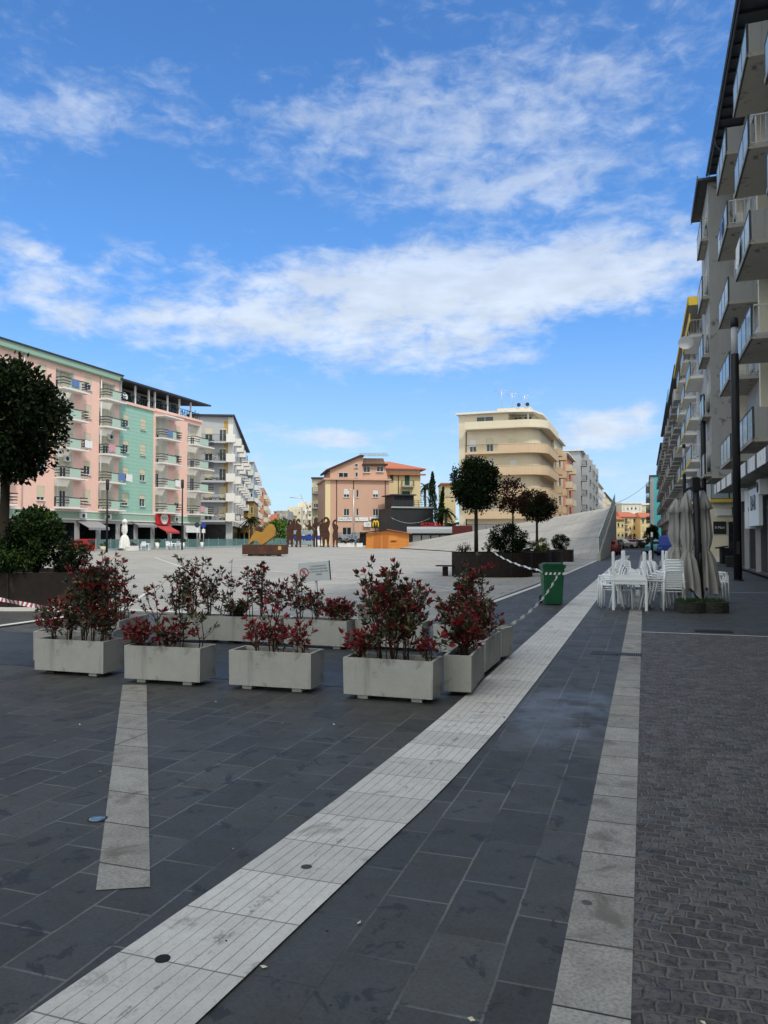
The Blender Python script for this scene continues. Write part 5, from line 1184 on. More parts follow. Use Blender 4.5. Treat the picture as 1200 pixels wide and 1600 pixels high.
# notice board
p = D(498, 968, 14.6); p.z = 0
t = thing('notice_board', p, 'small pale notice with a red prohibition ring on a slightly leaning grey post', 'notice', rz=.24)
m = MB(); m.tube([(0, 0, 0), (-.06, 0, .95)], .022, 8); m.build('post', 'aluminium', t)
Tn = Matrix.Translation((-.075, -.03, .83)) @ Matrix.Rotation(R(-5), 4, 'Y'); m = MB(); m.bbox((-.29, -.012, 0), (.30, .012, .36), 0, Tn, .004); bo = m.build('board', 'sign_white', t)
m = MB(); m.bbox((.301, -.014, -.01), (.318, .014, .365), 0, Tn, .003); m.build('edge_strip', 'rail_dark', bo)
m = MB(); k = 32
for i in range(k):
    a0, a1 = 2*PI*i/k, 2*PI*(i+1)/k; c = lambda a, r: Tn @ Vector((-.185+r*math.cos(a), -.0135, .17+r*math.sin(a)))
    m.poly([c(a0, .068), c(a0, .088), c(a1, .088), c(a1, .068)])
m.poly([Tn @ Vector(v) for v in ((-.245, -.0145, .225), (-.232, -.0145, .238), (-.125, -.0145, .115), (-.138, -.0145, .102))]); m.build('prohibition_ring', 'red_paint', bo)
m = MB(); P_ = lambda x, z: Tn @ Vector((-.185+x, -.0130, .17+z))
m.poly([P_(.012*math.cos(i*PI/6)+.0, .045+.012*math.sin(i*PI/6)) for i in range(12)])
for q in ([(-.012, .03), (.014, .03), (.008, -.008), (-.008, -.008)], [(-.008, -.006), (.0, -.006), (-.022, -.055), (-.032, -.055)], [(0, -.006), (.008, -.006), (.032, -.05), (.023, -.055)], [(.01, .03), (.016, .022), (.036, .004), (.032, -.001)], [(-.01, .03), (-.034, .006), (-.03, .0), (-.012, .02)]): m.poly([P_(*v) for v in q][::-1]); m.poly([P_(*v) for v in q])
m.build('pictogram', 'sign_text', bo)
for i, s in enumerate(("E' SEVERAMENTE", "VIETATO SOSTARE", "ALL'INTERNO DELL'AREA", "VERDE")):
    text('lettering', s, .040 if i != 2 else .034, 'sign_text', bo, Tn @ Vector((.09, -.0135, .275-.052*i)), (PI/2, R(-5)*-1 if 0 else R(-5), 0), .001)

# ================================================================ wheelie bin
p = G(861, 945); t = thing('wheeled_bin', (p.x, p.y+.25, 0), 'green two wheeled rubbish bin with striped tape tied round it', 'bin', rz=.28)
m = MB(); bm = bmesh.new(); V = []
for hx, hy, z, oy in ((.215, .24, .035, 0), (.235, .265, .5, 0), (.262, .30, .93, -.02)): V.append([bm.verts.new((x, y+oy, z)) for x, y in ((-hx, -hy), (hx, -hy), (hx, hy), (-hx, hy))])
bm.faces.new(V[0][::-1]); bm.faces.new(V[-1])
for i in range(2):
    for j in range(4): bm.faces.new((V[i][j], V[i][(j+1) % 4], V[i+1][(j+1) % 4], V[i+1][j]))
bmesh.ops.bevel(bm, geom=[e for e in bm.edges if abs(e.verts[0].co.z-e.verts[1].co.z) > .1], offset=.035, segments=3, affect='EDGES'); m.add_bm(bm)
for x in (-.12, .12): m.box((x-.012, -.262, .12), (x+.012, -.235, .45))
bd = m.build('body', 'bin_green', t)
m = MB(); m.bbox((-.285, -.345, .90), (.285, .30, .945), b=.012); m.build('rim', 'bin_green', t)
m = MB(); m.bbox((-.295, -.36, .95), (.295, .27, .985), b=.014); m.bbox((-.24, -.30, .985), (.24, .2, 1.02), b=.016); m.box((-.06, -.385, .955), (.06, -.355, .975)); m.build('lid', 'bin_green', t)
m = MB(); m.tube([(-.22, .33, .97), (.22, .33, .97)], .017, 8); m.box((-.22, .26, .955), (-.19, .34, .985)); m.box((.19, .26, .955), (.22, .34, .985)); m.build('handle', 'bin_green', t)
for x in (-.24, .24):
    m = MB(); m.tube([(x-.025, .27, .1), (x+.025, .27, .1)], .1, 18, sm=False); m.build('wheel', 'rubber', t)
m = MB(); m.tube([(-.24, .27, .1), (.24, .27, .1)], .012, 6); m.build('axle', 'iron', t)
m = MB(); m2 = MB()
for i in range(10):
    x0 = -.265+i*.053; (m if i % 2 else m2).poly([(x0, -.318, .80), (x0+.053, -.318, .795), (x0+.053-.02, -.314, .735), (x0-.02, -.314, .74)])
m.build('tape_stripe', 'white_paint', t); m2.build('tape_stripe', 'bin_green', t)
def tape(pts, label, name='barrier_tape', mats=('white_paint', 'red_fabric'), w=.06, sag=.2, seg=.16, twist=3):
    me = MB(); P = [Vector(p) for p in pts]; L = (P[1]-P[0]).length; n = max(8, int(L/seg)); base = P[0]
    path = []
    for i in range(n+1): q = i/n; v = P[0].lerp(P[1], q); v.z -= 4*sag*q*(1-q); path.append(v-base)
    for i in range(n):
        a0 = twist*math.sin(i*.45)*.5; a1 = twist*math.sin((i+1)*.45)*.5; d = (path[i+1]-path[i]).normalized(); u = d.cross(Vector((0, 0, 1))).normalized(); v = u.cross(d)
        k0 = (v*math.cos(a0)+u*math.sin(a0))*w/2; k1 = (v*math.cos(a1)+u*math.sin(a1))*w/2
        me.poly([path[i]-k0, path[i+1]-k1, path[i+1]+k1, path[i]+k0], i % 2)
    o = me.build(name, list(mats), loc=base); return tag(o, label, 'barrier tape', 'striped barrier tapes')
binp = t.location
pk = G(785, 1030)
tape([(-1.86, 10.0, .43), (binp.x+.2, binp.y-.35, .78)], 'white and grey twisted barrier tape sagging from the endwise planters to the green bin', mats=('white_paint', 'grey_wall'), w=.05, sag=.22, seg=.07, twist=2)
tape([(binp.x-.2, binp.y-.2, .82), (-6.0, 32.0, 1.05)], 'pale barrier tape running from the green bin to the corten tree planter', mats=('white_paint', 'pale_grey_wall'), w=.07, sag=.1)
tape([(-6.0, 32.0, 1.05), (-4.9, 37.0, 1.25)], 'short pale tape tied across the shrubs in the corten tree planter', mats=('white_paint', 'pale_grey_wall'), w=.07, sag=.05)
q0 = D(0, 957, 12.6); q1 = D(127, 972, 9.6)
tape([(-6.35, 8.25, .62), (-15.0, 13.5, .52)], 'red and white striped barrier tape running off to the left edge', sag=.06, w=.07, seg=.13, twist=1)
# ================================================================ trees and corten planters
def blob(mb, c, r, n, size, cl, mats=3, seed=0, hole=.0, shell=.55, flat=0, wts=None):
    rd = random.Random(seed); c = Vector(c); C = []
    while len(C) < cl:
        v = Vector((rd.uniform(-1, 1), rd.uniform(-1, 1), rd.uniform(-1, 1)))
        if .12 < v.length < 1: v = v*(shell+(1-shell)*rd.random())/max(v.length, .3) if rd.random() < .65 else v; C.append(v)
    w = [rd.uniform(.5, 1.5) for _ in C]; tint = [rd.choices(range(mats), wts)[0] for _ in C]
    for _ in range(n):
        k = rd.choices(range(cl), w)[0]; s = .16+.05*math.sin(k*1.7); v = C[k]+Vector((rd.gauss(0, s), rd.gauss(0, s), rd.gauss(0, s)))
        if v.length > (1.04+.09*math.sin(k*2.4)): continue
        p = c+Vector((v.x*r[0], v.y*r[1], v.z*r[2])); mi = tint[k] if rd.random() < .6 else rd.randrange(mats)
        mb.leaf(p, size*rd.uniform(.45, 1.45), mi, (v.x+rd.gauss(0, .8), v.y+rd.gauss(0, .8), v.z+rd.gauss(.2, .8)), .55)
def tree(name, loc, h0, crown_c, r, n, size, cl, mats, label, tr=.09, cat='tree', group=None, seed=1, bark='bark', lean=.03, shell=.55, wts=None):
    t = thing(name, loc, label, cat, group); rd = random.Random(seed); cz = crown_c
    m = MB(); pts = [(0, 0, h0-.1), (lean*.3, 0, h0+(cz-r[2]-h0)*.5), (lean, 0, cz-r[2]*.7), (lean*1.2, .02, cz+r[2]*.3)]; m.tube(pts, [tr*1.15, tr, tr*.85, tr*.35], 10)
    for k in range(9):
        a = rd.uniform(0, 2*PI); z = cz-r[2]*rd.uniform(.15, .85); e = Vector((math.cos(a)*r[0]*.7, math.sin(a)*r[1]*.7, z+r[2]*rd.uniform(.3, .9))); s = Vector((lean, 0, z)); m.tube([s, s.lerp(e, .5)+Vector((0, 0, .08)), e], [tr*.42, tr*.25, tr*.08], 6)
    m.build('trunk', bark, t)
    f = MB(); blob(f, (lean, 0, cz), r, n, size, cl, len(mats), seed, shell=shell, wts=wts); f.build('crown', mats, t); return t
def corten_box(loc, rx, ry, h, label, rz=0, ex=2.7, mt='corten_dark', seed=1):
    t = thing('corten_planter', loc, label, 'planter', 'rusty steel tree planters', rz); m = MB(); k = 56
    def pt(i, s, z): a = 2*PI*i/k; c, q = math.cos(a), math.sin(a); return Vector(((rx-s)*math.copysign(abs(c)**(2/ex), c), (ry-s)*math.copysign(abs(q)**(2/ex), q), z))
    for i in range(k):
        for (s0, z0, s1, z1) in ((0, -.3, 0, h), (0, h, .05, h), (.05, h, .06, h-.12)): m.poly([pt(i, s0, z0), pt(i+1, s0, z0), pt(i+1, s1, z1), pt(i, s1, z1)], 0)
    m.build('steel_wall', mt, t); m = MB()
    for i in range(k): m.poly([Vector((0, 0, h-.06)), pt(i, .055, h-.11), pt(i+1, .055, h-.11)])
    m.build('soil', 'soil', t); m = MB()
    for a in range(0, k, 14): p = pt(a+3, -.012, 0); m.box((p.x-.012, p.y-.012, .0), (p.x+.012, p.y+.012, h))
    m.build('weld_seam', 'dark_steel', t); return t
zl = .05
corten_box((-15.0, 14.95, zl), 2.6, 1.35, .80, 'large rusty steel planter with rounded ends under the dark tree at left', R(8), seed=1)
b = MB()
for i in range(56):
    def pt(i, s): a = 2*PI*i/56; c, q = math.cos(a), math.sin(a); x, y = (2.6+s)*math.copysign(abs(c)**(2/2.7), c), (1.35+s)*math.copysign(abs(q)**(2/2.7), q); r8 = R(8); return (-15.0+x*math.cos(r8)-y*math.sin(r8), 14.95+x*math.sin(r8)+y*math.cos(r8), zl+.02)
    b.poly([pt(i, -.1), pt(i, .14), pt(i+1, .14), pt(i+1, -.1)]); p, q = pt(i, .14), pt(i+1, .14); b.poly([(p[0], p[1], -.02), (q[0], q[1], -.02), q, p])
tag(b.build('pale_kerb_ring', whitest), kind='structure')
p = D(4, 903, 18.3)
tree('round_tree', (p.x, p.y, 0), .7, 4.5, (1.35, 1.35, 1.42), 27000, .12, 100, ['leaf_dark', 'leaf_mid', 'leaf_dark'], 'big dark evergreen tree with a dense round crown at the left edge', .115, seed=5, lean=.05)
def shrub(loc, z0, r, n, size, cl, mats, label, seed, stems=8, group='shrubs planted in the rusty steel planters', wts=None, bark='stem_brown', shell=.45):
    t = thing('shrub', loc, label, 'shrub', group); rd = random.Random(seed); m = MB()
    for k in range(stems): a = rd.uniform(0, 2*PI); e = Vector((math.cos(a)*r[0]*.6, math.sin(a)*r[1]*.6, z0+r[2]*rd.uniform(1.0, 1.8))); m.tube([(0, 0, z0-.1), e*.5+Vector((0, 0, z0*.5)), e], [.025, .016, .006], 5)
    m.build('stems', bark, t); f = MB(); blob(f, (0, 0, z0+r[2]), r, n, size, cl, len(mats), seed, shell=shell, wts=wts); f.build('leaves', mats, t); return t
p = D(56, 890, 18.0); shrub((p.x, p.y, 0), .82, (.72, .62, .76), 8500, .09, 40, ['leaf_mid', 'leaf_light_green', 'leaf_dark'], 'bushy green shrub right of the trunk in the large planter at left', 11)
p = D(16, 890, 17.6); shrub((p.x, p.y, 0), .82, (.6, .5, .42), 3600, .075, 26, ['leaf_light_green', 'leaf_mid', 'leaf_dark'], 'low light green shrub at the foot of the left tree', 12)
p = D(112, 890, 18.3); shrub((p.x, p.y, 0), .82, (.50, .45, .42), 3400, .07, 26, ['leaf_mid', 'leaf_bluegreen', 'leaf_dark'], 'low greyish green shrub at the right end of the large planter at left', 13)
# right hand group
corten_box((-6.25, 33.0, 0), 1.72, 1.55, 1.02, 'rusty steel planter with a rounded end under the tallest of the three trees', R(12))
m = MB(); m.bbox((-.35, -.4, .42), (.45, .1, .47), b=.01); m.box((-.1, -.15, 0), (.1, .05, .4)); o = m.build('steel_bench', 'corten_dark', loc=(-8.1, 32.2, .0)); tag(o, 'small dark steel bench ledge on the left side of the rusty planter', 'bench')
corten_box((-5.5, 37.9, 0), 1.2, 1.7, .95, 'rusty steel planter behind the first one, under the thin reddish tree', 0)
corten_box((-5.7, 46.2, 0), 1.1, 2.2, .85, 'rusty steel planter with the yellow green shrub under the low spreading tree', 0)
corten_box((-5.35, 54, 0), .72, .72, .82, 'small square rusty steel planter holding the ball shaped shrub', 0, ex=8)
def at(px, d): p = D(px, 840, d); return (p.x, p.y, 0)
tree('round_tree', at(744, 33.3), .9, 3.97, (1.0, 1.0, 1.26), 16000, .115, 80, ['leaf_dark', 'leaf_mid', 'leaf_dark'], 'tallest of the three small trees, with a dense dark egg shaped crown', .085, seed=21, lean=.0)
tree('thin_tree', at(801, 38.3), .9, 3.65, (.78, .78, .98), 2300, .12, 40, ['leaf_rusty', 'leaf_dark', 'leaf_rusty'], 'thin tree with sparse reddish leaves between the two dark crowned trees', .05, seed=22, lean=.02, wts=[2, 1, 2])
tree('round_tree', at(839, 45.5), .8, 3.55, (1.12, 1.12, .98), 10500, .12, 60, ['leaf_dark', 'leaf_mid', 'leaf_rusty'], 'low spreading dark tree with some rusty leaves, rightmost of the three', .075, seed=23, lean=.0, wts=[4, 2, .7])
shrub(at(793, 33.6), .95, (.85, .7, .66), 7500, .08, 44, ['leaf_dark', 'leaf_mid', 'leaf_dark'], 'large dark shrub beside the trunk of the tallest small tree', 31)
shrub(at(765, 33.0), .95, (.3, .3, .3), 500, .06, 16, ['leaf_dark', 'leaf_olive'], 'small dark shrub left of the large one in the first rusty planter', 37)
shrub(at(724, 33.0), .95, (.38, .3, .24), 330, .05, 20, ['leaf_dark', 'leaf_olive'], 'twiggy nearly bare shrub left of the tallest small tree', 32, stems=26)
shrub(at(846, 45.2), .78, (.62, .55, .42), 2600, .075, 24, ['leaf_yellow', 'leaf_olive', 'leaf_light_green'], 'yellow green shrub under the low spreading tree', 33)
shrub(at(822, 44.6), .78, (.55, .5, .33), 1500, .075, 24, ['leaf_dark', 'leaf_mid', 'leaf_dark'], 'low dark shrub left of the yellow green one', 34)
shrub(at(876, 54.5), .78, (.62, .62, .55), 7500, .07, 70, ['leaf_dark', 'leaf_mid', 'leaf_dark'], 'clipped dark ball shaped shrub in the small square planter', 35, shell=.8)
# greenery between the yellow house and the beige building
def cyp(px, d, h, r, label, seed, lean=0):
    t = thing('cypress', at(px, d), label, 'tree'); m = MB(); m.tube([(0, 0, 0), (lean, 0, h*.9)], [.2, .03], 6); m.build('trunk', 'bark', t); f = MB(); rd = random.Random(seed)
    for _ in range(2600):
        q = rd.random()**.8; a = rd.uniform(0, 2*PI); rr = r*(1-q)**.55*rd.uniform(.55, 1.05)*(1+.25*math.sin(q*31+a*2)); f.leaf((math.cos(a)*rr+lean*q, math.sin(a)*rr, h*(.06+.94*q)), rd.uniform(.3, .55), rd.randrange(2), (rd.gauss(0, .3), rd.gauss(0, .3), 1), .3)
    f.build('crown', ['leaf_dark', 'leaf_mid'], t)
cyp(676, 138, 13.2, 1.2, 'tall narrow dark cypress between the yellow house and the beige building', 41); cyp(685, 137, 10.4, .7, 'shorter leaning cypress right of the tall one', 42, .9)
def palm(px, d, h, r, label, seed, mats=('leaf_olive', 'leaf_mid')):
    t = thing('palm_tree', at(px, d), label, 'palm'); rd = random.Random(seed); m = MB(); m.tube([(0, 0, 0), (.1, 0, h*.5), (0, 0, h)], [.3, .22, .25], 8); m.build('trunk', 'bark_pale', t); f = MB()
    for k in range(34):
        a = rd.uniform(0, 2*PI); e = rd.uniform(-.9, 1.2); L = r*rd.uniform(.8, 1.1); prev = Vector((0, 0, h))
        for i in range(1, 9):
            q = i/8; p = Vector((math.cos(a)*L*q*math.cos(e*.6), math.sin(a)*L*q*math.cos(e*.6), h+L*(math.sin(e)*q-.75*q*q)))
            for s in (-1, 1): f.leaf(prev, L*.28, rd.randrange(len(mats)), (p-prev).normalized()+Vector((-math.sin(a)*s*.7, math.cos(a)*s*.7, -.35)), .22)
            f.leaf(prev, (p-prev).length*1.3, 0, p-prev, .2); prev = p
    f.build('crown', list(mats), t)
palm(664, 146, 11.5, 2.2, 'palm tree with a bushy head just right of the yellow house', 43); palm(696, 128, 6.2, 2.0, 'low palm tree in front of the far yellow wall', 44, ('leaf_mid', 'leaf_light_green')); palm(706, 130, 3.6, 2.4, 'pale leaved palm bush left of the beige building', 45, ('leaf_bluegreen', 'leaf_olive'))
palm(392, 128, 4.6, 2.0, 'small dark palm in front of the ochre house, behind the yellow sculpture', 46, ('leaf_dark', 'leaf_mid'))
tree('leafy_tree', at(434, 170), 0, 2.8, (3.6, 3.4, 2.8), 2600, .5, 40, ['leaf_bright', 'leaf_light_green', 'leaf_bright'], 'bright green round tree behind the yellow sculpture', .2, seed=47)
far_house('yellow_wall_house', 690, 712, 150, 150, 757, 8, ['pale_yellow_wall', 'pane_dark'], 'plain yellow house wall behind the palms', 1, 1, roof=('flat', .3, 'roof_tile'))
m = MB(); m.box((0, 0, -.1), (3.0, .12, 3.4)); p = at(694, 112.5)
for i in range(9): m.box((i*.34, -.06, .1), (i*.34+.05, -.002, 3.3))
w_ = m.build('red_fence', 'dim_red', loc=(p[0]+1.2, p[1], 0)); tag(w_, 'dark red fence panel between the kiosk and the beige building', 'fence')
# round dark tree and things at the end of the street
tree('round_tree', at(1018, 96), .2, 1.75, (.95, .95, 1.35), 5200, .16, 40, ['leaf_dark', 'leaf_dark', 'leaf_mid'], 'very dark rounded tree standing in the street ahead', .09, seed=51)
t = thing('street_sign', at(1018.5, 62), 'dark post with a small pale sign plate in front of the dark street tree', 'sign'); m = MB(); m.tube([(0, 0, 0), (0, 0, 2.1)], .11, 8); m.build('post', 'dark_steel', t); m = MB(); m.box((-.08, -.13, 1.7), (.08, -.112, 2.1)); m.build('plate', 'sign_white', t)

# ================================================================ sculptures
yawR = Matrix.Rotation(YAW, 4, 'Z')
def outline(pts): return pts
FIG = [
 [(-.12, 0), (-.03, 0), (-.03, .03), (-.055, .05), (-.04, .26), (.0, .44), (.02, .24), (.035, .03), (.04, 0), (.11, 0), (.08, .04), (.09, .25), (.105, .46), (.075, .60), (.10, .68), (.16, .72), (.10, .80), (.03, .835), (.045, .88), (.05, .94), (.015, 1), (-.03, .985), (-.05, .93), (-.03, .87), (-.035, .835), (-.11, .80), (-.13, .66), (-.11, .50), (-.09, .48), (-.085, .62), (-.075, .60), (-.105, .46), (-.10, .25), (-.08, .05)],
 [(-.13, 0), (-.04, 0), (-.05, .04), (-.02, .25), (.02, .25), (.05, .04), (.03, 0), (.13, 0), (.10, .05), (.12, .30), (.13, .45), (.08, .60), (.12, .72), (.14, .84), (.11, .93), (.05, .99), (-.02, 1), (-.07, .96), (-.08, .90), (-.05, .86), (-.02, .92), (.03, .92), (.05, .87), (.0, .82), (-.08, .80), (-.13, .72), (-.10, .58), (-.12, .45), (-.12, .28), (-.10, .05)],
 [(-.06, 0), (.0, 0), (.0, .2), (.02, .42), (.03, .2), (.03, 0), (.10, 0), (.08, .04), (.08, .3), (.07, .5), (.05, .6), (.10, .66), (.20, .60), (.21, .63), (.10, .74), (.06, .82), (.02, .84), (.05, .90), (.04, .96), (.0, 1), (-.04, .97), (-.09, .955), (-.04, .93), (-.03, .86), (-.08, .80), (-.18, .84), (-.26, .92), (-.27, .89), (-.18, .79), (-.07, .70), (-.05, .58), (-.07, .45), (-.06, .25), (-.07, .05)],
]
labs = ['leftmost of the rusty cut steel figures, leaning into its neighbour', 'second rusty steel figure from the left, in the embracing group', 'third rusty steel figure from the left, turned to the embracing pair', 'rusty steel figure with a brimmed hat beside the blue chairs', 'slim rusty steel figure with its arms spread wide', 'rusty steel figure left half of the close pair near the cream block', 'rusty steel figure right half of the close pair near the cream block', 'lone curved rusty steel figure in front of the terracotta house, rightmost']
def tri_prism(mb, pts, T, y0, y1):   # concave outline, tessellated
    from mathutils.geometry import tessellate_polygon
    tr = tessellate_polygon([[Vector((p[0], p[1], 0)) for p in pts]])
    A = [T @ Vector((p[0], y0, p[1])) for p in pts]; C = [T @ Vector((p[0], y1, p[1])) for p in pts]
    for a, b, c in tr: mb.poly([A[a], A[b], A[c]]); mb.poly([C[c], C[b], C[a]])
    for i in range(len(pts)): j = (i+1) % len(pts); mb.poly([A[i], A[j], C[j], C[i]])
for i, (px, top, bot, k, fl) in enumerate([(453, 812.5, 855, 1, 1), (459.5, 811, 855, 0, 1), (466.5, 811, 855.5, 1, -1), (483.5, 813, 854, 2, 1), (493.5, 808, 855, 2, -1), (503.5, 811, 855, 0, 1), (509, 808, 855.5, 1, 1), (524, 812, 855.5, 1, -1)]):
    p = G(px, bot-.5); d = p.y*math.cos(YAW)-p.x*math.sin(YAW); H = (bot-top)/1200*d; t = thing('steel_figure', p, labs[i], 'sculpture', 'rusty cut steel figures standing on the square', YAW+(.25 if i % 2 else -.2))
    m = MB(); wx = 1.05 if i in (0, 1, 6) else .85; tri_prism(m, [(x*H*fl*wx, z*H) for x, z in FIG[k]], Matrix.Identity(4), -.05, .05); m.build('cut_plate', 'corten', t)
    m = MB(); m.box((-.35, -.2, -.05), (.35, .2, .03)); m.build('foot_plate', 'corten', t)
p = G(479, 853.5); t = thing('steel_bench', p, 'low rusty steel bench frame joining the figures left of the hatted one', 'sculpture', rz=YAW); m = MB()
for z in (1.9, 2.6): m.box((-1.1, -.04, z), (1.1, .04, z+.1))
for x in (-1.1, 1.0): m.box((x, -.04, 0), (x+.1, .04, 2.7))
m.build('frame', 'corten', t)
# yellow sculpture on its steel trolley
a = G(378, 869); b = G(446, 869.5); dc = (a.y+b.y)/2*math.cos(YAW)-(a.x+b.x)/2*math.sin(YAW); s = dc/1200; cc = (a+b)/2
t = thing('sculpture_trolley', cc, 'long brown steel box on short legs carrying the yellow sculpture', 'plinth', rz=YAW*.9); X0 = lambda px: (px-412)*s; Z0 = lambda py: (871-py)*s
m = MB(); m.bbox((X0(378), 0, Z0(868)), (X0(446), 1.5, Z0(852.8)), b=.02); m.build('steel_box', 'corten', t)
m = MB(); m.box((X0(434.5), -.03, Z0(861)), (X0(439.5), -.003, Z0(855))); m.build('plate', 'gold_plate', t)
for px in (388, 406, 417, 434): m = MB(); m.box((X0(px)-.07, .1, 0), (X0(px)+.07, 1.4, Z0(868))); m.build('leg', 'dark_steel', t)
m = MB(); m.box((X0(387), .05, Z0(869.6)), (X0(436), .15, Z0(868.1))); m.build('frame', 'dark_steel', t)
pts = [(120, 415), (165, 330), (205, 262), (235, 250), (262, 262), (300, 268), (325, 245), (350, 200), (395, 160), (430, 172), (460, 240), (458, 310), (405, 355), (350, 395), (290, 436), (272, 398), (235, 372), (185, 378), (142, 415)]
ys_ = thing('yellow_sculpture', cc+Vector((0, 0, Z0(852.8))), 'ochre yellow curved steel sculpture with an arched underside on the brown box', 'sculpture', rz=YAW*.9)
m = MB(); tri_prism(m, [(X0(370+x/8), Z0(800+y/8)-Z0(852.8)+.0) for x, y in pts][::-1], Matrix.Identity(4), .35, 1.15); m.build('body', 'yellow_steel', ys_)
m = MB(); tri_prism(m, [(X0(370+x/8), Z0(800+y/8)-Z0(852.8)) for x, y in [(225, 262), (215, 225), (255, 190), (285, 205), (275, 262)]][::-1], Matrix.Identity(4), .55, .95); m.build('upright_plate', 'corten', ys_)
# wooden hut
a = G(572, 857); b = G(639, 857.5); d = (a.y+b.y)/2*math.cos(YAW)-(a.x+b.x)/2*math.sin(YAW); s = d/1200; t = thing('wooden_hut', (a+b)/2, 'small orange wooden kiosk hut with a low gabled roof on the pale square', 'hut', rz=YAW)
X0 = lambda px: (px-605.5)*s; Z0 = lambda py: (857.2-py)*s
m = MB(); tri_prism(m, [(X0(572), 0), (X0(639), 0), (X0(639), Z0(834)), (X0(604), Z0(829.5)), (X0(572), Z0(833.5))], Matrix.Identity(4), 0, 3.2)
for k in range(11): m.box((X0(572)+.02, -.02, .02+k*.19), (X0(639)-.02, -.003, .18+k*.19))
m.build('wall', 'wood_orange', t)
for x0, x1 in ((583, 595.5), (598, 606.5)):
    m = MB(); m.box((X0(x0), -.06, .1), (X0(x1), -.021, Z0(834))); 
    for k in range(9): m.box((X0(x0)+.08, -.075, .2+k*.2), (X0(x1)-.08, -.061, .32+k*.2))
    m.build('door', 'wood_orange_dark', t)
m = MB(); m.box((X0(608.5), -.06, 1.0), (X0(621), -.021, Z0(835.5))); m.build('hatch', 'wood_orange', t)
m = MB(); m.box((X0(611), -.12, Z0(846)), (X0(619), -.061, Z0(844.6))); m.build('shelf', 'dark_brown', t)
for x in (573, 582, 622, 637.5): m = MB(); m.box((X0(x), -.07, 0), (X0(x)+.12, -.022, Z0(835))); m.build('corner_post', 'wood_orange', t)
for s1, (xa, za, xb, zb) in enumerate(((563, 833.6, 604.2, 827.8), (604.2, 827.8, 643, 834.3))):
    m = MB(); tri_prism(m, [(X0(xa), Z0(za)), (X0(xb), Z0(zb)), (X0(xb), Z0(zb)+.1), (X0(xa), Z0(za)+.1)], Matrix.Identity(4), -.45, 3.5); m.build('roof', 'dark_brown' if s1 == 0 else 'roof_tile', t)
# fast food sign board behind the hut
p = D(587, 840, 118); t = thing('sign_pylon', (p.x, p.y, 0), 'square dark restaurant sign with yellow double arches above the hut roof', 'sign', rz=YAW); s = 118/1200
m = MB(); m.box((-7*s, -.12, EYE+14.5*s), (7*s, .12, EYE+29.5*s)); bd = m.build('board', 'sign_black', t); m = MB(); m.tube([(0, 0, 0), (0, 0, EYE+14.5*s)], .08, 6); m.build('post', 'dark_steel', t)
m = MB(); z0 = EYE+16*s
for sx in (-1, 1):
    P = []; 
    for i in range(13): a_ = PI*i/12; P.append(Vector((sx*2.05*s+2.05*s*math.cos(a_), -.15, z0+4.5*s+4.6*s*math.sin(a_)*1.15)))
    P = [Vector((P[0].x, -.15, z0+(0 if sx > 0 else 1.0*s)))]+P+[Vector((P[-1].x, -.15, z0+(0 if sx < 0 else 1.0*s)))]; m.tube(P, .095, 6)
m.build('arches', 'sign_yellow', bd)
# street lamps in front of the houses and on the left
def slim(px, d, top, label, arm=0, g=None):
    p = D(px, 840, d); h = EYE+(840-top)/1200*d; t = thing('street_lamp', (p.x, p.y, 0), label, 'street lamp', None, YAW); m = MB(); m.tube([(0, 0, 0), (0, 0, h)], [.11, .07], 8); m.build('pole', 'aluminium' if arm else 'dark_steel', t)
    m = MB()
    if arm: m.tube([(0, 0, h-.4), (-arm*.5, 0, h+.1), (-arm, 0, h)], .05, 6); m.build('arm', 'aluminium', t); m = MB(); m.bbox((-arm-.5, -.15, h-.12), (-arm+.1, .15, h+.06), b=.04); m.build('lamp_head', 'white_paint', t)
    else: m.lathe([(.13, h-.9), (.15, h-.85), (.15, h), (.05, h+.08)], 12); m.build('lamp_head', 'dark_steel', t)
slim(552.5, 120, 765, 'tall pale street lamp with a curved arm in front of the terracotta house', 1.0)
slim(284.5, 84, 750, 'dark slim street lamp in front of the pink corner block'); slim(167, 70, 750, 'dark slim street lamp in front of the long pink block')
# furniture along the left edge of the square
def fence(px0, px1, X, label):
    y0, y1 = pxY(px0, X), pxY(px1, X); z = zg(X, 30); t = thing('glass_fence', (X, y0, z), label, 'fence', 'glass fence panels along the far edge of the square'); n = int((y1-y0)/2.2)
    m = MB(); m.box((-.15, 0, -.4), (.15, y1-y0, .22)); m.build('kerb', 'glass_blue', t)
    for i in range(n): m = MB(); w = (y1-y0)/n; m.box((-.015, i*w+.06, .25), (.015, (i+1)*w-.06, 1.15)); m.build('glass_panel', 'glass_green', t); m = MB(); m.box((-.03, i*w-.03, .22), (.03, i*w+.03, 1.2)); m.build('post', 'aluminium', t)
fence(150, 236, -51.5, 'glass fence in front of the long pink and green blocks'); fence(240, 395, -51.5, 'glass fence from the red awning past the white block')
p0 = D(396, 840, 124); p1 = D(448, 840, 128); t = thing('glass_fence', (p0.x, p0.y, .3), 'blue glass fence behind the yellow sculpture and the steel figures', 'fence', 'glass fence panels along the far edge of the square', math.atan2(p1.y-p0.y, p1.x-p0.x)); L = (p1-p0).length
m = MB(); m.box((0, -.12, -.4), (L, .12, .25)); m.build('kerb', 'glass_blue', t)
for i in range(5): m = MB(); m.box((i*L/5+.05, -.015, .26), ((i+1)*L/5-.05, .015, 1.2)); m.build('glass_panel', 'glass_green', t)
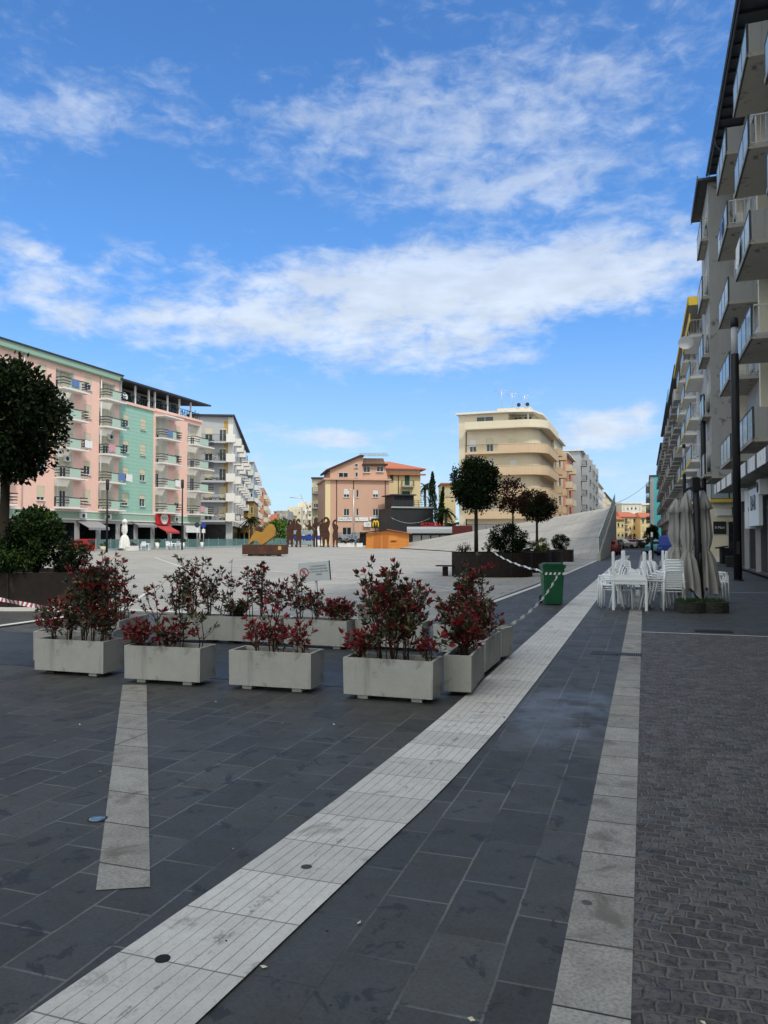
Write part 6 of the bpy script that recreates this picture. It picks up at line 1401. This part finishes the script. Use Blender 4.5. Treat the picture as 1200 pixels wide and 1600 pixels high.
def parasol(loc, H, r, label, seed, z0=.4, mt='canvas', canopies=((0, 0, 0),), mast=.04, mastm='dark_steel', group=None, masth=None):
    t = thing('closed_parasol', loc, label, 'parasol', group); rd = random.Random(seed); m = MB(); m.tube([(0, 0, 0), (.0, 0, masth or H)], [mast, mast*.85], 10); m.build('mast', mastm, t)
    for ci, (cx, cy, top) in enumerate(canopies):
        H2 = H-top; ph = rd.uniform(0, 6); nf = 8; prof = [(.02, H2), (.055*r/.3, H2-.05), (.14*r/.3, H2-.22), (.22*r/.3, H2-.42), (.15*r/.3, H2-.44), (.17*r/.3, H2-.8), (.185*r/.3, H2*.62), (.15*r/.3, H2*.55), (.105*r/.3, H2*.50), (.14*r/.3, H2*.485), (.22*r/.3, H2*.42), (.27*r/.3, H2*.30), (.285*r/.3, z0+.25), (.30*r/.3, z0)]
        def rip(i, a): 
            am = [0, .05, .1, .16, .1, .16, .2, .16, .08, .16, .26, .32, .36, .40][i]; return am*math.sin(nf*a+ph+.25*math.sin(i*.9))+am*.35*math.sin(5*a+ph*2+i*.3)
        m = MB(); n0 = len(m.v); seg = 64
        for i, (q, z) in enumerate(prof):
            for j in range(seg):
                a = 2*PI*j/seg; rr = q*(1+rip(i, a)); dz = (.10*math.sin(4*a+ph)+.05*math.sin(9*a)) if i == len(prof)-1 else ((.03*math.sin(3*a+ph)) if i in (3, 12) else 0)
                m.v.append((cx+rr*math.cos(a), cy+rr*math.sin(a), z+dz))
        for i in range(len(prof)-1):
            for j in range(seg): a = i*seg+j; b = i*seg+(j+1) % seg; m.f.append((a, a+seg, b+seg, b)); m.m.append(0); m.smooth.append(True)
        m.build('canopy', mt, t)
        m = MB(); m.lathe([(.11*r/.3, H2*.49), (.125*r/.3, H2*.5), (.11*r/.3, H2*.515)], 20, 0, Matrix.Translation((cx, cy, 0))); m.build('tie_strap', mt, t)
    return t
p = pxY(195, -50.5); parasol((-50.5, p, .3), 3.3, .42, 'closed white parasol with red lettering by the green block', 61, .3, 'white_paint', mast=.05)
def pot(loc, label, r=.25, h=.8, plant=True, mt='white_paint', seed=1, g='white tapered pots at the edge of the square'):
    t = thing('plant_pot', loc, label, 'pot', g); m = MB(); m.lathe([(r*.62, 0), (r, h), (r*.88, h), (r*.8, h-.08)], 20); m.build('pot', mt, t)
    if plant: f = MB(); blob(f, (0, 0, h+.15), (r*1.1, r*1.1, .3), 260, .12, 14, 2, seed); f.build('plant', ['leaf_mid', 'leaf_olive'], t)
for px, lab in ((246, 'white tapered pot left of the white tables, near the red awning'), (316, 'white tapered pot at the corner by the white block'), (286, 'white tapered pot right of the white tables')): pot((-50.3, pxY(px, -50.3), .32), lab)
pot((-50.3, pxY(162, -50.3), .3), 'cream pot with a small palm at the foot of the left street lamp', .35, .5, mt='shutter_beige', g=None)
t = thing('flower_trough', (-50.3, pxY(205, -50.3), .3), 'white trough of reddish flowers beside the closed white parasol', 'trough'); m = MB(); m.bbox((-.3, -.9, 0), (.3, .9, .5)); m.build('trough', 'white_paint', t); m = MB(); blob(m, (0, 0, .6), (.35, .9, .22), 500, .12, 20, 2, 3); m.build('flowers', ['leaf_rusty', 'photinia_maroon'], t)
# ---------------------------------------------------------------- white tables and plastic chairs
def make_table(loc, label, rz=0, flip=False, s=.78, h=.70):
    t = thing('plastic_table', loc, label, 'table', 'white plastic tables stacked by the umbrellas', rz); Tm_ = Matrix.Translation((0, 0, h)) @ Matrix.Rotation(PI, 4, 'X') if flip else Matrix.Identity(4)
    m = MB(); m.bbox((-s/2, -s/2, h-.03), (s/2, s/2, h), 0, Tm_, .008); m.build('tabletop', 'white_plastic', t)
    m = MB()
    for q in ((-1, 0), (1, 0), (0, -1), (0, 1)): x, y = q[0]*(s/2-.03), q[1]*(s/2-.03); hx, hy = (.012, s/2-.06) if q[0] else (s/2-.06, .012); m.box((x-hx, y-hy, h-.11), (x+hx, y+hy, h-.031), 0, Tm_)
    m.build('apron', 'white_plastic', t)
    for x in (-1, 1):
        for y in (-1, 1): m = MB(); cx, cy = x*(s/2-.035), y*(s/2-.035); m.bbox((cx-.03, cy-.03, 0), (cx+.03, cy+.03, h-.031), 0, Tm_, .008); m.build('leg', 'white_plastic', t)
    return t
CH = None
def make_chair():
    t = thing('plastic_chair', (0, 0, 0), 'x', 'chair', 'white plastic chairs stacked round the tables')
    m = MB(); m.bbox((-.22, -.22, .42), (.22, .20, .44), b=.008); m.bbox((-.225, -.235, .39), (.225, -.21, .435), b=.006); m.build('seat', 'white_plastic', t)
    for x in (-1, 1):
        m = MB(); m.tube([(x*.235, -.225, 0), (x*.225, -.21, .44), (x*.235, -.20, .62)], [.018, .02, .018], 6); m.build('leg', 'white_plastic', t)
        m = MB(); m.tube([(x*.235, .29, 0), (x*.215, .20, .43), (x*.21, .245, .65)], [.018, .021, .02], 6); m.build('leg', 'white_plastic', t)
        m = MB(); m.tube([(x*.235, -.20, .62), (x*.25, -.19, .655), (x*.255, -.05, .665), (x*.245, .15, .66), (x*.215, .24, .68)], [.02]*5, 6); m.build('armrest', 'white_plastic', t)
    m = MB()
    def bz(z): return .20+(z-.44)*.22
    for x in (-1, 1): m.tube([(x*.205, bz(.44), .44), (x*.205, bz(.66), .66), (x*.19, bz(.88), .88)], [.02]*3, 6)
    for k in range(8): z = .49+k*.052; m.box((-.2, bz(z)-.008, z), (.2, bz(z)+.008, z+.034))
    m.tube([(-.19, bz(.9), .885), (-.1, bz(.9)+.005, .905), (.1, bz(.9)+.005, .905), (.19, bz(.9), .885)], .018, 6); m.build('backrest', 'white_plastic', t)
    return t
def chairs(base, rz, n, labels, dz=.065, dy=.055):
    global CH
    for i in range(n):
        off = Matrix.Rotation(rz, 3, 'Z') @ Vector((0, -dy*i, 0)); loc = (base[0]+off.x, base[1]+off.y, dz*i)
        lab = labels(i, n)
        if CH is None: CH = make_chair(); CH.location = loc; CH.rotation_euler = (0, 0, rz); CH['label'] = lab
        else: dup(CH, loc, rz, lab)
def stacklab(where):
    o = ['lowest', 'second lowest', 'third lowest', 'fourth lowest', 'fifth lowest', 'sixth lowest']
    return lambda i, n: f'white slatted plastic chair, {"topmost" if i == n-1 else o[i]} in the stack {where}'
def gp(px, d): p = D(px, 900, d); return (p.x, p.y)
x, y = gp(984, 17.75)
make_table((x, y, 0), 'white plastic table standing upright at the end of the beige border strip', .0); make_table((x-.02, y+.04, .702), 'white plastic table upside down on the nearest upright table, legs in the air', .03, True, s=.76, h=.62)
x2, y2 = gp(990, 19.4); make_table((x2, y2, 0), 'white plastic table behind the nearest one, hidden by the chairs', .0); make_table((x2+.08, y2, .702), 'white plastic table upside down on the rear table, behind the nearest pair', -.03, True, s=.72, h=.62)
x3, y3 = gp(1063, 19.2); make_table((x3, y3, 0), 'white plastic table behind the slatted chair stack, left of the umbrella', .1); make_table((x3-.02, y3, .702), 'white plastic table upside down behind the slatted chair stack', .1, True, s=.76, h=.62)
xa, ya = gp(1052, 17.55); chairs((xa, ya), PI+.05, 5, stacklab('with its backs to the viewer'), .06, .045)
xa, ya = gp(1018, 17.9); chairs((xa, ya), PI/2+.1, 5, stacklab('right of the nearest upright table'), .05, .075)
xa, ya = gp(957, 18.2); chairs((xa, ya), -PI/2-.1, 3, stacklab('left of the nearest upright table'), .05, .04)
xa, ya = gp(974, 18.1); chairs((xa, ya), PI/2-.1, 1, lambda i, n: 'white plastic chair pushed under the left half of the nearest table'); xa, ya = gp(998, 18.4); chairs((xa, ya), -PI/2, 2, stacklab('under the nearest table'), .05, .07)
xa, ya = gp(974, 21.6); chairs((xa, ya), .1, 3, stacklab('behind the tables by the white path'), .05, .075)
xa, ya = gp(1010, 21.0); chairs((xa, ya), -.4, 3, stacklab('behind the tables, street side'), .05, .075)
xa, ya = gp(1113, 19.6); chairs((xa, ya), PI/2, 3, stacklab('right of the double parasol'), .05, .07)
# big double parasol and its stone base
x, y = gp(1094, 17.35)
tp = parasol((x, y, 0), 2.86, .215, 'closed double parasol with a thick black mast and two hanging beige canopies', 71, .42, 'canvas', ((-.19, .10, .18), (.20, .10, .14)), mast=.085, group='closed beige parasols', masth=3.02); tp.rotation_euler = (0, R(-1.5), YAW*.8)
m = MB()
for sx in (-1, 1): m.tube([(0, 0, 2.82), (sx*.2, .1, 2.74)], .03, 6)
m.bbox((-.09, -.09, 2.7), (.09, .09, 3.0)); m.tube([(0, -.1, 1.0), (0, -.13, 1.3)], .025, 6); m.build('arm', 'dark_steel', tp)
x, y = gp(1060, 22.5); tp = parasol((x, y, 0), 2.80, .36, 'closed pale beige parasol with a broad canopy behind the slatted chairs', 72, .75, 'canvas', ((-.02, 0, 0), (.30, .3, .03)), mast=.05, group='closed beige parasols')
for k, (px, lab) in enumerate(((1077, 'left rough dark stone block at the foot of the double parasol'), (1113, 'right rough dark stone block at the foot of the double parasol'))):
    x, y = gp(px, 17.1); t = thing('stone_base', (x, y, 0), lab, 'parasol base', 'rough stone blocks weighting the parasol', YAW); rd = random.Random(k); bm = bmesh.new(); bmesh.ops.create_cube(bm, size=1)
    bmesh.ops.subdivide_edges(bm, edges=list(bm.edges), cuts=7, use_grid_fill=True)
    for v in bm.verts:
        c = v.co; bulge = 1+.10*math.cos(c.x*PI)*(1 if c.y < 0 else 0); v.co = Vector((c.x*.52+rd.uniform(-.008, .008), c.y*.46*bulge-(.07*math.cos(c.x*PI*1.0) if c.y < 0 else 0)+rd.uniform(-.008, .008), (c.z+.5)*.23+rd.uniform(-.006, .006)*(c.z > -.4)))
    m = MB(); m.add_bm(bm); m.build('stone', 'stone_dark', t); f = MB()
    for _ in range(260): f.leaf((rd.uniform(-.24, .24), rd.uniform(-.2, .2), .22), rd.uniform(.04, .12), 0, (rd.gauss(0, .35), rd.gauss(0, .35), 1), .25)
    f.build('weeds', 'weed_green', t)['kind'] = 'stuff'
# pots, bin and crate by the shop fronts
def conifer(px, d, label, seed, hh=.62):
    p = gp(px, d); t = thing('potted_conifer', (p[0], p[1], 0), label, 'potted plant', 'small conifers in square white pots at the shop front'); m = MB(); bm = bmesh.new(); V = []
    for r_, z in ((.2, 0), (.27, .5), (.29, .5), (.29, .56), (.25, .56), (.24, .5)): V.append([bm.verts.new((x*r_, y*r_, z)) for x, y in ((-1, -1), (1, -1), (1, 1), (-1, 1))])
    bm.faces.new(V[0][::-1]); bm.faces.new(V[-1])
    for i in range(5):
        for j in range(4): bm.faces.new((V[i][j], V[i][(j+1) % 4], V[i+1][(j+1) % 4], V[i+1][j]))
    m.add_bm(bm); m.build('pot', 'pale_grey_wall', t); f = MB(); rd = random.Random(seed)
    for _ in range(1500): q = rd.random(); a = rd.uniform(0, 6.3); rr = .26*(1-q)**.7*rd.uniform(.5, 1.05); f.leaf((math.cos(a)*rr, math.sin(a)*rr, .52+hh*q*1.5), .09, rd.randrange(2), (rd.gauss(0, .4), rd.gauss(0, .4), 1), .3)
    f.build('foliage', ['leaf_olive', 'leaf_mid'] if seed % 2 else ['leaf_dark', 'leaf_mid'], t)
conifer(1193, 36.5, 'yellowish small conifer in a pale square pot at the right edge', 81); conifer(1178.5, 39, 'dark small conifer in a pale pot, second from the right edge', 82)
p = gp(1133, 48.5); t = thing('litter_bin', (p[0], p[1], 0), 'black square litter bin with a raised slanted lid by the cream wall', 'bin', rz=.2); m = MB(); m.bbox((-.26, -.26, 0), (.26, .26, 1.0), b=.03); m.build('body', 'sign_black', t); m = MB(); m.bbox((-.32, -.32, 1.02), (.32, .32, 1.10), 0, Matrix.Rotation(R(-10), 4, 'Y')); m.build('lid', 'sign_black', t)
p = gp(1147, 43.5); t = thing('black_crate', (p[0], p[1], 0), 'low black box planter behind the nearest lamp post', 'box'); m = MB(); m.bbox((-.4, -.3, 0), (.35, .3, .55), b=.02); m.build('body', 'sign_black', t); m = MB(); m.box((-.42, -.32, .551), (.37, .32, .60)); m.build('rim', 'rail_dark', t)
# ---------------------------------------------------------------- cars
def car(loc, rz, paint, label, group='cars parked at the end of the street', van=False):
    t = thing('parked_car', loc, label, 'car', group, rz); L, W_, H = 4.1, 1.7, 1.45
    pr = [(-2.05, .35), (-2.0, .75), (-1.85, .88), (-1.0, .97), (-.45, 1.38), (.9, 1.43), (1.65, 1.05), (2.0, .95), (2.05, .4), (1.9, .25), (-1.9, .25)]
    if van: pr = [(-2.05, .35), (-2.0, .95), (-1.5, 1.1), (-1.0, 1.75), (1.9, 1.85), (2.05, 1.6), (2.05, .4), (1.9, .25), (-1.9, .25)]
    bm = bmesh.new(); k = len(pr); A_ = [bm.verts.new((x, -W_/2+(.12 if z > 1.0 else 0), z)) for x, z in pr]; B_ = [bm.verts.new((x, W_/2-(.12 if z > 1.0 else 0), z)) for x, z in pr]
    bm.faces.new(A_); bm.faces.new(B_[::-1])
    for i in range(k): j = (i+1) % k; bm.faces.new((A_[j], A_[i], B_[i], B_[j]))
    bmesh.ops.recalc_face_normals(bm, faces=bm.faces); bmesh.ops.bevel(bm, geom=list(bm.edges), offset=.06, segments=2, affect='EDGES'); m = MB(); m.add_bm(bm, sm=False); m.build('body', paint, t)
    m = MB(); z1 = 1.32 if not van else 1.65; z0 = 1.0 if not van else 1.15
    for s in (-1, 1): m.poly([(-.85, s*.80, z0), (1.3, s*.80, z0), (.85, s*.75, z1), (-.45, s*.75, z1)][::s]); 
    m.box((-.95, -.62, z0), (-.60, .62, z1-.05), 0, Matrix.Translation((0, 0, 0))); m.box((1.05, -.62, z0), (1.42, .62, z1-.08)); m.build('windows', 'pane', t)
    for x in (-1.3, 1.3):
        for y in (-.8, .8): m = MB(); m.tube([(x, y-.1, .31), (x, y+.1, .31)], .31, 16, sm=False); w = m.build('wheel', 'rubber', t)
    for y in (-.6, .6): m = MB(); m.bbox((-2.07, y-.18, .62), (-1.98, y+.18, .78), b=.02); m.build('headlight', 'glass_lens', t)
    for y in (-.65, .65): m = MB(); m.bbox((2.0, y-.14, .68), (2.075, y+.14, .84), b=.02); m.build('tail_light', 'red_paint', t)
cols = [('car_dark', 'black car'), ('car_silver', 'silver car'), ('car_red', 'dark red car'), ('car_dark', 'charcoal car'), ('car_white', 'white car'), ('car_dark', 'dark blue looking car'), ('car_silver', 'grey car')]
where = ['leftmost in the row at the end of the street', 'second from the left in the row at the end of the street', 'third in the row, below the yellow balconied block', 'fourth in the row, below the yellow balconied block', 'fifth in the row, left of the dark street tree', 'closest to the dark street tree in the row', 'behind the dark street tree']
for i, px in enumerate((966, 975, 984, 992, 1000, 1008, 1026)):
    x, y = gp(px, 118+i*3); car((x, y, 0), PI/2+.15*(i % 3)+(1.3 if i % 2 else 0), cols[i][0], f'{cols[i][1]}, {where[i]}')
x, y = gp(1031, 78); car((x, y, 0), 1.25, 'car_teal', 'pale teal car parked right of the dark street tree', None)
x, y = gp(1044, 72); car((x, y, 0), 1.5, 'navy_blue', 'bright blue van left of the pale closed umbrella', None, van=True)
x, y = gp(953, 74); car((x, y, 0), 1.5, 'car_red', 'dark red car beside the wall of the tilted square', None)
y = pxY(131, -53.0); car((-53.0, y, .1), PI/2, 'car_red', 'bright red car in front of the grey awning of the pink block', None)
# white cafe sets on the left, planters by the terracotta house
for i, (px, lab) in enumerate(((268, 'white plastic table left of its twin, near the red awning'), (276, 'white plastic table near the red awning, right of its twin'), (228, 'white plastic table beside the flower trough'))):
    make_table((-50.0, pxY(px, -50.0), .32), lab, .2*i, h=.72)
for i, px in enumerate((264, 272, 281, 224)):
    dup(CH, (-49.3, pxY(px, -49.3), .32), 1+i, ['white plastic chair at the left end of the far cafe tables', 'white plastic chair between the two far cafe tables', 'white plastic chair at the right end of the far cafe tables', 'white plastic chair by the far flower trough'][i])
def trough(px, d, label, seed, w=2.2):
    p = D(px, 840, d); t = thing('flower_trough', (p.x, p.y, .15), label, 'trough', 'low pale troughs in front of the terracotta house', YAW); m = MB(); m.bbox((-w/2, -.3, 0), (w/2, .3, .7)); m.build('trough', 'white_paint', t); f = MB(); blob(f, (0, 0, .95), (w/2, .4, .45), 500, .16, 20, 2, seed); f.build('plants', ['leaf_rusty', 'leaf_mid'], t)
for i, (px, lab) in enumerate(((531, 'pale trough, leftmost below the graffiti wall'), (540, 'pale trough, second below the graffiti wall'), (549, 'pale trough, third below the graffiti wall'), (562, 'small pale trough near the wooden hut'))): trough(px, 116, lab, i, .9)
x, y = gp(474, 112); t = thing('blue_rack', (x, y, .3), 'stack of bright blue crates behind the steel figures', 'crates', rz=YAW)
for k in range(3): m = MB(); m.bbox((-1.4, -.5, .3+k*.75), (1.4, .5, .9+k*.75), b=.04); m.build('crate', 'navy_blue' if k % 2 else 'glass_blue', t)
x, y = gp(498, 128); t = thing('white_panel', (x, y, .3), 'tall white information panel with a blue square behind the steel figures', 'panel', rz=YAW); m = MB(); m.box((-.75, -.05, 0), (.75, .05, 3.2)); m.build('panel', 'white_paint', t); m = MB(); m.box((-.4, -.07, 1.0), (.5, -.051, 1.7)); m.build('blue_square', 'navy_blue', t)
for px, d, lab, c in ((308, 88, 'round grey road sign on a thin post at the corner by the white block', 'rail_dark'), (318, 90, 'round sign with a small white plate below it by the white block', 'navy_blue')):
    p = D(px, 840, d); t = thing('road_sign', (p.x, p.y, .2), lab, 'road sign', rz=YAW); m = MB(); m.tube([(0, 0, 0), (0, 0, 2.9)], .04, 6); m.build('post', 'aluminium', t); m = MB(); m.lathe([(.3, -.02), (.3, .02)], 20, 0, Matrix.Translation((0, -.05, 2.9)) @ Matrix.Rotation(PI/2, 4, 'X')); m.build('disc', c, t)
    if c == 'navy_blue': m = MB(); m.box((-.2, -.06, 2.0), (.2, -.04, 2.45)); m.build('plate', 'white_paint', t)
# left over fruits of the day: small litter and leaves on the paving
m = MB(); rd = random.Random(9)
for _ in range(90):
    x, y = rd.uniform(-5, 3), 2.5+rd.random()**1.5*12; m.leaf((x, y, .006), rd.uniform(.012, .035), rd.choice((0, 1, 1)), (rd.gauss(0, 1), rd.gauss(0, 1), .05), .5)
o = m.build('paving_litter', ['leaf_rusty', 'shutter_beige']); tag(o, 'scattered dry leaves and crumbs on the paving', 'litter', kind='stuff')
